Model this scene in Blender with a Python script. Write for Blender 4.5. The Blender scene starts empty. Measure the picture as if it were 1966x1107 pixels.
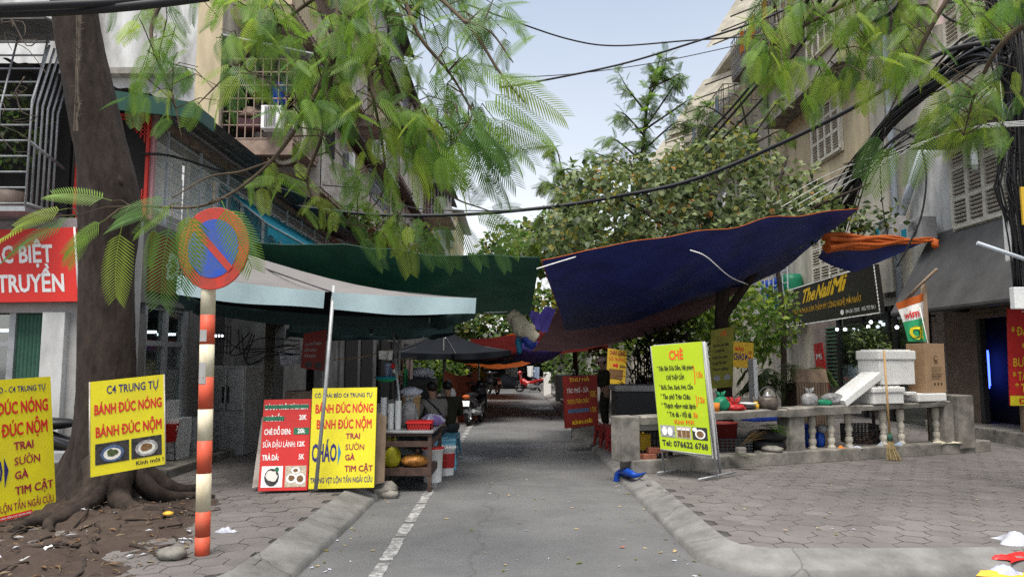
import bpy, bmesh, math, random
import numpy as np
from mathutils import Vector, Matrix, Euler
R = random.Random(7)
NR = np.random.RandomState(7)
scene = bpy.context.scene
COL = scene.collection
rad = math.radians
# ---------------------------------------------------------------- camera, sky, sun, exposure
EYE = 1.6; FPX = 1404.0; PITCH = math.atan(139.0/1404.0)
cam = bpy.data.cameras.new('camera'); camo = bpy.data.objects.new('camera', cam); COL.objects.link(camo)
camo.location = (0, 0, EYE); camo.rotation_euler = (math.pi/2 + PITCH, 0, 0)
cam.sensor_width = 36.0; cam.lens = FPX/1966.0*36.0; cam.clip_end = 2000; cam.clip_start = 0.05
scene.camera = camo
SUN_EL, SUN_AZ = 67.0, 200.0      # azimuth measured clockwise from +Y (the way the street runs)
world = bpy.data.worlds.new('World'); scene.world = world; world.use_nodes = True
wt = world.node_tree; bgn = wt.nodes['Background']
sky = wt.nodes.new('ShaderNodeTexSky'); sky.sky_type = 'NISHITA'; sky.sun_disc = False
sky.sun_elevation = rad(SUN_EL); sky.sun_rotation = rad(SUN_AZ); sky.dust_density = 4.0; sky.air_density = 1.0; sky.ozone_density = 1.0
tc = wt.nodes.new('ShaderNodeTexCoord')
nz = wt.nodes.new('ShaderNodeTexNoise'); nz.inputs['Scale'].default_value = 1.6; nz.inputs['Detail'].default_value = 5; nz.inputs['Roughness'].default_value = .55
mp = wt.nodes.new('ShaderNodeMapping'); mp.inputs['Scale'].default_value = (1, 1, 2.6)
wt.links.new(tc.outputs['Generated'], mp.inputs[0]); wt.links.new(mp.outputs[0], nz.inputs['Vector'])
cr = wt.nodes.new('ShaderNodeValToRGB'); cr.color_ramp.elements[0].position = .25; cr.color_ramp.elements[0].color = (.62,.62,.62,1)
cr.color_ramp.elements[1].position = .75; cr.color_ramp.elements[1].color = (.8,.8,.8,1)
wt.links.new(nz.outputs['Fac'], cr.inputs[0])
sep = wt.nodes.new('ShaderNodeSeparateXYZ'); wt.links.new(tc.outputs['Generated'], sep.inputs[0])
hz = wt.nodes.new('ShaderNodeValToRGB')       # overcast veil: white low down, grey blue higher up
hz.color_ramp.elements[0].position = .05; hz.color_ramp.elements[0].color = (7.6,7.5,7.5,1)
hz.color_ramp.elements[1].position = .50; hz.color_ramp.elements[1].color = (3.2,3.75,4.6,1)
e = hz.color_ramp.elements.new(.26); e.color = (5.2,5.5,5.9,1)
e = hz.color_ramp.elements.new(.78); e.color = (13.5,13.8,14.2,1)      # overcast: brightest overhead
wt.links.new(sep.outputs['Z'], hz.inputs[0])
mx = wt.nodes.new('ShaderNodeMix'); mx.data_type = 'RGBA'
wt.links.new(cr.outputs[0], mx.inputs[0]); wt.links.new(sky.outputs[0], mx.inputs[6]); wt.links.new(hz.outputs[0], mx.inputs[7])
wt.links.new(mx.outputs[2], bgn.inputs[0]); bgn.inputs[1].default_value = 0.10
sunl = bpy.data.lights.new('sun', 'SUN'); suno = bpy.data.objects.new('sun', sunl); COL.objects.link(suno)
sunl.energy = 2.4; sunl.angle = rad(28); sunl.color = (1, .95, .87)
_sd = Vector((math.sin(rad(SUN_AZ))*math.cos(rad(SUN_EL)), math.cos(rad(SUN_AZ))*math.cos(rad(SUN_EL)), math.sin(rad(SUN_EL))))
suno.rotation_euler = _sd.to_track_quat('Z', 'Y').to_euler(); suno.location = (-10, -10, 30)
scene.view_settings.view_transform = 'Standard'; scene.view_settings.look = 'None'
scene.view_settings.exposure = 0.95; scene.view_settings.gamma = 1.0
scene.cycles.max_bounces = 8; scene.cycles.transparent_max_bounces = 8; scene.cycles.use_denoising = False; scene.cycles.use_adaptive_sampling = False; scene.cycles.sample_clamp_indirect = 4.0

# ---------------------------------------------------------------- photo geometry helpers (real depths in metres)
def ray(px, py):
    xc = (px-983.0)/FPX; yc = (553.5-py)/FPX
    return Vector((xc, math.cos(PITCH)-yc*math.sin(PITCH), math.sin(PITCH)+yc*math.cos(PITCH)))
def W(px, py, Y):
    d = ray(px, py); return Vector((0,0,EYE)) + d*(Y/d.y)
def G(px, py, z=0.0):
    d = ray(px, py); return Vector((0,0,EYE)) + d*((z-EYE)/d.z)
def WX(px, py, X):
    d = ray(px, py); return Vector((0,0,EYE)) + d*(X/d.x)
PV = 0.13     # pavement height

# ---------------------------------------------------------------- materials
MATS = {}
def mat(name, col, rough=.75, var=.18, scale=6.0, bump=0.0, col2=None, metal=0.0, trans=0.0, stretch=(1,1,1), spec=.35, world_co=False, emit=None, detail=6.0, ramp=(.35,.65), bscale=None, coat=0.0):
    if name in MATS: return MATS[name]
    m = bpy.data.materials.new(name); m.use_nodes = True; MATS[name] = m
    t = m.node_tree; b = t.nodes['Principled BSDF']; out = t.nodes['Material Output']
    b.inputs['Roughness'].default_value = rough; b.inputs['Metallic'].default_value = metal
    b.inputs['Specular IOR Level'].default_value = spec
    if coat: b.inputs['Coat Weight'].default_value = coat
    if emit:
        b.inputs['Emission Color'].default_value = (*emit[0], 1); b.inputs['Emission Strength'].default_value = emit[1]
    c2 = col2 if col2 else tuple(max(0, c*(1-var*1.6)) for c in col)
    if var > 0 or col2:
        if world_co:
            g = t.nodes.new('ShaderNodeNewGeometry'); co = g.outputs['Position']
        else:
            g = t.nodes.new('ShaderNodeTexCoord'); co = g.outputs['Object']
        mpn = t.nodes.new('ShaderNodeMapping'); mpn.inputs['Scale'].default_value = stretch; t.links.new(co, mpn.inputs[0])
        n = t.nodes.new('ShaderNodeTexNoise'); n.inputs['Scale'].default_value = scale; n.inputs['Detail'].default_value = detail; n.inputs['Roughness'].default_value = .65
        t.links.new(mpn.outputs[0], n.inputs['Vector'])
        r = t.nodes.new('ShaderNodeValToRGB'); r.color_ramp.elements[0].position = ramp[0]; r.color_ramp.elements[1].position = ramp[1]
        r.color_ramp.elements[0].color = (*c2, 1); r.color_ramp.elements[1].color = (*col, 1)
        t.links.new(n.outputs['Fac'], r.inputs[0]); t.links.new(r.outputs[0], b.inputs['Base Color'])
        csock = r.outputs[0]
        if bump > 0:
            n2 = n
            if bscale:
                n2 = t.nodes.new('ShaderNodeTexNoise'); n2.inputs['Scale'].default_value = bscale; n2.inputs['Detail'].default_value = 5
                t.links.new(mpn.outputs[0], n2.inputs['Vector'])
            bp = t.nodes.new('ShaderNodeBump'); bp.inputs['Strength'].default_value = bump; bp.inputs['Distance'].default_value = .02
            t.links.new(n2.outputs['Fac'], bp.inputs['Height']); t.links.new(bp.outputs[0], b.inputs['Normal'])
    else:
        b.inputs['Base Color'].default_value = (*col, 1); csock = None
    if trans > 0:
        tr = t.nodes.new('ShaderNodeBsdfTranslucent'); ms = t.nodes.new('ShaderNodeMixShader'); ms.inputs[0].default_value = trans
        if csock: t.links.new(csock, tr.inputs[0])
        else: tr.inputs[0].default_value = (*col, 1)
        t.links.new(b.outputs[0], ms.inputs[1]); t.links.new(tr.outputs[0], ms.inputs[2]); t.links.new(ms.outputs[0], out.inputs[0])
    return m
def glass(name, tint=(.8,.85,.85), alpha=.25):
    if name in MATS: return MATS[name]
    m = bpy.data.materials.new(name); m.use_nodes = True; MATS[name] = m
    t = m.node_tree; t.nodes.remove(t.nodes['Principled BSDF']); out = t.nodes['Material Output']
    a = t.nodes.new('ShaderNodeBsdfTransparent'); a.inputs[0].default_value = (*tint, 1)
    g = t.nodes.new('ShaderNodeBsdfGlossy'); g.inputs['Roughness'].default_value = .06
    s = t.nodes.new('ShaderNodeMixShader'); s.inputs[0].default_value = alpha
    t.links.new(a.outputs[0], s.inputs[1]); t.links.new(g.outputs[0], s.inputs[2]); t.links.new(s.outputs[0], out.inputs[0])
    return m
def flat(name, col, rough=.6, **k): return mat(name, col, rough, var=.06, scale=14, **k)

# ---------------------------------------------------------------- mesh builder
class MB:
    def __init__(s): s.bm = bmesh.new()
    def _set(s, faces, mi):
        if mi:
            for f in faces: f.material_index = mi
    def box(s, c, d, rz=0.0, bev=0.0, mi=0, rot=None, taper=1.0):
        M = Matrix.Translation(Vector(c)) @ (rot if rot else Matrix.Rotation(rz, 4, 'Z'))
        x, y, z = d[0]/2, d[1]/2, d[2]/2
        vs = []
        for k in (-1, 1):
            q = taper if k > 0 else 1.0
            for i, j in ((-1,-1),(1,-1),(1,1),(-1,1)): vs.append(s.bm.verts.new(M @ Vector((i*x*q, j*y*q, k*z))))
        fs = [s.bm.faces.new([vs[i] for i in f]) for f in ((3,2,1,0),(4,5,6,7),(0,1,5,4),(1,2,6,5),(2,3,7,6),(3,0,4,7))]
        s._set(fs, mi)
        if bev > 0:
            es = list({e for f in fs for e in f.edges})
            r = bmesh.ops.bevel(s.bm, geom=es, offset=bev, segments=2, affect='EDGES', profile=.6)
            s._set(r['faces'], mi)
        return s
    def bx(s, x0, x1, y0, y1, z0, z1, bev=0.0, mi=0):
        return s.box(((x0+x1)/2, (y0+y1)/2, (z0+z1)/2), (abs(x1-x0), abs(y1-y0), abs(z1-z0)), bev=bev, mi=mi)
    def tube(s, pts, r, n=8, cap=True, mi=0):
        pts = [Vector(p) for p in pts]; m = len(pts)
        rs = r if isinstance(r, (list, tuple)) else [r]*m
        t0 = (pts[1]-pts[0]).normalized()
        u = t0.orthogonal().normalized(); rings = []; prev = t0
        for i, p in enumerate(pts):
            t = (pts[min(i+1, m-1)]-pts[max(i-1, 0)])
            t = t.normalized() if t.length > 1e-9 else prev
            u = (u - t*u.dot(t)); u = u.normalized() if u.length > 1e-6 else t.orthogonal().normalized()
            v = t.cross(u); prev = t
            rings.append([s.bm.verts.new(p + (u*math.cos(2*math.pi*k/n) + v*math.sin(2*math.pi*k/n))*rs[i]) for k in range(n)])
        for a, b in zip(rings, rings[1:]):
            for k in range(n):
                f = s.bm.faces.new((a[k], a[(k+1)%n], b[(k+1)%n], b[k])); f.material_index = mi; f.smooth = n > 4
        if cap:
            f = s.bm.faces.new(rings[0][::-1]); f.material_index = mi
            f = s.bm.faces.new(rings[-1]); f.material_index = mi
        return s
    def lathe(s, prof, c=(0,0,0), n=16, mi=0, rot=None, cap=True, sx=1.0, sy=1.0):
        M = Matrix.Translation(Vector(c)) @ (rot if rot else Matrix())
        rings = [[s.bm.verts.new(M @ Vector((r*sx*math.cos(2*math.pi*k/n+math.pi/n), r*sy*math.sin(2*math.pi*k/n+math.pi/n), z))) for k in range(n)] for r, z in prof]
        for a, b in zip(rings, rings[1:]):
            for k in range(n):
                f = s.bm.faces.new((a[k], a[(k+1)%n], b[(k+1)%n], b[k])); f.material_index = mi; f.smooth = n > 6
        if cap:
            f = s.bm.faces.new(rings[0][::-1]); f.material_index = mi
            f = s.bm.faces.new(rings[-1]); f.material_index = mi
        return s
    def ell(s, c, r, nu=14, nv=9, mi=0, rot=None, wob=0.0, rng=None):
        M = Matrix.Translation(Vector(c)) @ (rot if rot else Matrix())
        rows = []
        for j in range(nv+1):
            th = math.pi*j/nv; row = []
            for i in range(nu):
                ph = 2*math.pi*i/nu; k = 1+ (rng.uniform(-wob, wob) if wob else 0)
                row.append(s.bm.verts.new(M @ Vector((r[0]*k*math.sin(th)*math.cos(ph), r[1]*k*math.sin(th)*math.sin(ph), r[2]*k*math.cos(th)))))
            rows.append(row)
        for a, b in zip(rows, rows[1:]):
            for i in range(nu):
                f = s.bm.faces.new((a[i], b[i], b[(i+1)%nu], a[(i+1)%nu])); f.material_index = mi; f.smooth = True
        return s
    def poly(s, pts, mi=0):
        f = s.bm.faces.new([s.bm.verts.new(Vector(p)) for p in pts]); f.material_index = mi; return s
    def slab(s, pts, dv, mi=0):     # polygon extruded by vector dv
        a = [s.bm.verts.new(Vector(p)) for p in pts]; b = [s.bm.verts.new(Vector(p)+Vector(dv)) for p in pts]
        n = len(a); fs = [s.bm.faces.new(a[::-1]), s.bm.faces.new(b)]
        for i in range(n): fs.append(s.bm.faces.new((a[i], a[(i+1)%n], b[(i+1)%n], b[i])))
        s._set(fs, mi); return s
    def grid(s, nu, nv, f, mi=0, smooth=True):
        vs = [[s.bm.verts.new(Vector(f(i/nu, j/nv))) for i in range(nu+1)] for j in range(nv+1)]
        for j in range(nv):
            for i in range(nu):
                q = s.bm.faces.new((vs[j][i], vs[j][i+1], vs[j+1][i+1], vs[j+1][i])); q.material_index = mi; q.smooth = smooth
        return s
    def raw(s, V, F, mi=0):
        vs = [s.bm.verts.new(Vector(v)) for v in V]
        for f in F:
            try:
                q = s.bm.faces.new([vs[i] for i in f]); q.material_index = mi
            except ValueError: pass
        return s
    def mesh(s, name, off, mats):
        if off is not None:
            for v in s.bm.verts: v.co -= off
        bmesh.ops.recalc_face_normals(s.bm, faces=s.bm.faces[:])
        me = bpy.data.meshes.new(name); s.bm.to_mesh(me); s.bm.free()
        for m in (mats if isinstance(mats, (list, tuple)) else [mats]): me.materials.append(m)
        return me
def tag(o, label=None, cat=None, group=None, kind=None):
    if label: o['label'] = label
    if cat: o['category'] = cat
    if group: o['group'] = group
    if kind: o['kind'] = kind
    return o
def base_of(bm):
    xs = [v.co for v in bm.verts]
    return Vector(((min(v.x for v in xs)+max(v.x for v in xs))/2, (min(v.y for v in xs)+max(v.y for v in xs))/2, min(v.z for v in xs)))
def solo(name, mb, m, label, cat, group=None, local=False):       # a thing that is one mesh
    b = Vector((0,0,0)) if local else base_of(mb.bm)
    o = bpy.data.objects.new(name, mb.mesh(name, b, m)); o.location = b; COL.objects.link(o)
    return tag(o, label, cat, group)
def struct(name, mb, m):
    o = bpy.data.objects.new(name, mb.mesh(name, None, m)); COL.objects.link(o); o['kind'] = 'structure'; return o
class T:                                                            # a thing with parts
    def __init__(s, name, label, cat, loc=(0,0,0), group=None):
        s.o = bpy.data.objects.new(name, None); s.o.empty_display_size = .2; s.o.location = loc; s.loc = Vector(loc); COL.objects.link(s.o)
        tag(s.o, label, cat, group)
    def part(s, name, mb, m, parent=None, label=None, mesh=None):
        o = bpy.data.objects.new(name, mesh if mesh else mb.mesh(name, s.loc, m)); COL.objects.link(o); o.parent = parent if parent else s.o
        if label: o['label'] = label
        return o
def place(o, loc, rz=0.0):
    o.location = loc; o.rotation_euler = (0, 0, rz); return o
def dup(root, loc, rz=0.0, label=None, scale=None, group=None):
    def cp(o, par):
        c = o.copy(); COL.objects.link(c)
        if par is not None: c.parent = par
        for ch in list(o.children): cp(ch, c)
        return c
    r = cp(root, None); place(r, loc, rz)
    if label: r['label'] = label
    if group: r['group'] = group
    if scale: r.scale = (scale,)*3
    return r
def remat(root, old, new):        # own mesh data with one material swapped
    for ch in [root]+list(root.children_recursive):
        if ch.type == 'MESH':
            if any(m == old for m in ch.data.materials):
                ch.data = ch.data.copy()
                for i, m in enumerate(ch.data.materials):
                    if m == old: ch.data.materials[i] = new
def npmesh(name, V, F, mi, mats, smooth=False):
    me = bpy.data.meshes.new(name); V = np.asarray(V, dtype=np.float32); F = np.asarray(F, dtype=np.int32)
    n, m, k = len(V), len(F), F.shape[1]
    me.vertices.add(n); me.vertices.foreach_set('co', V.ravel())
    me.loops.add(m*k); me.loops.foreach_set('vertex_index', F.ravel())
    me.polygons.add(m); me.polygons.foreach_set('loop_start', np.arange(0, m*k, k, dtype=np.int32))
    me.polygons.foreach_set('loop_total', np.full(m, k, dtype=np.int32))
    me.polygons.foreach_set('material_index', np.asarray(mi, dtype=np.int32))
    for q in mats: me.materials.append(q)
    me.update(calc_edges=True); me.validate()
    return me

# ---------------------------------------------------------------- lettering
_TC = {}
def _rawtext(body, bold):
    k = (body, bold)
    if k in _TC: return _TC[k]
    c = bpy.data.curves.new('lettering', 'FONT'); c.body = body; c.size = 1.0; c.resolution_u = 2; c.offset = bold
    o = bpy.data.objects.new('lettering', c)
    me = bpy.data.meshes.new_from_object(o)
    V = np.array([v.co[:2] for v in me.vertices]) if len(me.vertices) else np.zeros((0,2)); F = [tuple(p.vertices) for p in me.polygons]
    bpy.data.objects.remove(o); bpy.data.curves.remove(c); bpy.data.meshes.remove(me)
    _TC[k] = (V, F); return _TC[k]
def textmesh(body, bold=.02):
    if any(c in 'ƯỨỪỬỮỰƠỚỜỞỠỢ' for c in body): bold = min(bold, .012)
    plain = body.replace('Đ', 'D').replace('đ', 'd')
    if 'M' in body: bold = 0.0
    V, F = _rawtext(plain, bold); V = V.copy(); F = list(F)
    for i, ch in enumerate(body):
        if ch in 'Đđ':
            pre = _rawtext(plain[:i+1], bold)[0]; one = _rawtext(plain[i], bold)[0]
            x1 = pre[:,0].max(); x0 = x1-(one[:,0].max()-one[:,0].min()); n = len(V)
            if ch == 'Đ': q = [(x0-.07,.31),(x0+.24,.31),(x0+.24,.40),(x0-.07,.40)]
            else: q = [(x1-.24,.56),(x1+.05,.56),(x1+.05,.63),(x1-.24,.63)]
            V = np.vstack([V, q]); F.append((n, n+1, n+2, n+3))
    cap = _rawtext('H', bold)[0][:,1].max()
    return V, F, cap
class Board:
    """a flat board in the scene; u runs left to right, v top to bottom"""
    def __init__(s, TL, TR, BR, BL, th=.02, toward=None):
        s.c = [Vector(p) for p in (TL, TR, BR, BL)]
        n = (s.c[1]-s.c[0]).cross(s.c[3]-s.c[0]).normalized()
        ref = Vector(toward) if toward is not None else Vector((0,0,EYE))
        if n.dot(ref-s.c[0]) < 0: n = -n
        s.n = n; s.th = th; s.lay = {}
    def P(s, u, v, off=0.0):
        a = s.c[0].lerp(s.c[1], u); b = s.c[3].lerp(s.c[2], u); return a.lerp(b, v) + s.n*off
    def panel(s):
        return MB().slab(s.c, -s.n*s.th)
    def _mb(s, name, m, lvl=0): return s.lay.setdefault((name, m.name), (MB(), m))[0]
    def text(s, body, u0, u1, v, cap, m, bold=.025, shear=0.0, name='lettering', off=.004, tilt=0.0):
        V, F, ch = textmesh(body, bold)
        if len(V) == 0: return s
        x0, x1 = V[:,0].min(), V[:,0].max()
        mb = MB()      # the glyph M cannot be thickened by the curve offset: it is thickened by stacked shifted copies instead
        for k, (dx, dy) in enumerate(((-bold*.9,-bold*.5),(bold*.9,-bold*.5),(bold*.9,bold*.5),(-bold*.9,bold*.5),(0,0)) if 'M' in body else ((0,0),)):
            mb.raw([s.P(u0+(u1-u0)*(x+dx-x0)/(x1-x0)+shear*y/ch*cap, v-cap*(y+dy)/ch+tilt*(x-x0)/(x1-x0), off+.0004*k) for x, y in V], F)
        s.lay[(name, len(s.lay))] = (mb, m); return s
    def rect(s, u0, v0, u1, v1, m, name='printed_panel', off=.003):
        s._mb(name, m).raw([s.P(u0,v0,off), s.P(u1,v0,off), s.P(u1,v1,off), s.P(u0,v1,off)], [(0,1,2,3)]); return s
    def shape(s, pts, m, name='printed_panel', off=.003):
        s._mb(name, m).raw([s.P(u,v,off) for u, v in pts], [tuple(range(len(pts)))]); return s
    def disc(s, u, v, ru, rv, m, name='printed_panel', off=.005, n=14, a0=0, a1=2*math.pi, jag=0, rng=None):
        pts = [(u+ru*math.cos(a0+(a1-a0)*i/n)*(1+(R.uniform(-jag,jag) if jag else 0)), v+rv*math.sin(a0+(a1-a0)*i/n)*(1+(R.uniform(-jag,jag) if jag else 0))) for i in range(n)]
        return s.shape(pts, m, name, off)
    def put(s, t, parent=None):
        for (name, _), (mb, m) in s.lay.items(): t.part(name, mb, m, parent)

# ---------------------------------------------------------------- foliage
def leaf_feather(pairs=17, L=.42, wid=.135, droop=.35, seg=2, sw=.0135):
    """a twice-pinnate leaf along +X, normal +Z"""
    V = []; F = []
    def pt(t): return np.array([L*(t-.12*droop*t*t), 0, -L*droop*t*t*.7])
    for i in range(6):                      # rachis
        a, b = pt(i/6), pt((i+1)/6); w = .0022
        k = len(V); V += [a+[0,-w,0], a+[0,w,0], b+[0,w,0], b+[0,-w,0]]; F.append((k,k+1,k+2,k+3))
    for i in range(pairs):
        t = .16+.84*i/(pairs-1); p = pt(t); ln = wid*(math.sin(math.pi*(.22+.66*(t-.1)))**.8)
        for sgn in (-1, 1):
            ang = rad(66-22*t); d = np.array([math.cos(ang), sgn*math.sin(ang), -.10]); sd = np.array([-d[1], d[0], 0])
            dr = .18; k0 = None
            prof = [.55,1.0,.35]
            for j in range(seg+1):
                q = j/seg; c = p + d*ln*q + np.array([0,0,-dr*ln*q*q]); w = sw*.5*prof[min(j,2)]*(1.05-.3*t)
                V += [c-sd*w, c+sd*w]
                if j: k = len(V); F.append((k-4,k-3,k-1,k-2))
    return np.array(V), np.array(F)
def leaf_broad(L=.14, wid=.11):
    V = np.array([[0,0,0],[.35*L,wid*.5,.012],[.72*L,wid*.33,0],[L,0,-.025],[.72*L,-wid*.33,0],[.35*L,-wid*.5,.012],[.5*L,0,-.012]])
    F = np.array([[0,6,2,1],[0,5,4,6],[6,3,2,2],[6,4,3,3]])
    F = np.array([[0,6,2,1],[0,5,4,6],[6,4,3,2]])
    return V, F
def inst(base, items, nm=1):
    """items: (pos, dir, up, scale, mat)"""
    bV, bF = base; Vs = []; Fs = []; Ms = []
    for i, (p, d, up, sc, m) in enumerate(items):
        d = np.asarray(d, float); d = d/np.linalg.norm(d); up = np.asarray(up, float)
        y = np.cross(up, d); ny = np.linalg.norm(y)
        if ny < 1e-3: y = np.cross(np.array([1.,0.2,0]), d); ny = np.linalg.norm(y)
        y = y/ny; z = np.cross(d, y)
        Vs.append(np.asarray(p)+sc*(bV[:,0:1]*d+bV[:,1:2]*y+bV[:,2:3]*z)); Fs.append(bF+i*len(bV)); Ms.append(np.full(len(bF), m))
    return np.vstack(Vs), np.vstack(Fs), np.concatenate(Ms)
def rnd3(): return NR.normal(size=3)
def pl_point(pl, t):
    n = len(pl)-1; x = t*n; i = min(int(x), n-1); return pl[i].lerp(pl[i+1], x-i), (pl[i+1]-pl[i]).normalized()
def smoothpl(pts, n=6):
    pts = [Vector(p) for p in pts]; out = []
    P = [pts[0]*2-pts[1]]+pts+[pts[-1]*2-pts[-2]]
    for i in range(1, len(P)-2):
        p0, p1, p2, p3 = P[i-1:i+3]
        for k in range(n):
            t = k/n; out.append(.5*((2*p1)+(p2-p0)*t+(2*p0-5*p1+4*p2-p3)*t*t+(3*p1-p0-3*p2+p3)*t**3))
    out.append(pts[-1]); return out
def inpoly(x, y, poly):
    c = False; j = len(poly)-1
    for i in range(len(poly)):
        xi, yi = poly[i]; xj, yj = poly[j]
        if (yi > y) != (yj > y) and x < (xj-xi)*(y-yi)/(yj-yi)+xi: c = not c
        j = i
    return c
def polysample(poly, n):
    xs = [p[0] for p in poly]; ys = [p[1] for p in poly]; out = []
    while len(out) < n:
        x, y = R.uniform(min(xs), max(xs)), R.uniform(min(ys), max(ys))
        if inpoly(x, y, poly): out.append((x, y))
    return out
# ================================================================ materials
M = {}
M['asphalt'] = mat('asphalt', (.150,.149,.148), .82, scale=1.1, col2=(.095,.095,.096), bump=.5, world_co=True, ramp=(.3,.7), detail=9, bscale=70)
def damp_roads():
    t = M['asphalt'].node_tree; b = t.nodes['Principled BSDF']
    g = t.nodes.new('ShaderNodeNewGeometry'); n = t.nodes.new('ShaderNodeTexNoise'); n.inputs['Scale'].default_value = .55; n.inputs['Detail'].default_value = 4
    r = t.nodes.new('ShaderNodeValToRGB'); r.color_ramp.elements[0].position = .57; r.color_ramp.elements[0].color = (.8,.8,.8,1)
    r.color_ramp.elements[1].position = .68; r.color_ramp.elements[1].color = (.3,.3,.3,1)
    t.links.new(g.outputs['Position'], n.inputs['Vector']); t.links.new(n.outputs['Fac'], r.inputs[0]); t.links.new(r.outputs[0], b.inputs['Roughness'])
    # cracks and fine aggregate in the asphalt itself
    base = b.inputs['Base Color'].links[0].from_socket
    v = t.nodes.new('ShaderNodeTexVoronoi'); v.feature = 'DISTANCE_TO_EDGE'; v.inputs['Scale'].default_value = .3
    nz2 = t.nodes.new('ShaderNodeTexNoise'); nz2.inputs['Scale'].default_value = 2.2; nz2.inputs['Detail'].default_value = 6
    ad = t.nodes.new('ShaderNodeVectorMath'); ad.operation = 'MULTIPLY_ADD'; ad.inputs[1].default_value = (.5,.5,.5)
    t.links.new(g.outputs['Position'], nz2.inputs['Vector']); t.links.new(nz2.outputs['Color'], ad.inputs[0]); t.links.new(g.outputs['Position'], ad.inputs[2]); t.links.new(ad.outputs[0], v.inputs['Vector'])
    rc = t.nodes.new('ShaderNodeValToRGB'); rc.color_ramp.elements[0].position = .0; rc.color_ramp.elements[0].color = (.80,.80,.80,1); rc.color_ramp.elements[1].position = .008; rc.color_ramp.elements[1].color = (1,1,1,1)
    t.links.new(v.outputs['Distance'], rc.inputs[0])
    sp = t.nodes.new('ShaderNodeTexNoise'); sp.inputs['Scale'].default_value = 160; sp.inputs['Detail'].default_value = 2; t.links.new(g.outputs['Position'], sp.inputs['Vector'])
    rs = t.nodes.new('ShaderNodeValToRGB'); rs.color_ramp.elements[0].position = .3; rs.color_ramp.elements[0].color = (.72,.72,.72,1); rs.color_ramp.elements[1].position = .7; rs.color_ramp.elements[1].color = (1.2,1.2,1.2,1)
    t.links.new(sp.outputs['Fac'], rs.inputs[0])
    m1 = t.nodes.new('ShaderNodeMix'); m1.data_type = 'RGBA'; m1.blend_type = 'MULTIPLY'; m1.inputs[0].default_value = 1
    m2 = t.nodes.new('ShaderNodeMix'); m2.data_type = 'RGBA'; m2.blend_type = 'MULTIPLY'; m2.inputs[0].default_value = 1
    t.links.new(base, m1.inputs[6]); t.links.new(rc.outputs[0], m1.inputs[7]); t.links.new(m1.outputs[2], m2.inputs[6]); t.links.new(rs.outputs[0], m2.inputs[7]); t.links.new(m2.outputs[2], b.inputs['Base Color'])
damp_roads()
M['kerbstone'] = mat('kerbstone', (.215,.208,.198), .85, scale=2.6, col2=(.088,.085,.08), bump=.5, world_co=True, ramp=(.3,.7), detail=9)
M['paver'] = mat('paver', (.158,.143,.137), .85, scale=1.7, col2=(.095,.087,.083), bump=.35, world_co=True, ramp=(.3,.72), detail=9, bscale=45)
M['paverdust'] = mat('paverdust', (.168,.153,.146), .88, scale=1.9, col2=(.112,.102,.098), bump=.35, world_co=True, ramp=(.35,.7), detail=9, bscale=45)
M['joint'] = mat('joint', (.085,.078,.074), .95, scale=3, var=.3, world_co=True)
M['oldpaint'] = mat('oldpaint', (.36,.355,.34), .8, scale=11, col2=(.15,.15,.148), world_co=True, ramp=(.44,.60), detail=8)
M['soil'] = mat('soil', (.058,.041,.032), .95, scale=5, col2=(.035,.022,.016), bump=.9, world_co=True, ramp=(.3,.7), detail=10)
M['concrete'] = mat('concrete', (.30,.28,.245), .88, scale=3.2, col2=(.065,.062,.055), bump=.5, ramp=(.3,.68), detail=9)
M['bark'] = mat('bark', (.050,.035,.027), .95, scale=11, col2=(.010,.007,.006), bump=1.0, stretch=(1,1,.35), ramp=(.3,.7), detail=10)
M['twig'] = mat('twig', (.09,.065,.04), .9, var=.3, scale=10)
M['deadtwig'] = mat('deadtwig', (.12,.095,.075), .9, var=.3, scale=10)
M['leafA'] = mat('leafA', (.20,.35,.04), .5, var=.2, scale=2, trans=.55)
M['leafB'] = mat('leafB', (.10,.215,.04), .5, var=.2, scale=2, trans=.5)
M['leafC'] = mat('leafC', (.31,.42,.05), .5, var=.2, scale=2, trans=.6)
M['bushA'] = mat('bushA', (.15,.205,.055), .5, var=.3, scale=3, trans=.35)
M['bushB'] = mat('bushB', (.22,.265,.11), .5, var=.3, scale=3, trans=.3)
M['bushC'] = mat('bushC', (.30,.27,.04), .5, var=.3, scale=3, trans=.45)
M['bushD'] = mat('bushD', (.45,.19,.03), .5, var=.3, scale=3, trans=.4)
M['bushE'] = mat('bushE', (.06,.095,.035), .5, var=.3, scale=3, trans=.3)
M['bushF'] = mat('bushF', (.12,.23,.04), .5, var=.3, scale=3, trans=.5)
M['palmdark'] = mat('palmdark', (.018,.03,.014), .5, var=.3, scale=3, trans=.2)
M['white'] = flat('white', (.78,.78,.76)); M['foam'] = mat('foam', (.74,.74,.715), .75, scale=5, col2=(.62,.61,.57), ramp=(.28,.5), bump=.2, bscale=40)
M['black'] = flat('black', (.012,.012,.014), .45); M['darkplastic'] = flat('darkplastic', (.03,.03,.033), .5)
M['cable'] = flat('cable', (.014,.014,.016), .55)
M['yellowsign'] = mat('yellowsign', (.70,.62,.012), .55, scale=2.2, col2=(.60,.52,.02), ramp=(.35,.65), bump=.25, bscale=3)
M['limesign'] = mat('limesign', (.42,.56,.012), .5, scale=2.2, col2=(.36,.49,.012))
M['redsign'] = mat('redsign', (.56,.02,.018), .5, scale=2, col2=(.46,.018,.016), bump=.2, bscale=3)
M['brightred'] = mat('brightred', (.70,.035,.025), .5, scale=2, col2=(.6,.03,.022))
M['maroonsign'] = mat('maroonsign', (.20,.022,.018), .6, scale=2, var=.2)
M['inkred'] = flat('inkred', (.58,.02,.02)); M['inkblue'] = flat('inkblue', (.018,.018,.14)); M['inkwhite'] = flat('inkwhite', (.8,.8,.78))
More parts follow.
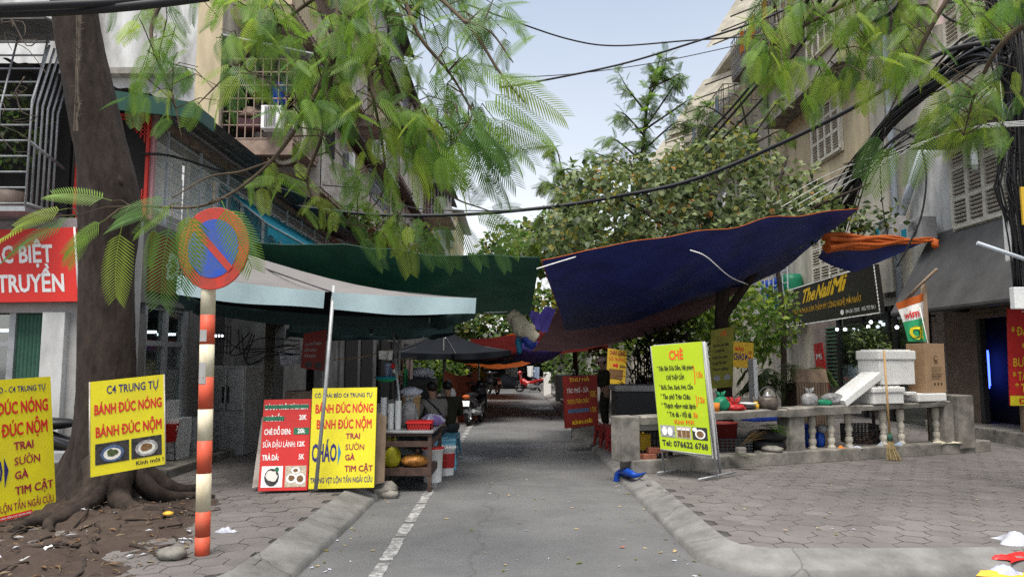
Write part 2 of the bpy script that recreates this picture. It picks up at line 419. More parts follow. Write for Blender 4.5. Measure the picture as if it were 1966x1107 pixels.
M['inkmaroon'] = flat('inkmaroon', (.30,.012,.045)); M['inkblack'] = flat('inkblack', (.02,.02,.025)); M['inkgold'] = flat('inkgold', (.62,.36,.03))
M['inkorange'] = flat('inkorange', (.72,.10,.01)); M['inkgreen'] = mat('inkgreen', (.01,.15,.075), .6, var=.2, scale=20)
M['inksilver'] = flat('inksilver', (.6,.6,.62)); M['inkteal'] = flat('inkteal', (.02,.2,.36)); M['inkdark'] = flat('inkdark', (.012,.015,.01))
M['polewhite'] = mat('polewhite', (.72,.66,.50), .55, scale=7, col2=(.50,.42,.27), stretch=(1,1,.4), ramp=(.3,.6))
M['polered'] = mat('polered', (.60,.085,.04), .55, scale=7, col2=(.40,.10,.05), stretch=(1,1,.4), ramp=(.3,.6))
M['rust'] = mat('rust', (.20,.10,.06), .85, scale=14, col2=(.08,.05,.04))
M['signred'] = mat('signred', (.50,.04,.025), .5, scale=8, col2=(.27,.045,.03), bump=.2); M['signblue'] = mat('signblue', (.016,.07,.42), .5, scale=8, col2=(.06,.09,.22), bump=.2)
M['steel'] = mat('steel', (.42,.43,.44), .4, metal=.7, var=.15); M['greysteel'] = mat('greysteel', (.38,.39,.40), .5, metal=.3, var=.2)
M['darksteel'] = mat('darksteel', (.07,.07,.075), .5, metal=.4, var=.25); M['brownsteel'] = mat('brownsteel', (.085,.05,.038), .65, var=.3, scale=12)
M['plasterwhite'] = mat('plasterwhite', (.58,.585,.575), .9, scale=1.0, col2=(.17,.165,.155), stretch=(1,1,.35), world_co=True, ramp=(.33,.6), detail=9, bump=.2)
M['plasterold'] = mat('plasterold', (.60,.555,.46), .92, scale=1.1, col2=(.24,.225,.19), stretch=(1,1,.3), world_co=True, ramp=(.33,.62), detail=10, bump=.2)
M['plasteryellow'] = mat('plasteryellow', (.58,.49,.32), .92, scale=1.0, col2=(.30,.25,.17), stretch=(1,1,.3), world_co=True, ramp=(.3,.62), detail=10, bump=.2)
M['plastergrey'] = mat('plastergrey', (.42,.41,.40), .85, scale=1.4, col2=(.25,.245,.24), world_co=True, ramp=(.3,.65), detail=8)
M['plasterpink'] = mat('plasterpink', (.40,.33,.31), .9, scale=1.4, col2=(.2,.17,.16), world_co=True, ramp=(.3,.65), detail=8)
M['browntile'] = mat('browntile', (.21,.155,.125), .5, scale=3, var=.2, world_co=True)
M['shutter'] = mat('shutter', (.66,.63,.53), .7, scale=5, var=.15, world_co=True); M['louvredark'] = flat('louvredark', (.10,.07,.065), .8)
M['roofsheet'] = mat('roofsheet', (.11,.105,.105), .75, scale=4, col2=(.05,.045,.045), world_co=True); M['greenmetal'] = flat('greenmetal', (.012,.06,.045), .5)
M['rusty'] = mat('rusty', (.38,.29,.23), .85, scale=3, col2=(.17,.11,.085), world_co=True, ramp=(.3,.7))
M['corrwhite'] = mat('corrwhite', (.58,.55,.50), .8, scale=2, col2=(.27,.22,.185), world_co=True, ramp=(.3,.65), stretch=(1,1,2))
M['glassdoor'] = glass('glassdoor', (.75,.82,.8), .22); M['glasswin'] = mat('glasswin', (.74,.76,.77), .22, scale=.9, col2=(.50,.52,.54), spec=.6)  # glasswin: sky reflection put into the panes as a whitish base colour
M['plasterdirtyshaded'] = mat('plasterdirtyshaded', (.21,.20,.19), .9, scale=1.6, col2=(.08,.075,.07), world_co=True, ramp=(.3,.65), detail=9)  # stained plaster, with the shade under the parasols put into its base colour
M['tinroof'] = mat('tinroof', (.55,.51,.42), .7, var=.25, scale=2, trans=.55)
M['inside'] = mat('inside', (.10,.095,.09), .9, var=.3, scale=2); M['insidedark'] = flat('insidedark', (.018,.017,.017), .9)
M['lamp'] = mat('lamp', (.9,.9,1), .5, var=0, emit=((.85,.9,1), 2.2)); M['neon'] = mat('neon', (.1,.2,1), .5, var=0, emit=((.05,.10,1), 3.0))
M['tarpgreen'] = mat('tarpgreen', (.009,.050,.031), .7, scale=2, col2=(.006,.03,.02), trans=.11, bump=.6, bscale=7)
M['tarpblue'] = mat('tarpblue', (.017,.026,.145), .6, scale=2.2, col2=(.011,.017,.085), trans=.06, bump=.6, bscale=7)
M['tarpbrown'] = mat('tarpbrown', (.11,.05,.06), .7, var=.2, scale=2, trans=.10, bump=.3, bscale=5)
M['tarpred'] = mat('tarpred', (.22,.03,.028), .7, var=.2, scale=2, trans=.2); M['tarporange'] = mat('tarporange', (.55,.12,.02), .65, var=.15, scale=3, trans=.22)
M['tarpviolet'] = mat('tarpviolet', (.09,.07,.34), .65, var=.2, scale=3, trans=.2); M['tarpdark'] = mat('tarpdark', (.012,.014,.018), .9, var=.2, scale=3, trans=.04, spec=.08)
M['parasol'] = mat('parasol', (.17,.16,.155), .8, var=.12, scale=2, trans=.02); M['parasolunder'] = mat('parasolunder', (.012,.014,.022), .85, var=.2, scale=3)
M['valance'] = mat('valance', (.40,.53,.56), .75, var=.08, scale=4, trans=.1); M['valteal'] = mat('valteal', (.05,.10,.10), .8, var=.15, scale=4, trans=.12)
M['turq'] = mat('turq', (.02,.40,.56), .6, var=.12, scale=3, trans=.45)
M['clothblue'] = mat('clothblue', (.30,.38,.52), .9, var=.15, scale=8); M['clothgreen'] = flat('clothgreen', (.03,.33,.14), .9); M['clothorange'] = flat('clothorange', (.62,.20,.03), .9)
M['clothbeige'] = mat('clothbeige', (.55,.50,.38), .9, var=.15, scale=6); M['clothpink'] = flat('clothpink', (.6,.45,.42), .9)
M['plasticred'] = flat('plasticred', (.55,.02,.018), .35); M['plasticblue'] = flat('plasticblue', (.13,.38,.52), .4); M['stoolred'] = flat('stoolred', (.24,.016,.016), .4)
M['plasticgreen'] = mat('plasticgreen', (.03,.33,.18), .4, var=.2, scale=20, trans=.4); M['bagblue'] = mat('bagblue', (.015,.10,.55), .35, var=.2, scale=14, trans=.35)
M['bagyellow'] = mat('bagyellow', (.50,.46,.03), .35, var=.25, scale=18, trans=.4); M['bagclear'] = mat('bagclear', (.50,.50,.50), .25, var=.3, scale=22, trans=.45)
M['bagwhite'] = mat('bagwhite', (.66,.68,.76), .4, var=.12, scale=20, trans=.35); M['bagred'] = mat('bagred', (.62,.05,.05), .35, var=.2, scale=20, trans=.35)
M['cup'] = mat('cup', (.72,.74,.75), .25, var=.1, scale=60, trans=.4, stretch=(.2,.2,3))
M['cardboard'] = mat('cardboard', (.36,.235,.135), .85, var=.12, scale=5); M['wood'] = mat('wood', (.26,.185,.125), .85, scale=6, col2=(.12,.085,.06), stretch=(1,1,.15), bump=.3)
M['palewood'] = mat('palewood', (.52,.33,.15), .6, var=.2, scale=6, stretch=(1,1,.2)); M['straw'] = mat('straw', (.45,.34,.17), .9, var=.3, scale=20)
M['skin'] = mat('skin', (.36,.21,.14), .6, var=.08, scale=8); M['hair'] = flat('hair', (.012,.01,.01), .5)
M['shirtgrey'] = mat('shirtgrey', (.22,.20,.19), .9, var=.12, scale=8); M['shirtdark'] = mat('shirtdark', (.03,.028,.018), .9, var=.2, scale=8); M['trouser'] = mat('trouser', (.05,.055,.06), .9, var=.2, scale=8)
M['rubber'] = flat('rubber', (.014,.014,.014), .8); M['bikeblack'] = mat('bikeblack', (.012,.012,.016), .25, var=.1, coat=.5); M['bikered'] = mat('bikered', (.40,.02,.02), .3, var=.1, coat=.5)
M['chrome'] = mat('chrome', (.6,.6,.6), .2, metal=1.0, var=.05); M['tail'] = flat('tail', (.30,.02,.01), .2)
M['kettle'] = mat('kettle', (.16,.135,.115), .5, metal=.4, scale=9, col2=(.05,.042,.035)); M['orangesnack'] = mat('orangesnack', (.55,.24,.05), .6, var=.4, scale=30)
M['brick'] = mat('brick', (.33,.12,.075), .9, var=.25, scale=10); M['pinkpost'] = flat('pinkpost', (.55,.30,.32)); M['fret'] = flat('fret', (.50,.03,.02))
M['curtain'] = mat('curtain', (.055,.14,.10), .85, var=.15, scale=6); M['awningdark'] = mat('awningdark', (.085,.083,.082), .65, scale=1.5, col2=(.05,.048,.048), world_co=True)
M['nailboard'] = flat('nailboard', (.018,.016,.015), .35); M['nailgold'] = flat('nailgold', (.75,.48,.02), .4); M['ochre'] = flat('ochre', (.60,.38,.03))
M['polecon'] = mat('polecon', (.30,.285,.26), .9, scale=4, var=.3); M['pvc'] = mat('pvc', (.50,.55,.60), .5, var=.1, scale=4)
M['foodwhite'] = flat('foodwhite', (.66,.64,.58)); M['foodbrown'] = mat('foodbrown', (.28,.15,.06), .6, var=.5, scale=60); M['foodgreen'] = mat('foodgreen', (.10,.14,.05), .6, var=.5, scale=60)
M['photodark'] = mat('photodark', (.05,.045,.045), .5, var=.5, scale=30); M['photoblue'] = mat('photoblue', (.10,.16,.30), .5, var=.4, scale=30); M['photogrey'] = mat('photogrey', (.42,.42,.42), .5, var=.4, scale=30)
M['photocream'] = mat('photocream', (.58,.50,.38), .5, var=.3, scale=30)
M['boxblue'] = flat('boxblue', (.02,.05,.30), .4)

def cracks(m, sc, wd, dark):
    t = M[m].node_tree; b = t.nodes['Principled BSDF']; base = b.inputs['Base Color'].links[0].from_socket
    g = t.nodes.new('ShaderNodeNewGeometry'); v = t.nodes.new('ShaderNodeTexVoronoi'); v.feature = 'DISTANCE_TO_EDGE'; v.inputs['Scale'].default_value = sc
    n = t.nodes.new('ShaderNodeTexNoise'); n.inputs['Scale'].default_value = 3; n.inputs['Detail'].default_value = 6
    ad = t.nodes.new('ShaderNodeVectorMath'); ad.operation = 'MULTIPLY_ADD'; ad.inputs[1].default_value = (.3,.3,.3)
    t.links.new(g.outputs['Position'], n.inputs['Vector']); t.links.new(n.outputs['Color'], ad.inputs[0]); t.links.new(g.outputs['Position'], ad.inputs[2]); t.links.new(ad.outputs[0], v.inputs['Vector'])
    r = t.nodes.new('ShaderNodeValToRGB'); r.color_ramp.elements[0].color = (dark,dark,dark,1); r.color_ramp.elements[1].position = wd; r.color_ramp.elements[1].color = (1,1,1,1)
    t.links.new(v.outputs['Distance'], r.inputs[0])
    x = t.nodes.new('ShaderNodeMix'); x.data_type = 'RGBA'; x.blend_type = 'MULTIPLY'; x.inputs[0].default_value = 1
    t.links.new(base, x.inputs[6]); t.links.new(r.outputs[0], x.inputs[7]); t.links.new(x.outputs[2], b.inputs['Base Color'])
cracks('kerbstone', .8, .010, .55)
# ================================================================ setting: road, pavements, kerbs
struct('ground', MB().poly([(-220,-120,0),(220,-120,0),(220,400,0),(-220,400,0)]), M['asphalt'])
def arc(cx, cy, r, a0, a1, n=7): return [(cx+r*math.cos(rad(a0+(a1-a0)*i/n)), cy+r*math.sin(rad(a0+(a1-a0)*i/n))) for i in range(n+1)]
def pavement(outer, w, hexes, side):
    """sloped kerb ring (outer foot at road level, inner edge at pavement level) and a top sheet"""
    n = len(outer); inner = []
    for i in range(n):
        p = Vector(outer[i]); a = Vector(outer[i-1]); b = Vector(outer[(i+1) % n])
        n1 = Vector((-(p-a).y, (p-a).x)).normalized(); n2 = Vector((-(b-p).y, (b-p).x)).normalized(); nn = (n1+n2)
        nn = nn/max(.3, nn.length_squared/2) if nn.length > 1e-5 else n1
        inner.append(p+nn*w)
    k = MB(); steps = [(0,-.02),(.05,.045),(.16,.062),(.86,PV+.004),(1.0,PV+.014)]
    prev = None
    for fr, z in steps:
        row = [k.bm.verts.new((outer[i][0]*(1-fr)+inner[i][0]*fr+R.uniform(-.006,.006), outer[i][1]*(1-fr)+inner[i][1]*fr+R.uniform(-.006,.006), z+R.uniform(-.005,.005))) for i in range(n)]
        if prev:
            for i in range(n): k.bm.faces.new((prev[i], prev[(i+1)%n], row[(i+1)%n], row[i])).smooth = True
        prev = row
    struct('kerb', k, M['kerbstone'])
    struct('pavement', MB().poly([(p[0], p[1], PV-.012) for p in inner]), M['joint'])
    hx = MB(); s = .14; hw = s*math.sqrt(3); pl = [(p[0], p[1]) for p in inner]
    y = hexes[2]; row = 0
    while y < hexes[3]:
        x = hexes[0]+(hw/2 if row % 2 else 0)
        while x < hexes[1]:
            if inpoly(x, y, pl):
                rr = s*R.uniform(.95,.995); tx, ty = R.uniform(-.012,.012), R.uniform(-.012,.012); z0 = PV+R.uniform(-.002,.002)
                pts = []
                for q in range(12):
                    a = math.pi/6+math.pi*q/6; k2 = rr*(1.0 if q % 2 == 0 else .866*(1+(.055 if q % 4 == 1 else -.055)))
                    pts.append((x+k2*math.cos(a), y+k2*math.sin(a), z0+tx*math.cos(a)*.14+ty*math.sin(a)*.14))
                hx.slab(pts, (0,0,-.03), mi=0 if R.random() < .8 else 1)
            x += hw
        y += s*1.5; row += 1
    struct('pavement', hx, [M['paver'], M['paverdust']])
    return inner
def dense(pts, step=.35):
    out = []
    for a, b in zip(pts, pts[1:]+pts[:1]):
        d = math.dist(a, b); n = max(1, min(60, int(d/step))) if d < 14 else max(1, int(d/2.5))
        for i in range(n): out.append((a[0]+(b[0]-a[0])*i/n, a[1]+(b[1]-a[1])*i/n))
    return out
right_out = arc(2.05, 6.2, .58, 180, 270)+[(3.2,5.6),(4.0,5.66),(14,5.7),(14,90),(1.43,90),(1.43,10.0)]
right_in = pavement(dense(right_out), .30, (1.5, 11, 5.6, 19), 1)
left_out = [(-1.58,90),(-14,90),(-14,4.0)]+arc(-3.1, 5.5, 1.5, 270, 360)+[(-1.56,7.6),(-1.55,9.2)]
left_out = left_out[::1]
left_in = pavement(dense(left_out), .34, (-9.5, -1.6, 4.3, 17), -1)
# parking line, worn
ln = MB(); y = 5.5
while y < 40:
    L = R.uniform(.25,.6)
    n = 5; w0 = .045
    l = [(-1.02-w0-R.uniform(0,.018), y+L*i/n, .004) for i in range(n+1)]; r = [(-1.02+w0+R.uniform(0,.018), y+L*i/n, .004) for i in range(n+1)]
    ln.poly(l+r[::-1]); y += L+(R.uniform(.0,.10) if R.random() < .8 else R.uniform(.1,.3))
struct('road_marking', ln, M['oldpaint'])
# patch of broken concrete by the right kerb
pa = None; pp = [G(*p, .006) for p in ((1215,960),(1262,968),(1285,1000),(1300,1030),(1262,1035),(1230,1020),(1185,1018),(1200,985))]
0 and struct('road', pa, mat('patch', (.21,.205,.185), .9, scale=7, col2=(.115,.113,.105), world_co=True))
# low step along the far right kerb
st = MB(); st.bx(1.75,2.0,10.3,34,PV-.02,PV+.10,.02); struct('kerb', st, M['kerbstone'])
# soil around the left tree, a lumpy sheet
TREE = Vector((-4.27, 7.75, PV))
soil_poly = [(-6.4,4.2),(-3.0,4.35),(-2.45,5.2),(-2.55,6.0),(-2.75,6.9),(-3.0,7.9),(-3.9,8.7),(-4.9,8.4),(-5.4,7.6),(-6.2,6.9),(-7.0,5.6)]
so = MB(); N = 74
def sz(x, y):
    d = min(math.dist((x,y), ((a[0]*(1-t)+b[0]*t), (a[1]*(1-t)+b[1]*t))) for a, b in zip(soil_poly, soil_poly[1:]+soil_poly[:1]) for t in (0,.25,.5,.75))
    e_ = min(1, d/.7); r_ = math.dist((x,y), TREE[:2])
    return PV-.01+e_*(.035+.10*math.exp(-(r_/1.0)**2)+.05*math.sin(3.1*x+1.7*y)*math.cos(2.3*y-x)+.03*math.sin(9*x+4*y)*math.sin(7*y-5*x)+R.uniform(-.022,.03))
vm = {}
for i in range(N+1):
    for j in range(N+1):
        x = -7.1+4.8*i/N; yy = 4.1+4.8*j/N
        if inpoly(x, yy, soil_poly): vm[i,j] = so.bm.verts.new((x, yy, sz(x, yy)))
for i in range(N):
    for j in range(N):
        q = [vm.get(k) for k in ((i,j),(i+1,j),(i+1,j+1),(i,j+1))]
        if all(q): so.bm.faces.new(q).smooth = True
struct('dirt_ground', so, M['soil'])
# litter of twigs and fallen leaves on the soil: nobody could count it
li = MB()
for i in range(1100):
    x, yy = R.uniform(-7,-2.4), R.uniform(4.2,8.4)
    if not inpoly(x, yy, soil_poly): continue
    z = sz(x, yy)+.022; a = R.uniform(0,6.28); l = R.uniform(.02,.10) if R.random() < .9 else R.uniform(.15,.3)
    d = Vector((math.cos(a), math.sin(a), R.uniform(-.05,.2)))*l
    li.tube([(x,yy,z), Vector((x,yy,z))+d*.5+Vector((0,0,.012)), Vector((x,yy,z))+d], R.uniform(.0015,.004), n=4, mi=0 if R.random() < .75 else 1)
for i in range(420):
    x, yy = R.uniform(-7,-2.4), R.uniform(4.2,8.4)
    if not inpoly(x, yy, soil_poly): continue
    z = sz(x, yy)+.02; a = R.uniform(0,6.28); l = R.uniform(.02,.05); c, s_ = math.cos(a)*l, math.sin(a)*l
    li.poly([(x-c,yy-s_,z),(x+s_*.4,yy-c*.4,z+.008),(x+c,yy+s_,z),(x-s_*.4,yy+c*.4,z+.005)], mi=R.choice((1,2,2,3)))
tag(struct('twig_litter', li, [M['deadtwig'], mat('paletwig', (.20,.15,.09), .9, var=.3), mat('deadleaf', (.16,.09,.04), .9, var=.3), M['bagwhite']]), kind='stuff')
# ================================================================ left: corner shop building
SX = -4.75
b = T('shop_building', 'two-storey corner shop with barred upper windows and dark corrugated eaves', 'building', (-8.4, 9.1, 0))
w = MB()
w.bx(-12,SX,9.12,9.32,2.20,3.40)                              # front fascia
w.bx(-12,-8.0,9.12,9.32,PV,2.20); w.bx(-5.52,SX,9.12,9.32,PV,2.2)
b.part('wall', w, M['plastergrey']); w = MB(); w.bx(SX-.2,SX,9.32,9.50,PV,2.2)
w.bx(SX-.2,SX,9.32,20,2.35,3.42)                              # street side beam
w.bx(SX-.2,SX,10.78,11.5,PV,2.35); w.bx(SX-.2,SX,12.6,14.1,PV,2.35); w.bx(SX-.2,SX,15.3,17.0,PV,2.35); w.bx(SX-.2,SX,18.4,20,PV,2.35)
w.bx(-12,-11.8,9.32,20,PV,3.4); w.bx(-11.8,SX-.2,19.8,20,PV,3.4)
b.part('side_wall', w, M['plasterdirtyshaded'])
b.part('floor_slab', MB().bx(-11.8,SX-.2,9.32,19.8,3.2,3.38), M['plastergrey'])
b.part('room_wall', MB().bx(-11.7,SX-.25,13.6,13.7,PV,3.2).bx(-8.0,-7.9,9.4,13.5,PV,3.2).bx(-11.7,SX-.3,9.4,13.5,PV+.004,PV+.02), M['inside'])
b.part('pillar', MB().bx(-5.80,-5.52,9.02,9.30,PV,2.2,.01), M['plasterwhite']); b.part('pillar', MB().bx(-7.3,-7.15,9.05,9.3,PV,2.2), M['plasterwhite'])
gf = MB().bx(-7.15,-6.25,9.2,9.23,PV+.03,2.18); pane = b.part('shop_window', gf, M['glassdoor'])
fr = MB().bx(-7.15,-7.09,9.16,9.27,PV,2.2).bx(-6.30,-6.22,9.16,9.27,PV,2.2).bx(-7.09,-6.30,9.16,9.27,1.78,1.84)
b.part('frame', fr, M['greysteel'], pane)
cu = MB(); cu.grid(34,2,lambda u,v:(-6.22+.42*u,9.2+.02*math.sin(u*34*1.6),PV+2.06*v)); b.part('curtain', cu, M['curtain'])
# street door with transom
dr = MB()
for y0, y1 in ((9.50,9.57),(10.08,10.16),(10.66,10.78)): dr.bx(SX-.12,SX-.02,y0,y1,PV,2.35)
for z0, z1 in ((1.80,1.87),(2.29,2.35),(PV,.55)): dr.bx(SX-.10,SX-.04,9.57,10.08,z0,z1); dr.bx(SX-.10,SX-.04,10.16,10.66,z0,z1)
d_ = b.part('door', dr, M['greysteel'])
b.part('pane', MB().bx(SX-.08,SX-.07,9.57,10.08,.55,2.29).bx(SX-.08,SX-.07,10.16,10.66,.55,2.29), M['glassdoor'], d_)
for x, y, l in ((-5.9,11.2,.9),(-5.5,12.2,.8),(-5.4,12.9,.6),(-7.0,10.6,1.0)):
    b.part('tube_lamp', MB().bx(x-l/2,x+l/2,y-.03,y+.03,2.02,2.06), M['lamp'])
b.part('step', MB().bx(SX+.003,SX+.42,9.35,11.6,PV-.02,PV+.11,.02), M['concrete'])
b.part('wall_box', MB().bx(-5.36,-5.22,9.06,9.12,1.47,1.60,.01), M['maroonsign']); b.part('switch_box', MB().bx(-5.14,-5.09,9.08,9.12,1.42,1.58), M['plasterwhite'])
# upper storey
b.part('upper_wall', MB().bx(SX-.15,SX,9.4,20,3.42,3.60).bx(SX-.15,SX,9.4,20,4.55,4.78).bx(-12,-7.4,9.4,9.6,3.40,5.4).bx(SX-.16,SX+.01,9.36,9.46,3.42,4.78), M['plastergrey'])
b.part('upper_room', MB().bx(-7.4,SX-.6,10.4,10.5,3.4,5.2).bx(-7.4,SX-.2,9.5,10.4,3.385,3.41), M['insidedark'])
wn = MB()
y = 9.5
while y < 19.6: wn.bx(SX-.10,SX-.085,y+.05,y+1.0,3.62,4.54); y += 1.12
wp = b.part('window_band', wn, M['glasswin'])
fm = MB().bx(SX-.085,SX-.035,9.46,19.9,3.60,3.64).bx(SX-.085,SX-.035,9.46,19.9,4.50,4.549); y = 9.46
while y < 19.9: fm.bx(SX-.09,SX-.03,y,y+.06,3.60,4.55); y += .56
b.part('frame', fm, M['white'], wp)
bl = MB(); y = 9.55
while y < 19.6:
    if R.random() < .45: bl.bx(SX-.084,SX-.08,y+.08,y+.97,3.63,4.22+R.uniform(-.15,.12)); y += 1.12
b.part('window_blind', bl, M['white'])
gr = MB()
y = 9.6
while y < 19.9: gr.bx(SX+.10,SX+.13,y,y+.03,3.40,4.68); y += 1.05
for i in range(7): gr.bx(SX+.108,SX+.122,9.6,19.9,3.46+i*.19,3.473+i*.19)
b.part('window_grille', gr, M['pvc'])
b.part('red_post', MB().bx(SX-.02,SX+.09,9.30,9.36,3.42,4.80), M['pinkpost'])
ft = MB()
x0, x1, z0, z1 = -5.62, SX+.03, 3.44, 4.78
for (a, c) in (((x0,z0),(x1,z0)),((x0,z1),(x1,z1)),((x0,z0),(x0,z1)),((x1,z0),(x1,z1))):
    ft.bx(min(a[0],c[0])-.02,max(a[0],c[0])+.02,9.24,9.28,min(a[1],c[1])-.02,max(a[1],c[1])+.02)
for cx, sx in ((x0,1),(x1,-1)):
    for cz, sz_ in ((z0,1),(z1,-1)):
        for k in range(1,6):
            l = .42-.06*k; ft.bx(min(cx,cx+sx*l),max(cx,cx+sx*l),9.25,9.27,cz+sz_*.05*k-.008,cz+sz_*.05*k+.008); ft.bx(cx+sx*.05*k-.008,cx+sx*.05*k+.008,9.25,9.27,min(cz,cz+sz_*l),max(cz,cz+sz_*l))
b.part('fretwork_frame', ft, M['fret'])
b.part('dark_panel', MB().bx(x0,x1,9.30,9.34,z0,z1), M['insidedark'])
rf = MB()
def corr(u, v):
    y_ = 8.85+11.3*v; k = u
    return (-6.4+2.45*k, y_, 5.38-.62*k+.018*math.sin(u*60))
rf.grid(90, 12, corr, smooth=False)
ro = b.part('roof', rf, M['roofsheet'])
b.part('eave_flashing', MB().slab([(-5.4,8.83,5.02),(-3.95,8.83,4.80),(-3.95,8.83,4.60),(-5.4,8.83,4.76)],(0,.04,0)).bx(-3.97,-3.93,8.85,9.4,4.60,4.78), M['greenmetal'], ro)
b.part('eave_beam', MB().bx(SX+.05,SX+.12,9.3,20,4.70,4.80), M['rusty'])
# barred cage at the front of the upper storey
cg = T('window_cage', 'grey steel bar cage with dead vines on the upper floor above the red shop sign', 'window cage', (-6.6,8.4,3.4))
bars = MB()
X0, X1 = -8.4, -5.75
for i in range(12):
    z = 3.45+i*.19; yv = 8.5+.05*max(0,i-6)
    bars.tube([(X0,yv,z),(X1,yv,z)], .012, 6)
for i in range(8):
    x = X0+(X1-X0)*i/7; bars.tube([(x,8.5,3.42),(x,8.5,4.6),(x-.02,8.75,5.6)], .012, 6)
for i in range(6): bars.tube([(X1,8.5+.1*i,3.42),(X1,8.5+.1*i,4.7),(X1,8.75+.1*i,5.5)], .014, 6)
bars.tube([(X1,8.5,4.2),(X1,9.2,4.05)], .02, 6); bars.tube([(X1,8.5,3.45),(X1,9.2,3.45)], .025, 6)
cg.part('bars', bars, M['greysteel']); cg.part('floor', MB().bx(X0,X1,8.5,9.4,3.36,3.42), M['greysteel'])
cg.part('back_panel', MB().bx(X0,X1,9.30,9.36,3.42,5.5), M['insidedark'])
cg.part('cage_roof', MB().slab([(X0-.3,8.25,5.60),(X1+.25,8.25,5.60),(X1+.25,9.4,5.85),(X0-.3,9.4,5.85)],(0,0,.03)), M['roofsheet'])
vt = MB()
for i in range(42):
    x = R.uniform(-8.2,-5.6); z = R.uniform(3.6,5.9); p = Vector((x, R.uniform(7.9,8.45), z)); pts = [p.copy()]
    for k in range(6):
        p = p+Vector((R.uniform(-.22,.22), R.uniform(-.06,.06), R.uniform(-.30,.14))); pts.append(p.copy())
    vt.tube(smoothpl(pts,3), [.009*(1-.035*k) for k in range(19)], 4)
solo('dead_vine', vt, M['deadtwig'], 'tangle of bare dead vines hanging over the grey cage beside the tree', 'vine')
# potted greens inside the cage
def leafcloud(name, blobs, base, mats, weights, label, cat, loc, group=None, up=.6, stems=None, stemmat=None, out=.7, kind=None):
    items = []
    for c, r, n in blobs:
        c = np.array(c); r = np.array(r)
        for i in range(n):
            d = rnd3(); d /= np.linalg.norm(d); q = NR.uniform(.55,1.0)
            p = c+d*r*q; dirv = d*out+rnd3()*.6+np.array([0,0,-.25]); upv = np.array([0,0,up])+rnd3()*.35+d*.3
            items.append((p, dirv, upv, NR.uniform(.7,1.25), NR.choice(len(mats), p=weights)))
    V, F, mi = inst(base, items)
    if not stems:
        o = bpy.data.objects.new(name, npmesh(name, V-np.array(loc), F, mi, mats)); o.location = loc; COL.objects.link(o); return tag(o, label, cat, group)
    t = T(name, label, cat, loc, group)
    if stems:
        t.part('trunk' if cat == 'tree' else 'stem', stems, stemmat or M['bark'])
    o = bpy.data.objects.new('crown' if cat == 'tree' else 'foliage', npmesh(name, V-np.array(loc), F, mi, mats)); COL.objects.link(o); o.parent = t.o
    return t
BL = leaf_broad()
for c_, r_, n_, l_ in (((-7.9,8.9,4.5),(.45,.3,.5),260,'bushy pot plant at the far outer end of the grey cage'),((-7.0,8.9,4.3),(.5,.3,.5),260,'low wide pot plant in the middle of the grey cage'),((-6.2,8.9,4.5),(.35,.3,.6),220,'tall pot plant in the grey cage nearest the tree trunk')):
    leafcloud('potted_plant', [(c_,r_,n_)], leaf_broad(.09,.07), [M['bushE'],M['bushA'],M['bushF']], [.5,.3,.2], l_, 'plant', (c_[0],c_[1],3.42), 'pot plants in the grey cage', stems=MB().lathe([(.14,0),(.18,.25),(.16,.25)],(c_[0],c_[1],3.425),12), stemmat=M['browntile'])

# red signs on the shop
t = T('shop_sign', 'big red shop sign with white capitals above the left shopfront', 'sign', W(0,580,8.95))
s = Board(W(-330,452,8.95), W(143,436,8.95), W(152,578,8.95), W(-330,584,8.95), .12)
t.part('panel', s.panel(), M['brightred'])
s.text('ĐẶC BIỆT', .60, .905, .46, .235, M['inkwhite'], .03); s.text('GIA TRUYỀN', .545, .945, .86, .235, M['inkwhite'], .03); s.put(t)
t.part('edge_trim', MB().tube([s.P(1,0,.002),s.P(1,1,.002)], .012, 6), M['inkwhite'])
t = T('wall_sign', 'small faded maroon sign with white lines between the red sign and trunk', 'sign', W(165,580,9.0))
s = Board(W(152,522,9.0), W(178,512,9.05), W(172,576,9.05), W(150,580,9.0), .02); t.part('panel', s.panel(), M['maroonsign'])
for k in range(3): s.rect(.12,.25+.22*k,.88,.36+.22*k,M['photogrey'],'lettering')
s.put(t)
t = T('side_sign', 'dark red sign with silver letters over the glass side door, under the teal parasol edge', 'sign', (SX+.1, 11, 2.4))
s = Board((SX+.06,9.45,3.28),(SX+.06,12.4,3.28),(SX+.06,12.4,2.50),(SX+.06,9.45,2.50),.05,toward=(0,9,2)); t.part('panel', s.panel(), M['maroonsign'])
s.text('ĐẶC BIỆT', .12,.9,.72,.45,M['inksilver'],.03,shear=.05); s.put(t)

# ================================================================ left: apartment block behind
AX = -6.2
ab = T('apartment_building', 'tall weathered apartment block lined with caged balconies, behind the left shop', 'building', (-10,15,0))
w = MB().bx(-16,AX,15,66,0,16.5); ab.part('wall', w, M['plasterold']); ab.part('end_wall', MB().bx(-16,AX-.5,14.955,14.997,3.4,16.4), M['plasterwhite'])
ab.part('end_stain_band', MB().bx(-16,AX+.02,14.94,14.997,9.4,9.55).bx(-16,AX+.02,14.94,14.997,12.6,12.75).bx(AX-.498,AX+.03,14.95,14.997,3.4,16.4), M['plasteryellow'])
ab.part('cornice', MB().bx(-16.2,AX+.4,14.8,66.2,16.5,16.75), M['plasterold'])
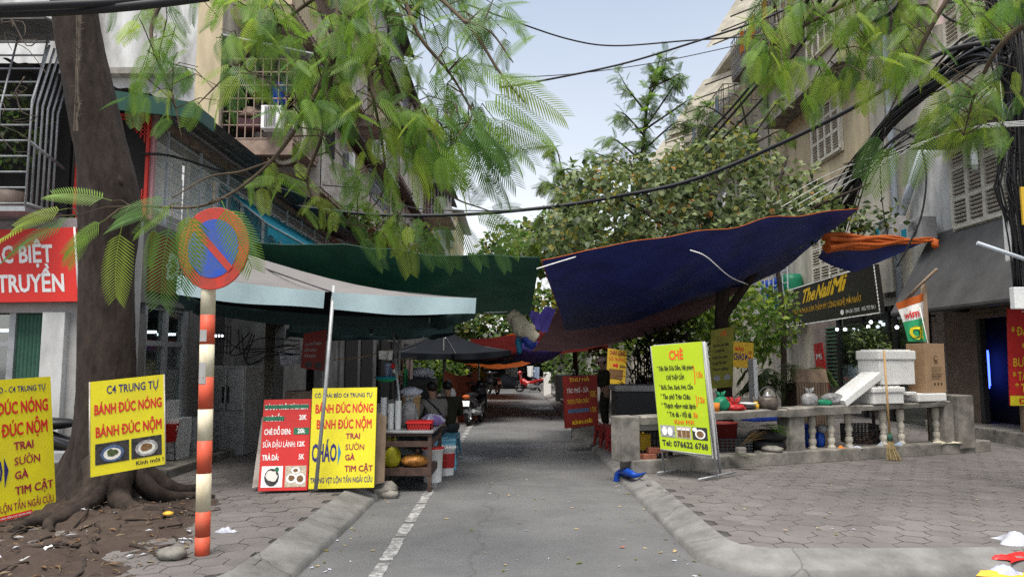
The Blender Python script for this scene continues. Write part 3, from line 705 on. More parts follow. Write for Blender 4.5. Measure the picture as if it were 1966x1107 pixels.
# street-side ground floor shops, stepping forward of the flats
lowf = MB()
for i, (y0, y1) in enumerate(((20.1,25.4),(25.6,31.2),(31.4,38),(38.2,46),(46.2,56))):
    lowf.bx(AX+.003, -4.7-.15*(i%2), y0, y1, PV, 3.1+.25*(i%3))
ab.part('shop_front', lowf, M['plasterdirtyshaded'])
for y0, y1 in ((20.6,22.2),(22.8,24.6),(26.2,28.0),(28.6,30.4),(32,34),(35,37),(39,41.4),(42,45)):
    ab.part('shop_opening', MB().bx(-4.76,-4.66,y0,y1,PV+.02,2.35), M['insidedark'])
cmats = ['greysteel','rusty','white','steel']; smats = ['corrwhite','corrwhite','plastergrey','corrwhite','plasteryellow']
def cage(y0, y1, z0, h, dep, style, first=False):
    x0, x1 = AX+.01, AX+dep; m = M[R.choice(cmats)]
    fl = ab.part('balcony_cage', MB().bx(x0,x1,y0,y1,z0-.10,z0).bx(x0,x1-.02,y0,y0+.08,z0-.35,z0-.1), M['rusty'])
    k = MB(); nb = int((y1-y0)/.14)
    if style in ('bars','half'):
        ztop = z0+h
        for i in range(nb+1):
            y = y0+(y1-y0)*i/nb; k.bx(x1-.012,x1+.012,y-.009,y+.009,z0,ztop)
        for q in range(5): k.bx(x1-.012,x1+.012,y0,y1,z0+h*q/4-.012,z0+h*q/4+.012)
        nx = max(4, int(dep/.16))
        for i in range(nx+1):
            x = x0+(x1-x0)*i/nx; k.bx(x-.009,x+.009,y0-.012,y0+.012,z0,ztop)
        for q in range(7): k.bx(x0,x1,y0-.012,y0+.012,z0+h*q/6-.012,z0+h*q/6+.012)
        ab.part('bars', k, m, fl)
    if style in ('sheet','half'):
        hh = h*.98 if style == 'sheet' else h*.42; s_ = MB(); n = int((y1-y0)/.09)
        s_.grid(n*2, 1, lambda u,v:(x1+.02+.015*math.sin(u*n*math.pi), y0+(y1-y0)*u, z0+hh*v), smooth=False)
        s_.grid(8, 1, lambda u,v:(x0+(x1-x0)*u, y0-.015, z0+hh*v), smooth=False)
        sm = M[R.choice(smats)]
        ab.part('sheet', s_, sm, fl)
        if style == 'sheet':
            wn_ = MB(); wn_.bx(x1+.03,x1+.06,y0+.3,y0+1.1,z0+h*.5,z0+h*.85); ab.part('window', wn_, M['insidedark'], fl)
    a = MB(); a.slab([(x0,y0-.2,z0+h+.45),(x0,y1+.2,z0+h+.45),(x1+.45,y1+.2,z0+h+.02),(x1+.45,y0-.2,z0+h+.02)],(0,0,.03))
    ab.part('awning', a, M[R.choice(['roofsheet','rusty','greysteel','roofsheet'])], fl)
    dk_ = MB().bx(AX+.012,AX+.05,y0+.1,y1-.1,z0+.02,z0+h-.05); ab.part('door', dk_, M['insidedark'], fl)
cage(15.15,17.1,6.30,1.75,1.55,'bars'); cage(17.2,23.0,5.75,1.95,1.6,'sheet')
ylist = [23.2,27.0,31.0,35.2,39.5,44.2,49.5,55]
for lv, z in enumerate((6.3,9.5,12.7)):
    for i, y0 in enumerate(ylist):
        y1 = (ylist+[61])[i+1]-.25
        cage(y0, y1, z+R.uniform(-.25,.25), 1.9, R.uniform(1.0,1.7), R.choice(['bars','half','sheet','half']))
    if lv: cage(15.6,19.0,z,1.9,1.3,'half'); cage(19.3,22.9,z,1.9,1.5,'sheet')
for i, y0 in enumerate((20.5,26,32,39)): cage(y0, y0+4.4, 3.75, 1.7, 1.25, ['half','bars','sheet','half'][i])
hose = MB().tube(smoothpl([W(572,215,15.3),W(585,262,15.4),W(570,300,15.5),W(540,312,15.6),W(520,290,15.7)],6), .05, 8)
ab.part('drain_hose', hose, M['plasterold'])
ac = T('air_conditioner', 'white air conditioner in the front corner of the caged balcony', 'air conditioner', W(528,252,15.05))
ac.part('case', MB().box(W(524,228,15.0),(.42,.28,.50),bev=.02), M['white'])
gg = MB()
for i in range(7): gg.bx(W(512,228,15).x+.01+i*.035,W(512,228,15).x+.02+i*.035,14.83,14.85,W(0,248,15).z,W(0,208,15).z)
ac.part('grille', gg, M['darksteel'])
dup(ac.o, W(668,330,19.5)+Vector((.0,0,0)), 0, 'white air conditioner hung outside the striped sheet balcony'); dup(ac.o, W(730,300,24.0), 0, 'white air conditioner on the farther caged balconies behind the leaves')
ab.part('wall_ledge', MB().bx(-15.8,AX-.6,14.7,14.95,7.55,7.68), M['concrete']); ab.part('rain_pipe', MB().tube([(-8.9,14.85,3.4),(-8.9,14.85,16.2)],.06,8), M['plastergrey']); ab.part('wall_vent', MB().bx(-8.2,-7.3,14.90,14.954,9.9,10.9).bx(-8.25,-7.25,14.86,14.899,9.8,9.9), M['insidedark'])
solo('water_barrel', MB().lathe([(.16,0),(.19,.05),(.19,.45),(.17,.5)], W(535,205,15.6), 14), M['bagblue'], 'blue plastic barrel inside the caged balcony above the corner roof', 'barrel')
leafcloud('balcony_plant', [(tuple(W(430,218,15.4)),(.35,.25,.45),240)], leaf_broad(.10,.06), [M['bushF'],M['bushA']], [.5,.5], 'green potted plant behind the bars of the first caged balcony', 'plant', tuple(W(430,252,15.4)))
pt_ = T('stove_pot', 'rusty brown pot stand behind bars at the middle of the caged balcony', 'pot', W(480,250,15.5))
pt_.part('stand', MB().box(W(482,240,15.5),(.5,.35,.22),bev=.02), M['tarpbrown']); pt_.part('pot', MB().lathe([(.22,0),(.24,.06),(.15,.10),(.15,.2),(.1,.24)], W(480,228,15.5), 14), M['rusty'])
# vines hanging on the flats
leafcloud('hanging_vine', [(tuple(W(720,440,22)),(.9,.7,.5),420),(tuple(W(795,460,26)),(1.0,.7,.7),420),(tuple(W(690,415,20)),(.4,.4,.35),160)], leaf_broad(.15,.12), [M['bushF'],M['bushA'],M['bushC']], [.5,.35,.15], 'green creeper spilling from the low flats behind the dark green tarp', 'vine', tuple(W(745,480,23)))
# turquoise awning
t = T('awning', 'bright turquoise awning sloping over the street side of the left building', 'awning', (-4.3,17,3.5))
aw = MB(); aw.grid(20,6,lambda u,v:(SX+.05+.78*v,11.6+6.2*u,4.42-.62*v-.05*math.sin(u*math.pi*4)**2*v)); t.part('canopy', aw, M['turq'])
vl = MB(); vl.grid(40,1,lambda u,v:(SX+.83,11.6+6.2*u,3.80-.05*math.sin(u*math.pi*4)**2-.22*v*(.8+.2*math.cos(u*90)))); t.part('valance', vl, M['turq'])
t.part('frame', MB().tube([(SX+.05,11.6,4.40),(SX+.83,11.6,3.78)],.015,6).tube([(SX+.05,17.8,4.40),(SX+.83,17.8,3.78)],.015,6).tube([(SX+.83,11.6,3.78),(SX+.83,17.8,3.78)],.015,6), M['greysteel'])
# far-left tall house with red balcony door
fh = T('far_house', 'narrow distant yellow house with red balcony door and grey tin roof', 'house', (-6,70,0))
fh.part('wall', MB().bx(-12,-5.2,66.5,78,0,15.5), M['plasteryellow']); fh.part('roof', MB().slab([(-12.5,66,16.2),(-4.4,66,15.2),(-4.4,79,15.2),(-12.5,79,16.2)],(0,0,.15)), M['greysteel'])
fh.part('balcony_door', MB().bx(-9.0,-6.6,66.40,66.49,12.2,15.0), M['tarpred']); fh.part('shutter', MB().bx(-6.4,-5.4,66.40,66.49,12.0,14.8), M['greysteel'])
rb = T('balcony_hut', 'red corrugated sheet hut on a balcony near the end of the left flats', 'balcony', W(800,420,40))
p0, p1 = W(776,410,40), W(815,350,40)
hb = MB(); hb.grid(48,1,lambda u,v:(p0.x+(p1.x-p0.x)*u, 40+.03*math.sin(u*48*1.57), p0.z+(p1.z-p0.z)*v), smooth=False); hb.bx(p1.x-.02,p1.x,40.03,44,p0.z,p1.z); rb.part('sheet', hb, M['tarpred'])
q0, q1 = W(816,412,40), W(866,362,40)
rb.part('bars', (lambda k: [k.bx(q0.x+(q1.x-q0.x)*i/8-.02,q0.x+(q1.x-q0.x)*i/8+.02,39.98,40.02,q0.z,q1.z) for i in range(9)] and k)(MB()), M['greysteel'])
rb.part('roof', MB().slab([(p0.x-.3,39.6,p1.z+.1),(q1.x+.1,39.6,q1.z+.1),(q1.x+.1,44,q1.z+.3),(p0.x-.3,44,p1.z+.3)],(0,0,.06)), M['roofsheet'])
rb.part('floor', MB().slab([(AX,39.9,p0.z-.15),(q1.x,39.9,q0.z-.15),(q1.x,44,q0.z-.15),(AX,44,p0.z-.15)],(0,0,.12)), M['plasterold'])

# ================================================================ left tree
tt = T('roadside_tree', 'old dark-trunked tree with feathery leaves and a yellow board tied to its trunk', 'tree', TREE)
def trunkmesh():
    pl = smoothpl([(-4.27,7.75,-.1),(-4.27,7.75,.45),(-4.25,7.75,.9),(-4.27,7.75,1.6),(-4.30,7.72,2.6),(-4.28,7.65,3.4),(-4.47,7.55,4.3),(-4.64,7.45,5.2),(-4.7,7.3,6.4),(-4.3,7.1,7.6)], 14)
    rr = []
    for p in pl:
        z = p.z; r = .262+.04*max(0,1-abs(z-3.2)/.6); r += .36*math.exp(-max(0,z)/.22)+.10*math.exp(-max(0,z)/.7)
        if z > 3.6: r -= .026*(z-3.6)
        rr.append(r)
    n = 84; V = []; F = []
    for i, p in enumerate(pl):
        for k in range(n):
            a = 2*math.pi*k/n; z = p.z
            fl = 1+(.30*math.exp(-max(0,z-.1)/.45))*(.5*math.cos(5*a+.6)+.3*math.cos(8*a+2))+.045*math.sin(3*a+z*1.3)+.02*math.sin(7*a+z*2.1)+.022*abs(math.sin(13*a+1.6*math.sin(2.3*z)+.7*math.sin(5.1*z+a*3)))*math.sin(4.1*z+5*a+math.sin(9*a))+R.uniform(-.014,.014)
            V.append((p.x+rr[i]*fl*math.cos(a), p.y+rr[i]*fl*math.sin(a), p.z))
    for i in range(len(pl)-1):
        for k in range(n): F.append((i*n+k, i*n+(k+1)%n, (i+1)*n+(k+1)%n, (i+1)*n+k))
    m = MB().raw(V, F)
    for f in m.bm.faces: f.smooth = True
    for dx, dy, l, r in ((1.0,.15,.85,.10),(.85,-.6,1.2,.13),(.1,-1,1.1,.12),(-1,.02,1.1,.15),(.3,-1,1.1,.11),(-1,.3,1.2,.15),(.75,.75,.9,.12)):
        d = Vector((dx,dy,0)).normalized(); sd = Vector((-d.y,d.x,0)); pts = []
        for k in range(9):
            q = k/8; p = Vector((-4.27,7.75,0))+d*(.25+l*q)+sd*.16*math.sin(q*5+dx*3); pts.append(Vector((p.x,p.y,PV+.42*math.exp(-q*3.2)+.03-.05*q+.02*math.sin(q*9))))
        m.tube(pts, [r*1.05*(1-.85*k/8)+.012 for k in range(9)], 9)
    m.ell((-4.14,7.47,3.45),(.10,.06,.11),10,7,wob=.15,rng=R)
    return m
tt.part('trunk', trunkmesh(), M['bark'])
rootlets = MB()
for i in range(65):
    a = R.uniform(-2.9,.15); d = R.uniform(.7,2.4); p = Vector((-4.27+d*math.cos(a),7.75+d*math.sin(a)*1.25,0))
    if not inpoly(p.x,p.y,soil_poly): continue
    dr_ = Vector((math.cos(a+R.uniform(-1.2,1.2)),math.sin(a+R.uniform(-1.2,1.2)),0)); pts = []
    r0 = R.uniform(.004,.014)
    for k in range(7):
        if not inpoly(p.x,p.y,soil_poly): break
        pts.append(Vector((p.x,p.y,sz(p.x,p.y)+r0*.3+R.uniform(-.01,.015)))); p = p+dr_*R.uniform(.08,.17); dr_ = (dr_+Vector((R.uniform(-.6,.6),R.uniform(-.6,.6),0))).normalized()
    if len(pts) > 3: rootlets.tube(smoothpl(pts,2), r0, 6)
tt.part('root', rootlets, M['bark'])
av = MB()
for i in range(7):
    px = 152+R.uniform(-4,4); pts = [W(px+R.uniform(-3,3)-(y-20)*.02, y, 7.02+.02*i-.0002*y) for y in range(12,260,24)]; av.tube(pts, .006, 4)
for i in range(60):
    y = R.uniform(20,255); p = W(153+R.uniform(-5,4)-(y-20)*.02, y, 7.0); av.tube([p, p+Vector((R.uniform(-.05,.05),-.02,R.uniform(-.03,.05)))], .003, 4)
tt.part('creeper', av, M['deadtwig'])
FEA = leaf_feather(); FEB = leaf_feather(22,.42,.125,.35,2,.0092); ITEMB = []
BR = []      # (polyline, radius0, radius1)
def branch(pts, r0, r1): pl = smoothpl([W(*p) if not isinstance(p, Vector) else p for p in pts], 7); BR.append((pl, r0, r1)); return pl
top = Vector((-4.35,7.15,7.3))
b1 = branch([top,(420,-260,6.4),(560,-120,5.7),(640,-30,5.3),(690,60,5.2),(722,190,5.0),(790,250,4.9),(900,235,4.8)], .045, .005)
b2 = branch([(640,-30,5.3),(648,60,5.2),(600,190,5.0),(520,310,4.9),(400,392,4.7),(250,395,4.5)], .022, .006)
b3 = branch([(560,-120,5.7),(760,-60,5.2),(890,40,4.8),(960,140,4.6),(1010,200,4.5)], .022, .004)
b4 = branch([(690,60,5.2),(770,210,5.3),(830,330,5.3),(870,378,5.2),(940,405,5.0)], .016, .004)
b5 = branch([top,(330,-100,6.4),(290,60,6.2),(330,180,6.0),(350,270,5.9)], .03, .004)
b6 = branch([(648,60,5.2),(620,250,5.4),(590,350,5.4),(640,420,5.4),(760,440,5.4)], .018, .004)
b7 = branch([(640,-30,5.3),(520,60,5.4),(450,130,5.4),(380,200,5.4)], .018, .004)
b8 = branch([(760,-60,5.2),(800,60,5.0),(870,150,5.0),(930,260,4.9)], .02, .004)
b9 = branch([(890,40,4.8),(940,60,4.6),(985,120,4.5)], .012, .004)
b10 = branch([(690,60,5.2),(740,330,5.6),(700,420,5.6)], .014, .004)
b11 = branch([(520,310,4.9),(460,330,4.8),(400,340,4.5),(330,380,4.3)], .010, .004)
ITEMS = []
TW = MB()
def leaves_at(p, n, dirpx=None, scale=(.75,1.1), droop=.55, spread=.8, w=(.5,.3,.2)):
    for k in range(n):
        d = np.array([R.uniform(-1,1), R.uniform(-.7,.7), R.uniform(-.9,.15)-droop])*spread
        if dirpx is not None: d = d*.55+np.array(dirpx)
        up = np.array([0,0,1.0])+rnd3()*.35-np.array([0,.45,0])
        ITEMS.append((np.array(p), d, up, R.uniform(*scale), NR.choice(3, p=w)))
def sprays(poly, n, d0, d1, per=3, scale=(.75,1.1), droop=.5, dirpx=None, w=(.5,.3,.2), hang=.25):
    allp = [(q, r) for pl, r, _ in BR for q in pl]
    for x, y in polysample(poly, n):
        d = R.uniform(d0, d1); p = W(x, y, d)
        q = min(allp, key=lambda a: (a[0]-p).length)[0]
        mid = q.lerp(p, .55)+Vector((R.uniform(-.06,.06),0,.05+.08*R.random()))
        TW.tube([q, mid, p], [.006,.0045,.003], 4, cap=False)
        leaves_at(p, per, dirpx, scale, droop, w=w)
        leaves_at(mid, 1, dirpx, scale, droop, w=w)
sprays([(420,-40),(1000,-40),(985,60),(960,120),(900,200),(800,240),(640,230),(430,190)], 135, 4.6, 5.8, 2, (.40,.70), .2)
sprays([(200,-20),(440,-20),(430,190),(330,260),(250,190)], 26, 5.4, 6.8, 1, (.5,.75), .3)
sprays([(700,200),(900,200),(980,240),(930,330),(850,330),(740,310)], 34, 4.6, 5.4, 1, (.5,.8), .4, dirpx=(.4,0,-.3))
sprays([(470,330),(600,320),(760,380),(880,400),(870,440),(700,450),(500,390)], 18, 4.9, 5.7, 1, (.38,.6), .2, w=(.5,.25,.25))
sprays([(560,240),(720,240),(780,330),(700,370),(590,320)], 14, 4.9, 5.6, 1, (.45,.7), .3)
# individual long leaves seen against the sky and in front of the tarp
for x0, y0, x1, y1, d in ((935,140,1085,190,4.5),(930,170,1070,235,4.5),(920,215,1035,285,4.6),(945,225,1060,265,4.6),(900,245,1000,330,4.8),(880,255,960,345,4.8),(850,250,905,340,4.9),(830,255,860,330,4.9),(960,120,1005,60,4.5),
   (930,400,1000,470,5.0),(900,405,935,345,5.0),(905,410,985,425,5.0),(870,415,935,490,5.1),(840,420,870,505,5.2),(770,430,790,515,5.3),(935,400,990,385,5.0),(860,330,900,270,5.0),(690,450,740,500,5.4),(950,460,975,510,5.0),(800,430,835,500,5.3),
   (870,60,985,10,4.6),(900,30,990,-20,4.7),
   (930,150,1030,135,4.5),(915,190,1020,215,4.55),(905,220,990,300,4.6),(890,240,950,320,4.7),(910,120,1015,165,4.6),(865,200,930,280,4.8),(960,300,1045,260,4.7),(840,300,900,360,4.9)):
    a, c = W(x0,y0,d), W(x1,y1,d-.05); v = c-a; ITEMB.append((np.array(a), np.array(v), np.array([0,-.75,.6])+rnd3()*.15, v.length/.40, NR.choice(3,p=[.3,.6,.1])))
# the near cluster in front of the trunk and over the road sign
for x0, y0, x1, y1, d in ((150,412,0,455,4.4),(215,385,100,350,4.5),(205,420,110,470,4.4),(235,430,200,560,4.4),(310,400,205,415,4.4),(330,380,215,400,4.4),(300,430,270,500,4.5),(330,415,290,570,4.4),(360,400,372,500,4.3),(425,385,478,500,4.3),(340,390,250,430,4.4),(380,395,330,540,4.4),(130,400,20,415,4.4),(170,440,120,500,4.4),(60,430,-60,470,4.4)):
    a, c = W(x0,y0,d), W(x1,y1,d-.05); v = c-a; ITEMB.append((np.array(a), np.array(v), np.array([.1,-.7,.75])+rnd3()*.2, v.length/.40, NR.choice(3,p=[.5,.2,.3])))
for k in ((250,395,4.5,150,412,4.4),(250,395,4.5,235,430,4.4),(250,395,4.5,215,385,4.5),(330,392,4.6,330,415,4.4),(330,392,4.6,300,430,4.5),(400,390,4.7,420,385,4.3),(400,392,4.7,440,380,4.4),(330,392,4.6,360,400,4.3),(150,412,4.4,60,430,4.4),(205,420,4.4,250,395,4.5),(150,412,4.4,130,400,4.4)):
    TW.tube([W(*k[:3]), (W(*k[:3])+W(*k[3:]))/2+Vector((0,0,.02)), W(*k[3:])], [.005,.004,.003], 4)
for pl, r0, r1 in BR: TW.tube(pl, [r0+(r1-r0)*i/(len(pl)-1) for i in range(len(pl))], 7)
tt.part('limb', TW, M['twig'])
V, F, mi = inst(FEA, ITEMS); V2, F2, mi2 = inst(FEB, ITEMB); F = np.vstack([F, F2+len(V)]); V = np.vstack([V, V2]); mi = np.concatenate([mi, mi2])
o = bpy.data.objects.new('crown', npmesh('crown', V-np.array(tt.loc), F, mi, [M['leafA'],M['leafB'],M['leafC']])); COL.objects.link(o); o.parent = tt.o
# ================================================================ right: apartment building
BX = 9.5
rbld = T('apartment_building', 'pale stained apartment building with louvred white shutters and a white drain pipe', 'building', (12,25,0))
w = MB().bx(BX,18,6,48,3.2,14.2).bx(BX,18,15.9,48,0,3.2).bx(BX,18,6,13.2,0,3.2)
rbld.part('wall', w, M['plasterold'])
rbld.part('lower_wall', MB().bx(BX-.04,BX-.003,8,17.1,3.2,6.9), M['plasterwhite'])
rbld.part('ochre_wall', MB().bx(BX-.04,BX-.003,18.9,26,6.95,10.4), M['plasteryellow'])
rbld.part('roof_edge', MB().bx(BX-.5,18.2,5.8,48.2,14.2,14.4), M['plasterold'])
rbld.part('sunshade_slab', MB().bx(BX-1.0,BX-.05,10.0,15.6,6.18,6.32), M['concrete']); rbld.part('sunshade_slab', MB().bx(BX-.75,BX-.05,19.0,24.8,9.62,9.74), M['concrete'])
rbld.part('wall_pilaster', MB().bx(BX-.12,BX-.045,17.9,18.6,3.3,14.1), M['plasterold']); rbld.part('wall_pilaster', MB().bx(BX-.12,BX-.045,26.3,26.9,3.3,14.1), M['plasterold'])
def shutterwin(y0, y1, z0, z1, cols=4, rows=(.36,.40,.24), par=rbld):
    f = MB(); x = BX-.05
    fr = par.part('window', f.bx(x-.05,x,y0-.08,y1+.08,z0-.08,z1+.08), M['shutter'])
    par.part('recess', MB().bx(x-.054,x-.051,y0,y1,z0,z1), M['louvredark'], fr)
    s = MB(); cw = (y1-y0)/cols
    for c in range(cols+1): s.bx(x-.10,x-.055,y0+c*cw-.05,y0+c*cw+.05,z0,z1)
    zz = z0
    for r in list(rows)+[0]:
        s.bx(x-.098,x-.055,y0,y1,zz-.04,zz+.04); zz += (z1-z0)*r
    n = int((z1-z0)/.085)
    for i in range(n):
        z = z0+.04+i*.085
        for c in range(cols):
            s.box((x-.078, y0+(c+.5)*cw, z), (.05, cw-.1, .018), rot=Matrix.Rotation(rad(38),4,'Y'))
    par.part('shutter', s, M['shutter'], fr)
shutterwin(20.4,22.3,7.65,9.25); shutterwin(13.2,15.3,4.40,6.02); shutterwin(20.2,22.6,3.95,5.35); shutterwin(20.6,22.4,11.0,12.6); shutterwin(13.2,15.2,7.7,9.3); shutterwin(29,31,7.6,9.2)
rbld.part('drain_pipe', MB().tube([(BX-.18,17.5,2.6),(BX-.2,17.5,14)], .085, 10).tube([(BX-.18,16.2,6.35),(BX-.2,17.35,4.9)], .09, 8), M['pvc'])
rbld.part('drain_pipe', MB().tube([(BX-.2,16.9,8),(BX-.2,16.9,14)], .05, 8), M['pvc'])
# balconies with tin roofs high on the far part
def rbalc(y0, y1, z0, dep, h=1.9, roof=True, cols=True):
    x = BX-dep
    s = rbld.part('balcony', MB().bx(x,BX-.04,y0,y1,z0-.15,z0).bx(x,x+.08,y0,y1,z0,z0+.25), M['concrete'])
    k = MB(); n = int((y1-y0)/.22)
    for i in range(n+1): y = y0+(y1-y0)*i/n; k.bx(x-.012,x+.012,y-.012,y+.012,z0,z0+h)
    for q in range(4): k.bx(x-.015,x+.015,y0,y1,z0+h*q/3-.015,z0+h*q/3+.015)
    for i in range(6): xx = x+dep*i/6; k.bx(xx-.012,xx+.012,y0-.012,y0+.012,z0,z0+h)
    for q in range(4): k.bx(x,BX,y0-.015,y0+.015,z0+h*q/3-.015,z0+h*q/3+.015)
    rbld.part('railing', k, M['greysteel'], s)
    if roof:
        g = MB(); nn = int((y1-y0)/.12)
        g.grid(nn, 6, lambda u,v:(BX-.05-(dep+.8)*v, y0-.4+(y1-y0+.8)*u, z0+h+.75-.75*v+.03*math.sin(u*nn*math.pi)), smooth=False); rbld.part('tin_roof', g, M['tinroof'], s)
        p = MB()
        for i in range(5): y = y0+(y1-y0)*i/4; p.tube([(BX-.05,y,z0+h+.68),(x-.7,y,z0+h-.04)], .025, 6)
        rbld.part('rafter', p, M['darksteel'], s)
    for i in range(3):
        c = MB(); yy = y0+.6+i*(y1-y0-1)/3; c.grid(6,5,lambda u,v:(x-.03+.02*math.sin(u*9),yy+.5*u,z0+h*.9-.8*v)); rbld.part('laundry', c, M[R.choice(['clothpink','clothblue','white','clothorange'])], s)
rbalc(27.5,34,10.4,1.3); rbalc(34.5,42,10.2,1.4); rbalc(22.4,27.0,12.3,1.1,1.4); rbalc(27.5,34,7.0,1.1,1.3,False); rbalc(34.5,42,6.9,1.2,1.4,False); rbalc(15.5,17.0,9.6,1.0,1.5)
rbld.part('red_shirt', MB().grid(8,6,lambda u,v:(BX-.6+.05*math.sin(u*8),14.4+.6*u,9.3-.8*v+.08*math.sin(u*3.1))), M['clothpink'])
# ground floor: brown tiled shop with door, grey awning, rolled shutter
gs = T('ground_floor_shop', 'brown tiled shop entrance with a dark doorway and rolled shutter under the grey awning', 'shop', (BX,14,0))
gs.part('tiled_wall', MB().bx(BX-.09,BX-.003,14.78,15.88,PV,3.3), M['browntile']); gs.part('tiled_wall', MB().bx(BX-.09,BX-.003,12.0,12.9,PV,3.3), M['browntile'])
gs.part('shutter_box', MB().bx(BX-.14,BX-.01,12.9,14.78,2.45,3.3), M['rusty'])
sh = MB()
for i in range(9): sh.bx(BX-.16,BX-.145,12.9,14.78,2.46+i*.09,2.53+i*.09)
gs.part('roller_shutter', sh, M['browntile'])
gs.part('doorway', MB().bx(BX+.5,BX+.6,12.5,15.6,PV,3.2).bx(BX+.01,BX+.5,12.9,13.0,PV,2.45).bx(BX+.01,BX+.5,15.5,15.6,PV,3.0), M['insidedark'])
gs.part('door_frame', MB().bx(BX-.13,BX-.02,14.66,14.78,PV,2.45), M['darksteel']); gs.part('door_frame', MB().bx(BX-.13,BX-.02,12.9,13.0,PV,2.45), M['darksteel'])
gs.part('step', MB().bx(BX-.75,BX+.4,11.5,15.7,PV-.02,.36,.02), M['concrete'])
p0, p1 = WX(1897,745,BX+.25), WX(1894,672,BX+.25)
gs.part('neon_tube', MB().tube([p0,p1],.035,8).bx(BX+.28,BX+.30,p0.y-.02,p0.y+.22,p0.z+.05,p1.z-.05), M['neon'])
gs.part('wall_lamp', MB().box((BX-.2,15.1,2.75),(.22,.2,.3),bev=.03), M['black'])
aw = T('awning', 'dark grey sloping awning panel over the brown shop entrance', 'awning', (9,13,2.6))
aw.part('canopy', MB().slab([(BX-.05,16.3,4.42),(BX-.05,9.4,4.42),(BX-1.05,9.4,2.66),(BX-1.05,16.3,2.66)],(0,0,-.05)), M['awningdark'])
aw.part('frame', MB().tube([(BX-.05,16.25,4.30),(BX-1.0,16.25,2.62)],.03,6).tube([(BX-1.0,9.4,2.6),(BX-1.0,16.3,2.6)],.03,6).tube([(BX-.1,16.25,2.6),(BX-1.0,16.25,2.6)],.025,6), M['darksteel'])
# nail salon
ns = T('nail_salon', 'glass-fronted nail salon with bright spot lamps behind the potted palm', 'shop', (BX,19,0))
ns.part('wall', MB().bx(BX-.10,BX-.003,21.0,22.9,PV,3.0), M['plasterpink']); ns.part('wall', MB().bx(BX-.10,BX-.003,15.9,16.4,PV,3.0), M['plasterpink'])
ns.part('interior', MB().bx(BX-.03,BX-.004,16.4,20.9,PV,2.95), M['inside'])
fr = MB()
for y in (16.4,17.7,18.05,19.4,20.8): fr.bx(BX-.22,BX-.12,y,y+.14,PV,2.95)
fr.bx(BX-.22,BX-.12,16.4,20.9,2.82,2.95); ns.part('door_frame', fr, M['black'])
ns.part('pane', MB().bx(BX-.18,BX-.17,16.5,20.8,PV,2.82), M['glassdoor']); ns.part('frosted_band', MB().bx(BX-.165,BX-.16,18.2,20.8,PV+.3,1.5), M['plasterwhite'])
for px, py in ((1607,632),(1622,632),(1667,627),(1672,618),(1722,628)):
    p = WX(px,py,BX-.30); ns.part('spot_lamp', MB().ell(p,(.045,.045,.045),10,6), M['lamp'])
for px, py in ((1650,634),(1700,622)):
    p = WX(px,py,BX-.05); ns.part('ceiling_lamp', MB().box(p,(.02,.35,.07)), M['lamp'])
ns.part('side_shutter', (lambda k:[k.box((BX-.13,21.5,.9+i*.11),(.05,.75,.03),rot=Matrix.Rotation(rad(35),4,'Y')) for i in range(16)] and k)(MB()), M['curtain'])
t = T('wall_sign', 'narrow red and yellow vertical sign beside the nail salon glass door', 'sign', (BX-.3,21,1))
s = Board(WX(1562,660,BX-.35),WX(1577,657,BX-.35),WX(1590,745,BX-.35),WX(1571,748,BX-.35),.03); t.part('panel', s.panel(), M['redsign'])
s.rect(0,.72,1,1,M['ochre']); s.text('Mi',.2,.8,.36,.13,M['inkwhite'],.03); s.text('GỘI',.15,.85,.66,.08,M['nailgold'],.03); s.put(t)
t = T('shop_sign', 'black nail salon sign with big gold script letters and light-string edge', 'sign', (8.6,20,2.7))
s = Board(WX(1506,560,8.6),WX(1678,507,8.6),WX(1690,600,8.6),WX(1512,627,8.6),.12)
t.part('panel', s.panel(), M['nailboard'])
s.text('The',.21,.38,.44,.34,M['nailgold'],.035,shear=.16,tilt=-.03); s.text('Nail',.39,.55,.42,.34,M['nailgold'],.035,shear=.16,tilt=-.03); s.text('Mi',.57,.70,.40,.36,M['nailgold'],.035,shear=.16,tilt=-.03)
s.text('CHUYÊN PHUN XĂM THẨM MỸ CÔNG NGHỆ MỚI NHẤT',.09,.86,.70,.13,M['inkgold'],.01); s.text('094 561 3333   035 777 84.1',.70,.97,.90,.08,M['inkwhite'],.01); s.disc(.665,.86,.018,.06,M['inkwhite']); s.text('SỐ 4 TRUNG TỰ',.07,.20,.955,.07,M['inkwhite'],.01); s.disc(.05,.92,.012,.04,M['inkwhite'])
s.put(t)
lt = MB()
for i in range(60):
    for u, v in ((i/60,1.0),(i/60,0.0)): lt.box(s.P(u+.004,v,.01),(.05,.02,.025))
for i in range(14): lt.box(s.P(0,i/14,.01),(.02,.02,.05)); lt.box(s.P(1,i/14,.01),(.02,.02,.05))
lt.tube([s.P(0,0,.008),s.P(1,0,.008),s.P(1,1,.008),s.P(0,1,.008),s.P(0,0,.008)],.006,4); t.part('light_string', lt, M['inkwhite'])
t.part('arm', MB().tube([s.P(.62,.25,.02), s.P(.70,-.02,.30)],.012,6), M['steel'])
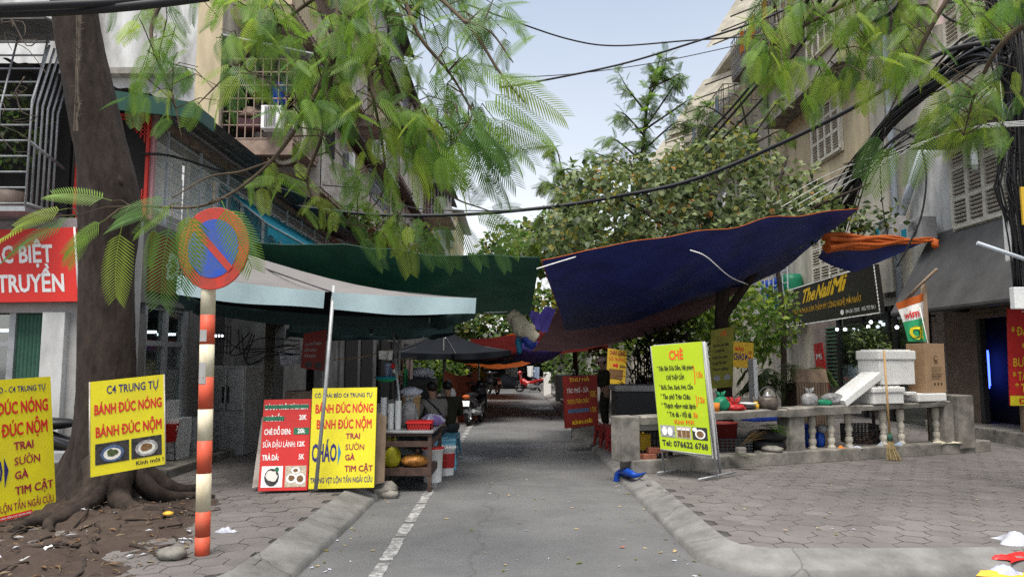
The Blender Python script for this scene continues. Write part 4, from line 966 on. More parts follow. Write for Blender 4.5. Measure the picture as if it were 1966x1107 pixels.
# air conditioners on the awning
acr = T('air_conditioner', 'grey outdoor unit with blue sticker on the wall above the rolled orange tarp', 'air conditioner', WX(1762,455,BX-.4))
c = WX(1762,443,BX-.4); acr.part('case', MB().box(c,(.35,.9,.5),bev=.02), M['plastergrey']); acr.part('sticker', MB().box(c+Vector((-.18,.25,-.05)),(.01,.2,.25)), M['turq'])
fgr = MB()
for k in range(6): fgr.lathe([(.20-.03*k,0),(.192-.03*k,.006)], c+Vector((-.182,-.12,0)), 18, rot=Matrix.Rotation(rad(-90),4,'Y'), cap=False)
acr.part('fan_grille', fgr, M['darksteel'])
dup(acr.o, WX(1708,452,BX-.4), 0, 'grey outdoor unit nearest the drain pipe above the blue tarp corner')
g2 = dup(acr.o, Vector((7.9,11.0,4.95)), 0, 'tall white outdoor cabinet hanging beside the cable pole'); g2.scale = (1.0,.6,2.6)
remat(g2, M['plastergrey'], M['white'])
cgb = T('window_cage', 'white wire window cage holding blue barrels above the black nail sign', 'window cage', (9,25,3.4))
k = MB(); ya, yb = 23.2, 26.6
for i in range(9): y = ya+(yb-ya)*i/8; k.bx(8.78,8.81,y-.015,y+.015,3.3,4.9)
for i in range(5): z = 3.3+1.6*i/4; k.bx(8.78,8.81,ya,yb,z-.015,z+.015)
cgb.part('bars', k, M['pvc']); cgb.part('floor', MB().bx(8.8,BX-.05,ya,yb,3.24,3.30), M['greysteel'])
for i, y in enumerate((23.8,24.7,25.7)):
    b_ = solo('barrel', MB().lathe([(.30,0),(.36,.1),(.36,.9),(.30,1.1)],(9.15,y,3.31),14), M['bagblue'] if i != 0 else M['plasticgreen'], ['green barrel standing nearest in the white wire cage','blue barrel in the middle of the white wire cage','blue barrel farthest along in the white wire cage'][i], 'barrel', 'barrels in the wire cage')
# far right block closing the row
fb = T('far_house', 'pale house beyond the leafy tree at the far end of the right row', 'house', (12,60,0))
fb.part('wall', MB().bx(8.2,18,50,80,0,11), M['plasterold']); fb.part('roof', MB().slab([(7.6,49.5,11),(18,49.5,11),(18,80,11.8),(7.6,80,11.8)],(0,0,.15)), M['roofsheet'])
# ================================================================ utility pole and its cables
up = T('utility_pole', 'concrete utility pole wrapped in a thick mass of black cables at the right edge', 'utility pole', (5.92,8.1,PV))
up.part('pole', MB().tube([(5.93,8.1,PV-.05),(5.92,8.1,4),(5.89,8.1,9)], [.19,.17,.14], 14), M['polecon'])
cm = MB()
for i in range(46):
    a = R.uniform(2.3,4.9); r0 = R.uniform(.17,.26); pts = []
    for kz in range(13):
        z = 2.35+kz*.42; bulge = .10*math.exp(-((z-3.6)/.35)**2)+.12*max(0,(z-4.7)/1.5); rr = r0+bulge*R.uniform(.3,1.5)
        pts.append((5.89+rr*math.cos(a+.25*math.sin(z*1.7+i))-.06*max(0,z-4.6), 8.1+rr*math.sin(a+.2*math.sin(z+i)), z))
    cm.tube(smoothpl(pts,2), R.uniform(.007,.016), 5)
for i in range(9):
    cz = R.uniform(2.9,5.2); ra = R.uniform(.12,.3); c = Vector((5.62,7.95,cz)); ph = R.uniform(0,3)
    cm.tube([c+Vector((ra*.8*math.cos(a)*math.cos(ph*.3),.1*math.sin(a+ph),ra*math.sin(a))) for a in [2*math.pi*q/18 for q in range(19)]], R.uniform(.006,.012), 5)
up.part('cable_wrap', cm, M['cable'])
p_ = W(1970,395,7.85); up.part('number_plate', MB().box((p_.x+.02,7.86,p_.z),(.13,.03,.42),bev=.006), M['ochre'])
up.part('arm', MB().tube([W(1876,466,7.9),W(1990,505,7.8)],.022,8), M['pvc'])
up.part('meter_box', MB().box(W(1946,450,8.3),(.14,.15,.62),bev=.02), M['white']); up.part('meter_box', MB().box(W(1956,572,8.0),(.15,.08,.24),bev=.01), M['white'])
CG = 'overhead cables'
def wire(name, pts, r, label, n=6, g=CG): return solo(name, MB().tube(smoothpl([W(*p) for p in pts],8), r, n), M['cable'], label, 'cable', g)
bun = MB()
for i in range(30):
    o1 = R.uniform(-1,1); o2 = R.uniform(-1,1); o3 = R.uniform(-1,1); fan = R.uniform(0,1)
    bun.tube(smoothpl([W(1932+12*o1,40+90*R.random(),7.95), W(1850+10*o2,95+28*o1+25*fan,9.0), W(1705+7*o3,238+12*o2,11.5), W(1640+12*fan+10*o1,330+22*o1+8*o2,14), W(1545+75*fan+8*o3,475-28*(1-fan)+14*o2,17.5)],7), R.uniform(.010,.022), 5)
solo('cable_bundle', bun, M['cable'], 'thick bundle of black cables fanning down from the right pole to the leafy tree', 'cable bundle')
bn2 = MB()
for i in range(16):
    o1 = R.uniform(-1,1); o2 = R.uniform(-1,1)
    bn2.tube(smoothpl([W(1935+8*o1,90+60*R.random(),7.95), W(1830+20*o2,190+60*R.random(),8.6), W(1730+10*o1,250+40*R.random(),9.5), W(1640+25*o2,340+30*o2,11)],6), R.uniform(.004,.009), 4)
solo('cable_bundle', bn2, M['cable'], 'loose thin black wires fanning out below the thick cable bundle', 'cable bundle')
wire('cable', [(1935,75,7.95),(1800,105,8.5),(1650,200,9.3),(1500,275,10.2),(1330,345,11),(1190,376,11.6),(1050,398,12),(880,412,12.4),(720,412,12.8),(560,395,13.2)], .030, 'long thick black cable sagging across the whole street from the right pole')
wire('cable', [(1575,-40,6.0),(1500,80,8.0),(1420,190,11),(1300,320,16)], .022, 'leftmost of the three steep black cables over the sky gap')
wire('cable', [(1600,-40,6.0),(1525,75,8.0),(1440,180,11),(1310,330,16)], .022, 'middle of the three steep black cables over the sky gap')
wire('cable', [(1640,-40,6.2),(1540,85,8.2),(1450,205,11),(1350,300,15)], .018, 'lowest of the three steep black cables over the sky gap')
wire('cable', [(900,10,14),(970,35,14.5),(1090,75,15.5),(1180,88,16),(1320,78,15.5),(1450,68,15),(1600,40,14)], .018, 'thin wire crossing the sky from leaves at left with a dip in the middle')
wire('cable', [(960,168,13),(1030,157,13.5),(1190,124,14),(1330,82,13.5),(1470,35,13),(1560,-10,12.5)], .020, 'thin wire rising across the sky past the slender treetop')
wire('cable', [(960,150,22),(1100,142,22),(1260,120,22),(1440,82,22)], .014, 'faint distant wire behind the slender treetop')
wire('cable', [(-60,26,2.8),(100,22,2.85),(250,12,2.9),(400,-6,3.0)], .020, 'thick black cable across the top left corner'); 
wire('cable', [(-60,16,2.75),(100,10,2.8),(250,2,2.9),(380,-12,3.0)], .016, 'second black cable just above the thick top left one')
wire('cable', [(620,355,11),(700,365,11.5),(800,400,12),(1000,405,12)], .010, 'thin cable from the left flats joining the long sagging cable')
wire('cable', [(270,295,9.2),(330,300,9.3),(430,330,10.5),(600,380,13)], .016, 'black cable running along the barred windows of the left shop')
wire('cable', [(1715,245,11),(1760,270,10.6),(1778,330,10.4),(1770,410,10.4),(1745,470,10.5),(1722,512,10.6)], .014, 'black cable looping down in front of the grey awning')
wire('cable', [(1700,245,11.4),(1690,330,11.6),(1700,430,11.8),(1722,500,12)], .007, 'thin dark wire hanging beside the white drain pipe')
co = MB()
for k in range(3):
    c = W(1688,14,6.5); co.tube([c+Vector((.20*math.cos(a)+.03*k,.05*math.sin(a)+.03*k,.115*math.sin(a)+.12*math.cos(a)+.012*k)) for a in [2*math.pi*q/26 for q in range(27)]], .012, 6)
solo('cable_coil', co, M['cable'], 'coil of black cable hanging at the top right under the leaves', 'cable')
co = MB().tube([W(1860+55*math.cos(a),28+22*math.sin(a)+10*math.cos(a),7.7) for a in [2*math.pi*q/22 for q in range(23)]], .012, 6)
solo('cable_coil', co, M['cable'], 'loose cable loop beside the top of the right pole', 'cable')
rp = MB()
for k in range(4): rp.tube(smoothpl([W(1966,232+3*k,7.6),(W(1880,240+2*k,8.2)),W(1800,262,9.0),W(1600,330+12*k,12),W(1480,395+14*k,13)],6), .006, 4)
solo('rope', rp, M['inkwhite'], 'pale string lines running left from the cable pole past the louvred shutters', 'rope')
bt = T('plastic_bottle', 'clear empty plastic bottle hung from the pale strings near the pole', 'bottle', W(1872,335,8.2))
bt.part('bottle', MB().lathe([(.012,.34),(.014,.30),(.035,.24),(.035,.03),(.025,0)], W(1872,330,8.2), 12), M['bagclear']); bt.part('label', MB().lathe([(.037,.08),(.037,.20)], W(1872,330,8.2), 12, cap=False), M['bagwhite'])
# ================================================================ balustrade
Q0, Q1 = Vector((1.55,9.86,0)), Vector((7.72,12.28,0)); QD = (Q1-Q0).normalized(); QN = Vector((-QD.y,QD.x,0)); QL = (Q1-Q0).length; QA = math.atan2(QD.y,QD.x)
def along(px, off=0.0):
    d = ray(px, 800); k = d.x/d.y; a = Q0+QN*off; t = (k*a.y-a.x)/(QD.x-k*QD.y); return a+QD*t
def rz_(p): return .875+.10*((p-Q0).dot(QD)/QL)
RT = PV+.17
bal = T('balustrade', 'weathered concrete balustrade with turned balusters bordering the right pavement', 'balustrade', Q0)
bal.part('base', MB().box((Q0+Q1)/2+Vector((0,0,PV+.085)), (QL+.1,.34,.17+.02), rz=QA, bev=.02), M['concrete'])
def railpiece(pa, pb, zo=0, th=.11, wdt=.26):
    m = MB(); n = max(2,int((pb-pa).length/.25)); prev = None
    for i in range(n+1):
        p = pa.lerp(pb,i/n); z = rz_(p)+zo+R.uniform(-.008,.008); w_ = wdt/2+R.uniform(-.012,.012)
        ring = [m.bm.verts.new(p+QN*a+Vector((0,0,zz))) for a, zz in ((-w_,z-th),(-w_-.01,z-.02),(-w_+.03,z),(w_-.03,z),(w_+.01,z-.02),(w_,z-th))]
        if prev:
            for k in range(6): m.bm.faces.new((prev[k],prev[(k+1)%6],ring[(k+1)%6],ring[k]))
        else: m.bm.faces.new(ring[::-1])
        prev = ring
    m.bm.faces.new(prev); return m
bal.part('rail', railpiece(along(1222), along(1500)), M['concrete']); bal.part('rail', railpiece(along(1500), along(1640),.015,.13,.3), M['concrete']); bal.part('rail', railpiece(along(1640), along(1812),0,.08,.30), M['concrete'])
bal.part('post', MB().box(along(1200)+Vector((0,0,(PV+.16+rz_(along(1200)))/2)), (.27,.30,rz_(along(1200))-PV-.16), rz=QA, bev=.018), M['concrete'])
bal.part('post', MB().box(along(1518)+Vector((0,0,(RT+rz_(along(1518))-.11)/2)), (.27,.26,rz_(along(1518))-.11-RT), rz=QA, bev=.012), M['concrete'])
pe = along(1834); bal.part('end_pier', MB().box(pe+Vector((0,0,(PV+1.0)/2+.06)), (.36,.40,.98-PV), rz=QA, bev=.02).box(pe-QD*.32+Vector((0,0,.58)),(.2,.3,.7),rz=QA,bev=.02), M['concrete'])
def baluster(px):
    p = along(px); h = rz_(p)-.10-RT; m = MB()
    prof = [(.062,0),(.062,.06),(.042,.09),(.05,.14),(.06,.20),(.052,.28),(.036,.33),(.05,.36),(.036,.39),(.052,.45),(.06,.52),(.045,.60),(.038,.66),(.058,.70),(.058,1.0)]
    m.lathe([(r, z*h) for r, z in prof], p+Vector((0,0,RT)), 10); bal.part('baluster', m, M['plasterold'])
for px in (1558,1594,1628,1694,1728,1796): baluster(px)
bal.part('slab_shelf', MB().box(along(1262)+QN*.1+Vector((0,0,.72)), (.75,.28,.09), rz=QA, bev=.01), M['plastergrey'])
bal.part('inner_ledge', MB().box(along(1420)+QN*.5+Vector((0,0,PV+.1)), (1.4,.3,.2), rz=QA, bev=.02), M['concrete'])
# ================================================================ menu board on the pavement, right of the road
t = T('menu_board', 'tall lime green dessert menu board on a leaning steel A-frame before the balustrade', 'sign', W(1320,905,9.45))
s = Board(W(1250,664,9.62),W(1347,655,9.30),W(1366,874,9.16),W(1268,862,9.48),.03); t.part('panel', s.panel(), M['limesign'])
s.text('CHÈ',.34,.62,.145,.085,M['inkorange'],.035,shear=.02)
for body,u0,u1,v,cap in (('* Đặc Sản Dừa Dầm, Hải phòng',.08,.80,.245,.042),('CHÈ THẬP CẨM',.25,.60,.335,.040),('* Bưởi, Đen, Xanh, Ngô, Cốm',.09,.76,.425,.042),('* Tào phớ Trân Châu',.10,.69,.515,.045),('* Thạch găng mát lạnh',.10,.78,.600,.045),('* Trà đá - Vối đá',.20,.68,.68,.045)):
    s.text(body,u0,u1,v,cap,M['inkdark'],.03)
s.text('15k',.85,.97,.32,.05,M['inkorange'],.02); s.text('12k',.84,.97,.545,.05,M['inkorange'],.02); s.text('3k',.72,.81,.68,.045,M['inkorange'],.02); s.text('Kính Mời',.34,.72,.745,.038,M['inkorange'],.02,shear=.02)
for v0, v1 in ((.20,.39),(.47,.59)):
    s.shape([(.79,v0),(.815,v0+.02),(.82,(v0+v1)/2),(.815,v1-.02),(.79,v1),(.80,v1-.03),(.806,(v0+v1)/2),(.80,v0+.03)],M['inkorange'],'bracket')
for k in range(3):
    u = .04+.315*k; s.rect(u,.765,u+.29,.875,M[('photogrey','photocream','photodark')[k]],'food_photo')
    if k == 0:
        for q in (.08,.19): s.disc(u+q,.82,.05,.042,M['inkwhite'],'food_photo',.005)
    if k == 1:
        for q in (.06,.15,.23): s.rect(u+q-.035,.79,u+q+.035,.865,M['foodbrown'],'food_photo',.005); s.rect(u+q-.035,.78,u+q+.035,.80,M['inkwhite'],'food_photo',.006)
    if k == 2: s.disc(u+.15,.825,.10,.042,M['inkwhite'],'food_photo',.005); s.disc(u+.15,.825,.07,.03,M['foodbrown'],'food_photo',.0065); s.disc(u+.05,.785,.045,.018,M['inkwhite'],'food_photo',.005)
s.text('Tel: 076622 6768',.05,.95,.955,.052,M['inkblack'],.03); s.put(t)
s2 = Board(W(1372,655,9.62),W(1358,655,9.42),W(1375,876,9.36),W(1384,882,9.58),.03,toward=(5,9,1)); t.part('back_panel', MB().slab([s.P(1,0,-.06),s.P(1,0,-.14),W(1378,884,9.62),W(1368,880,9.40)],(.03,0,0)).slab([W(1349,655,9.62),W(1258,662,9.95),W(1276,864,9.85),W(1376,882,9.62)],(0,.02,0)), M['white'])
lg = MB()
for a, c in (((1347,655,9.33),(1376,912,9.24)),((1250,664,9.65),(1275,905,9.70)),((1352,655,9.50),(1383,908,9.50)),((1256,662,9.85),(1284,903,9.95))): lg.tube([W(*a),W(*c)],.014,6)
lg.tube([W(1340,920,9.15),W(1412,905,9.6)],.014,6); lg.tube([W(1262,907,9.6),W(1310,900,10.0)],.014,6); lg.tube([s.P(0,1,-.01),s.P(1,1,-.01)],.014,6)
t.part('frame', lg, M['greysteel'])
# red sign at the right edge by the pole
t = T('menu_board', 'red dessert sign with yellow capitals standing before the dark shop doorway', 'sign', (9.2,12.6,.36))
a = W(1934,592,12.9); b_ = W(1940,778,12.9)
s = Board(a,(a.x+1.35,12.7,a.z+.02),(b_.x+1.35,12.7,b_.z),b_,.04); t.part('panel', s.panel(), M['redsign'])
s.rect(0,.90,1,1,M['yellowsign'])
s.text('Thu Hà',.17,.83,.10,.07,M['inkwhite'],.02,shear=.03)
for body,u0,u1,v in (('* ĐẶC SẢN DỪA DẦM',.04,.96,.28),('* CHÈ THẬP CẨM',.16,.9,.45),('BƯỞI - ĐEN - XANH',.05,.95,.60),('* TÀO PHỚ TRÂN CHÂU',.04,.96,.74),('* THẠCH GĂNG',.06,.8,.86)): s.text(body,u0,u1,v,.085,M['nailgold'],.03)
s.text('ĐT: 076622 6768',.10,.92,.98,.055,M['inkred'],.03); s.put(t)
t.part('leg', MB().bx(a.x+.15,a.x+.35,12.9,12.98,.36,b_.z+.05), M['wood'])
# ================================================================ trees, right
def bushtree():
    t = T('leafy_tree', 'broad leafy tree with yellowing leaves rising behind the blue tarp', 'tree', (3.85,13.4,PV))
    k = MB(); lim = []
    tr = smoothpl([(3.85,13.4,PV-.1),(3.86,13.4,1.2),(3.82,13.35,2.3),(3.9,13.3,3.2)],5); k.tube(tr,[.17,.16,.15,.15,.14,.14,.14,.13,.13,.13,.12,.12,.12,.12,.12,.11],10)
    for pts in ([(3.85,13.3,2.4),(4.5,13.2,3.3),(5.2,13,4.2),(6.3,12.6,4.7)],[(3.9,13.3,3.1),(3.2,13.2,3.8),(2.0,13.0,4.5),(1.0,13,4.8)],[(3.9,13.3,3.2),(3.7,13.6,4.2),(4.0,13.8,5.4)],[(3.4,13.2,3.6),(2.6,13.6,4.6),(2.3,14,5.5)],[(4.5,13.2,3.3),(5.0,13.8,4.6),(5.4,14,5.6)]):
        pl = smoothpl(pts,5); k.tube(pl,[.085*(1-.75*i/(len(pl)-1)) for i in range(len(pl))],7); lim.append(pl)
    t.part('trunk', k, M['bark'])
    items = []
    env = [(1060,480),(1050,420),(1075,380),(1110,330),(1160,320),(1230,310),(1300,300),(1370,262),(1420,255),(1450,290),(1500,310),(1560,330),(1610,400),(1640,410),(1590,430),(1500,455),(1400,480),(1250,500),(1100,500)]
    # clumps through the crown's volume
    for x, y in polysample(env, 210):
        d = R.uniform(11.6,15.8); c = W(x,y,d); n = R.randint(22,50); rr = R.uniform(.22,.42)
        right = x > 1250 and y > 330
        for i in range(n):
            v = rnd3(); v /= np.linalg.norm(v); p = np.array(c)+v*rr*NR.uniform(.5,1)*np.array([1.15,1,.8])
            ww = [.26,.45,.03,.014,.246] if right else [.50,.16,.10,.010,.23]
            items.append((p, v*.7+rnd3()*.5+np.array([0,-.2,-.45]), np.array([0,-.25,1])+rnd3()*.4, R.uniform(.75,1.35)*(1.0 if right else .85), NR.choice(5,p=ww)))
    for x, y in polysample([(1640,400),(1700,410),(1705,450),(1640,470),(1560,440)], 14):     # trailing right end
        c = W(x,y,12.4)
        for i in range(14): items.append((np.array(c)+rnd3()*.16, rnd3(), np.array([0,-.2,1])+rnd3()*.3, R.uniform(.8,1.2), NR.choice(5,p=[.3,.25,.05,.02,.38])))
    V, F, mi = inst(leaf_broad(.125,.105), items)
    o = bpy.data.objects.new('crown', npmesh('crown', V-np.array(t.loc), F, mi, [M['bushA'],M['bushB'],M['bushC'],M['bushD'],M['bushE']])); COL.objects.link(o); o.parent = t.o
bushtree()
FE2 = leaf_feather(10,.5,.2,.5,2,.03)
def slimtree(name, label, loc, trunk, limbs, leafn, mats, r0=.09, w=(.45,.4,.15), sc=(.7,1.2), per=3):
    t = T(name, label, 'tree', loc); k = MB(); pl = smoothpl(trunk,5); k.tube(pl,[r0*(1-.85*i/(len(pl)-1)) for i in range(len(pl))],8); items = []
    al = [(pl,.45)]
    for l in limbs: q = smoothpl(l,4); k.tube(q,[r0*.35*(1-.8*i/(len(q)-1)) for i in range(len(q))],5); al.append((q,.25))
    t.part('trunk', k, M['bark'])
    for q, t0 in al:
        L = sum((b-a).length for a, b in zip(q,q[1:])); n = max(5,int(leafn*L))
        for i in range(n):
            p, tg = pl_point(q, R.uniform(t0,1))
            for _ in range(per): items.append((np.array(p)+rnd3()*.05, np.array(tg)*.45+rnd3()*.55+np.array([0,0,-.35]), np.array([0,-.4,1])+rnd3()*.4, R.uniform(*sc), NR.choice(3,p=w)))
    V, F, mi = inst(FE2, items)
    o = bpy.data.objects.new('crown', npmesh('crown', V-np.array(loc), F, mi, mats)); COL.objects.link(o); o.parent = t.o
gm = [M['leafA'],M['bushA'],M['bushF']]
slimtree('slender_tree','tall slender feathery tree rising above the leafy one against the sky',(3.3,20,PV),
  [(2.5,20,PV-.1),(2.7,20,2),(3.2,20,4),W(1232,300,20),W(1245,190,20),W(1268,110,20)],
  [[W(1236,250,20),W(1290,170,20.2),W(1298,150,20)],[W(1240,215,20),W(1205,170,19.8),W(1185,135,20)],[W(1236,260,20),W(1200,220,20),W(1182,215,19.7)],[W(1234,290,20),W(1290,240,20.3),W(1318,232,20.3)],[W(1233,310,20),W(1185,270,19.8),W(1165,265,20)],[W(1245,190,20),W(1275,130,20),W(1280,100,20)],[W(1232,340,20),W(1160,300,20.2),W(1120,290,20)],[W(1232,340,20),W(1300,300,20),W(1330,295,20)],[W(1245,170,20),W(1290,150,19.8),W(1305,140,19.8)],[W(1215,380,20),W(1110,330,20.5),W(1070,325,20.5)],[W(1215,390,20),W(1100,370,20.5),W(1050,350,20.5)],[W(1236,250,20),W(1310,200,20),W(1320,190,20)]], 6.5, gm, .10, (.45,.3,.25), (.45,.9), 3)
slimtree('slender_tree','young feathery tree with drooping sprays at the left of the leafy one',(2.3,26,PV),[(2.3,26,PV-.1),(2.2,26,3),W(1100,420,26),W(1080,330,26)],[[W(1090,390,26),W(1050,350,26),W(1035,360,26)],[W(1085,360,26),W(1070,290,26),W(1060,285,26)],[W(1095,410,26),W(1050,400,26),W(1030,420,26)],[W(1095,420,26),W(1040,450,26),W(1020,470,26)]], 4, gm, .10)
slimtree('slender_tree','thin pale-leaved tree in front of the far balconies at right',(7.0,19,PV),[(7,19,PV-.1),(7.0,19,3.5),W(1450,330,19),W(1430,230,19)],[[W(1440,290,19),W(1380,250,19),W(1340,240,19)],[W(1435,260,19),W(1370,210,19),W(1335,205,19)],[W(1440,270,19),W(1490,200,19),W(1510,190,19)],[W(1435,250,19),W(1420,190,19),W(1400,180,19)],[W(1445,310,19),W(1350,300,18.6),W(1310,290,18.6)],[W(1440,280,19),W(1500,250,18.7),W(1520,260,18.7)]], 4.5, [M['bushF'],M['leafC'],M['bushA']], .09, (.5,.3,.2), (.5,.85))
leafcloud('hedge', [(tuple(W(1320,600,17)),(1.3,1.0,.9),1100),(tuple(W(1420,620,18.5)),(1.2,1.0,1.2),1100),(tuple(W(1230,625,19)),(.8,.8,.7),400),(tuple(W(1490,610,21)),(.7,1.0,1.0),350)], leaf_broad(.17,.13), [M['bushF'],M['bushA'],M['leafC']], [.55,.2,.25], 'bright green shrubs lit behind the tree trunk under the blue tarp', 'shrub', (5.5,17.5,PV))
leafcloud('leafy_tree', [(tuple(W(960,640,44)),(3.2,2,1.6),1700),(tuple(W(1050,620,43)),(2.6,2,2.4),1600),(tuple(W(860,660,46)),(3,2,1.5),1100)], leaf_broad(.36,.28), [M['bushF'],M['bushA'],M['bushC'],M['bushE']], [.35,.3,.1,.25], 'green tree rising just behind the low dark shopfront at the street end', 'tree', (.5,44,0), stems=MB().tube([(.5,44,0),(.6,44,3),(.7,44,5)],[.2,.15,.08],8))
leafcloud('leafy_tree', [(tuple(W(1000,480,62)),(3.6,3,2.4),1200),(tuple(W(1060,470,55)),(3,3,2.6),900),(tuple(W(960,520,66)),(3.5,3,2),700),(tuple(W(1100,440,50)),(2.5,3,2.5),700)], leaf_broad(.5,.4), [M['bushF'],M['bushA'],M['bushC'],M['bushE']], [.4,.3,.15,.15], 'hazy green trees closing the far end of the street', 'tree', (1.5,58,0), stems=MB().tube([(1.5,58,0),(1.6,58,6),(1.8,58,11)],[.3,.25,.1],8).tube([(3.2,55,0),(3.2,55,10)],[.25,.1],8))
leafcloud('hedge', [(tuple(W(820,715,27)),(1.1,1,.7),600),(tuple(W(860,725,30)),(.9,1,.6),400),(tuple(W(905,715,34)),(.8,1,.8),300)], leaf_broad(.22,.16), [M['bushF'],M['bushA'],M['leafC']], [.5,.25,.25], 'sunny green bushes seen under the dark parasol at the left kerb', 'shrub', (-3,28,PV))
leafcloud('hedge', [(tuple(W(1130,690,27)),(.9,.8,1.0),420),(tuple(W(1080,705,30)),(.8,.8,.8),260),(tuple(W(1180,660,25)),(.9,.8,.8),320)], leaf_broad(.20,.15), [M['bushA'],M['bushF'],M['bushE']], [.4,.35,.25], 'green shrubs on the right pavement beyond the maroon menu board', 'shrub', (3.5,27,PV))
# feathery tree at the right edge: trunk outside the frame, boughs reaching over the cables
t2 = T('roadside_tree', 'blurred feathery green boughs hanging over the cables at the top right', 'tree', (8.2,5.2,PV))
BR.clear(); ITEMS.clear(); ITEMB.clear(); TW = MB()
tk = smoothpl([(8.2,5.2,PV-.1),(8.2,5.2,2.5),(7.9,5.3,5),(7.4,5.4,6.6)],5); TW.tube(tk,[.3-.012*i for i in range(len(tk))],10)
tp = Vector((7.4,5.4,6.6))
branch([tp,(2150,-260,5.8),(1900,-120,6.0),(1700,-30,6.3),(1560,40,6.5),(1480,90,6.6)],.06,.006); branch([(1900,-120,6.0),(1800,30,6.2),(1740,150,6.4),(1700,230,6.5)],.03,.005)
branch([tp,(2150,-40,6.0),(1950,60,6.3),(1880,160,6.6),(1850,260,6.9)],.05,.005); branch([(1700,-30,6.3),(1620,80,6.5),(1560,160,6.6)],.02,.004)
sprays([(1450,-30),(1966,-30),(1966,20),(1800,60),(1700,150),(1600,190),(1500,170),(1440,130)], 80, 6.0,7.2,2,(.45,.8),.3,w=(.4,.2,.4)); sprays([(1780,150),(1960,130),(1966,260),(1860,280),(1770,240)], 24, 6.4,7.4,1,(.5,.8),.4,w=(.4,.3,.3)); sprays([(1640,60),(1800,40),(1800,120),(1690,190)], 14, 6.2,7,1,(.5,.8),.3,w=(.4,.2,.4))
for x0,y0,x1,y1,d in ((1690,250,1660,330,6.6),(1790,240,1745,335,7.0),(1870,200,1830,290,7.0),(1820,160,1790,250,7.0),(1880,250,1860,310,7.0),(1480,60,1430,20,6.5),(1470,90,1425,70,6.5),(1720,270,1680,360,6.7),(1500,110,1470,170,6.5)):
    a, c = W(x0,y0,d), W(x1,y1,d); v = c-a; ITEMB.append((np.array(a), np.array(v), np.array([0,-.7,.7])+rnd3()*.2, v.length/.40, NR.choice(3)))
for pl, r0, r1 in BR: TW.tube(pl, [r0+(r1-r0)*i/(len(pl)-1) for i in range(len(pl))], 7)
t2.part('trunk', TW, M['twig'])
V, F, mi = inst(FEA, ITEMS); V2, F2, mi2 = inst(FEB, ITEMB); F = np.vstack([F, F2+len(V)]); V = np.vstack([V, V2]); mi = np.concatenate([mi, mi2])
o = bpy.data.objects.new('crown', npmesh('crown', V-np.array(t2.loc), F, mi, [M['leafA'],M['leafB'],M['leafC']])); COL.objects.link(o); o.parent = t2.o
# ================================================================ canopies
def coons(A, Bc, C, D, sag=0.0, wr=.03, seed=0, top=None, bot=None):
    wr = wr*1.6
    """A,B near edge; D,C far edge; optional bow of the near/far edges"""
    q = random.Random(seed); ws = [(q.uniform(4,16),q.uniform(2,12),q.uniform(0,6),q.uniform(.3,1)) for _ in range(5)]+[(q.uniform(14,40),q.uniform(4,24),q.uniform(0,6),q.uniform(.1,.3)) for _ in range(7)]
    A, Bc, C, D = Vector(A), Vector(Bc), Vector(C), Vector(D)
    def f(u, v):
        p = A.lerp(Bc,u).lerp(D.lerp(C,u),v)
        z = -sag*math.sin(math.pi*u)*math.sin(math.pi*min(1,v*1.0)) + sum(a*math.sin(fx*u+fy*v+ph) for fx,fy,ph,a in ws)*wr*.35*(.25+.75*math.sin(math.pi*u))
        if top: z += -top*math.sin(math.pi*u)*(1-v)
        if bot: z += -bot*math.sin(math.pi*u)*v
        return p+Vector((0,0,z))
    return f
def tarp(name, f, m, label, hem=None, nu=110, nv=50, ropes=(), hemedges=((0,0,1,0),)):
    if not hem and not ropes: return solo(name, MB().grid(nu,nv,f), m, label, 'tarp')
    t = T(name, label, 'tarp', f(.5,.5)); t.part('sheet', MB().grid(nu,nv,f), m)
    if hem:
        h = MB()
        for u0,v0,u1,v1 in hemedges: h.tube([f(u0+(u1-u0)*i/30, v0+(v1-v0)*i/30)+Vector((0,0,.004)) for i in range(31)], .006, 5)
        t.part('hem', h, hem)
    if ropes:
        r = MB()
        for pts in ropes: r.tube(pts, .008, 5)
        t.part('rope', r, M['inkwhite'])
    return t
f = coons(W(1040,500,10.0), W(1650,400,10.6), W(1500,520,14.0), W(1085,634,14.6), .20, .06, 3, top=-.06, bot=.18)
bt_ = tarp('blue_tarp', f, M['tarpblue'], 'large navy blue tarp with orange hem slung across the right half of the street', M['tarporange'], ropes=[smoothpl([W(1030,516,9.9),W(1062,506,9.95),W(1105,493,10.05)],4), smoothpl([W(1325,480,10.25),W(1355,492,10.3),W(1400,530,10.8),W(1436,546,11.5)],5)], hemedges=((0,0,1,0),(0,0,0,.9)))
f = coons(W(1090,565,13.2), W(1440,548,13.8), W(1300,630,17.5), W(1022,676,16.5), .25, .05, 5, bot=.12)
tarp('brown_tarp', f, M['tarpbrown'], 'brownish purple tarp with orange edge hanging lower behind the blue tarp', M['tarporange'], hemedges=((0,0,0,1),(0,0,.0,1)))
f = coons(W(485,470,10.4), W(1037,497,10.4), W(1018,603,14.2), W(560,590,14.2), .10, .05, 8, top=-.05)
tarp('green_tarp', f, M['tarpgreen'], 'dark green tarp stretched over the left parasol up to the middle of the street', M['greenmetal'])
f = coons(W(1012,598,14), W(1068,592,14), W(1050,638,15), W(1030,634,15), .12, .05, 9)
tarp('violet_tarp', f, M['tarpviolet'], 'small bunched violet tarp hanging in the gap between green and blue tarps', nu=20, nv=14)
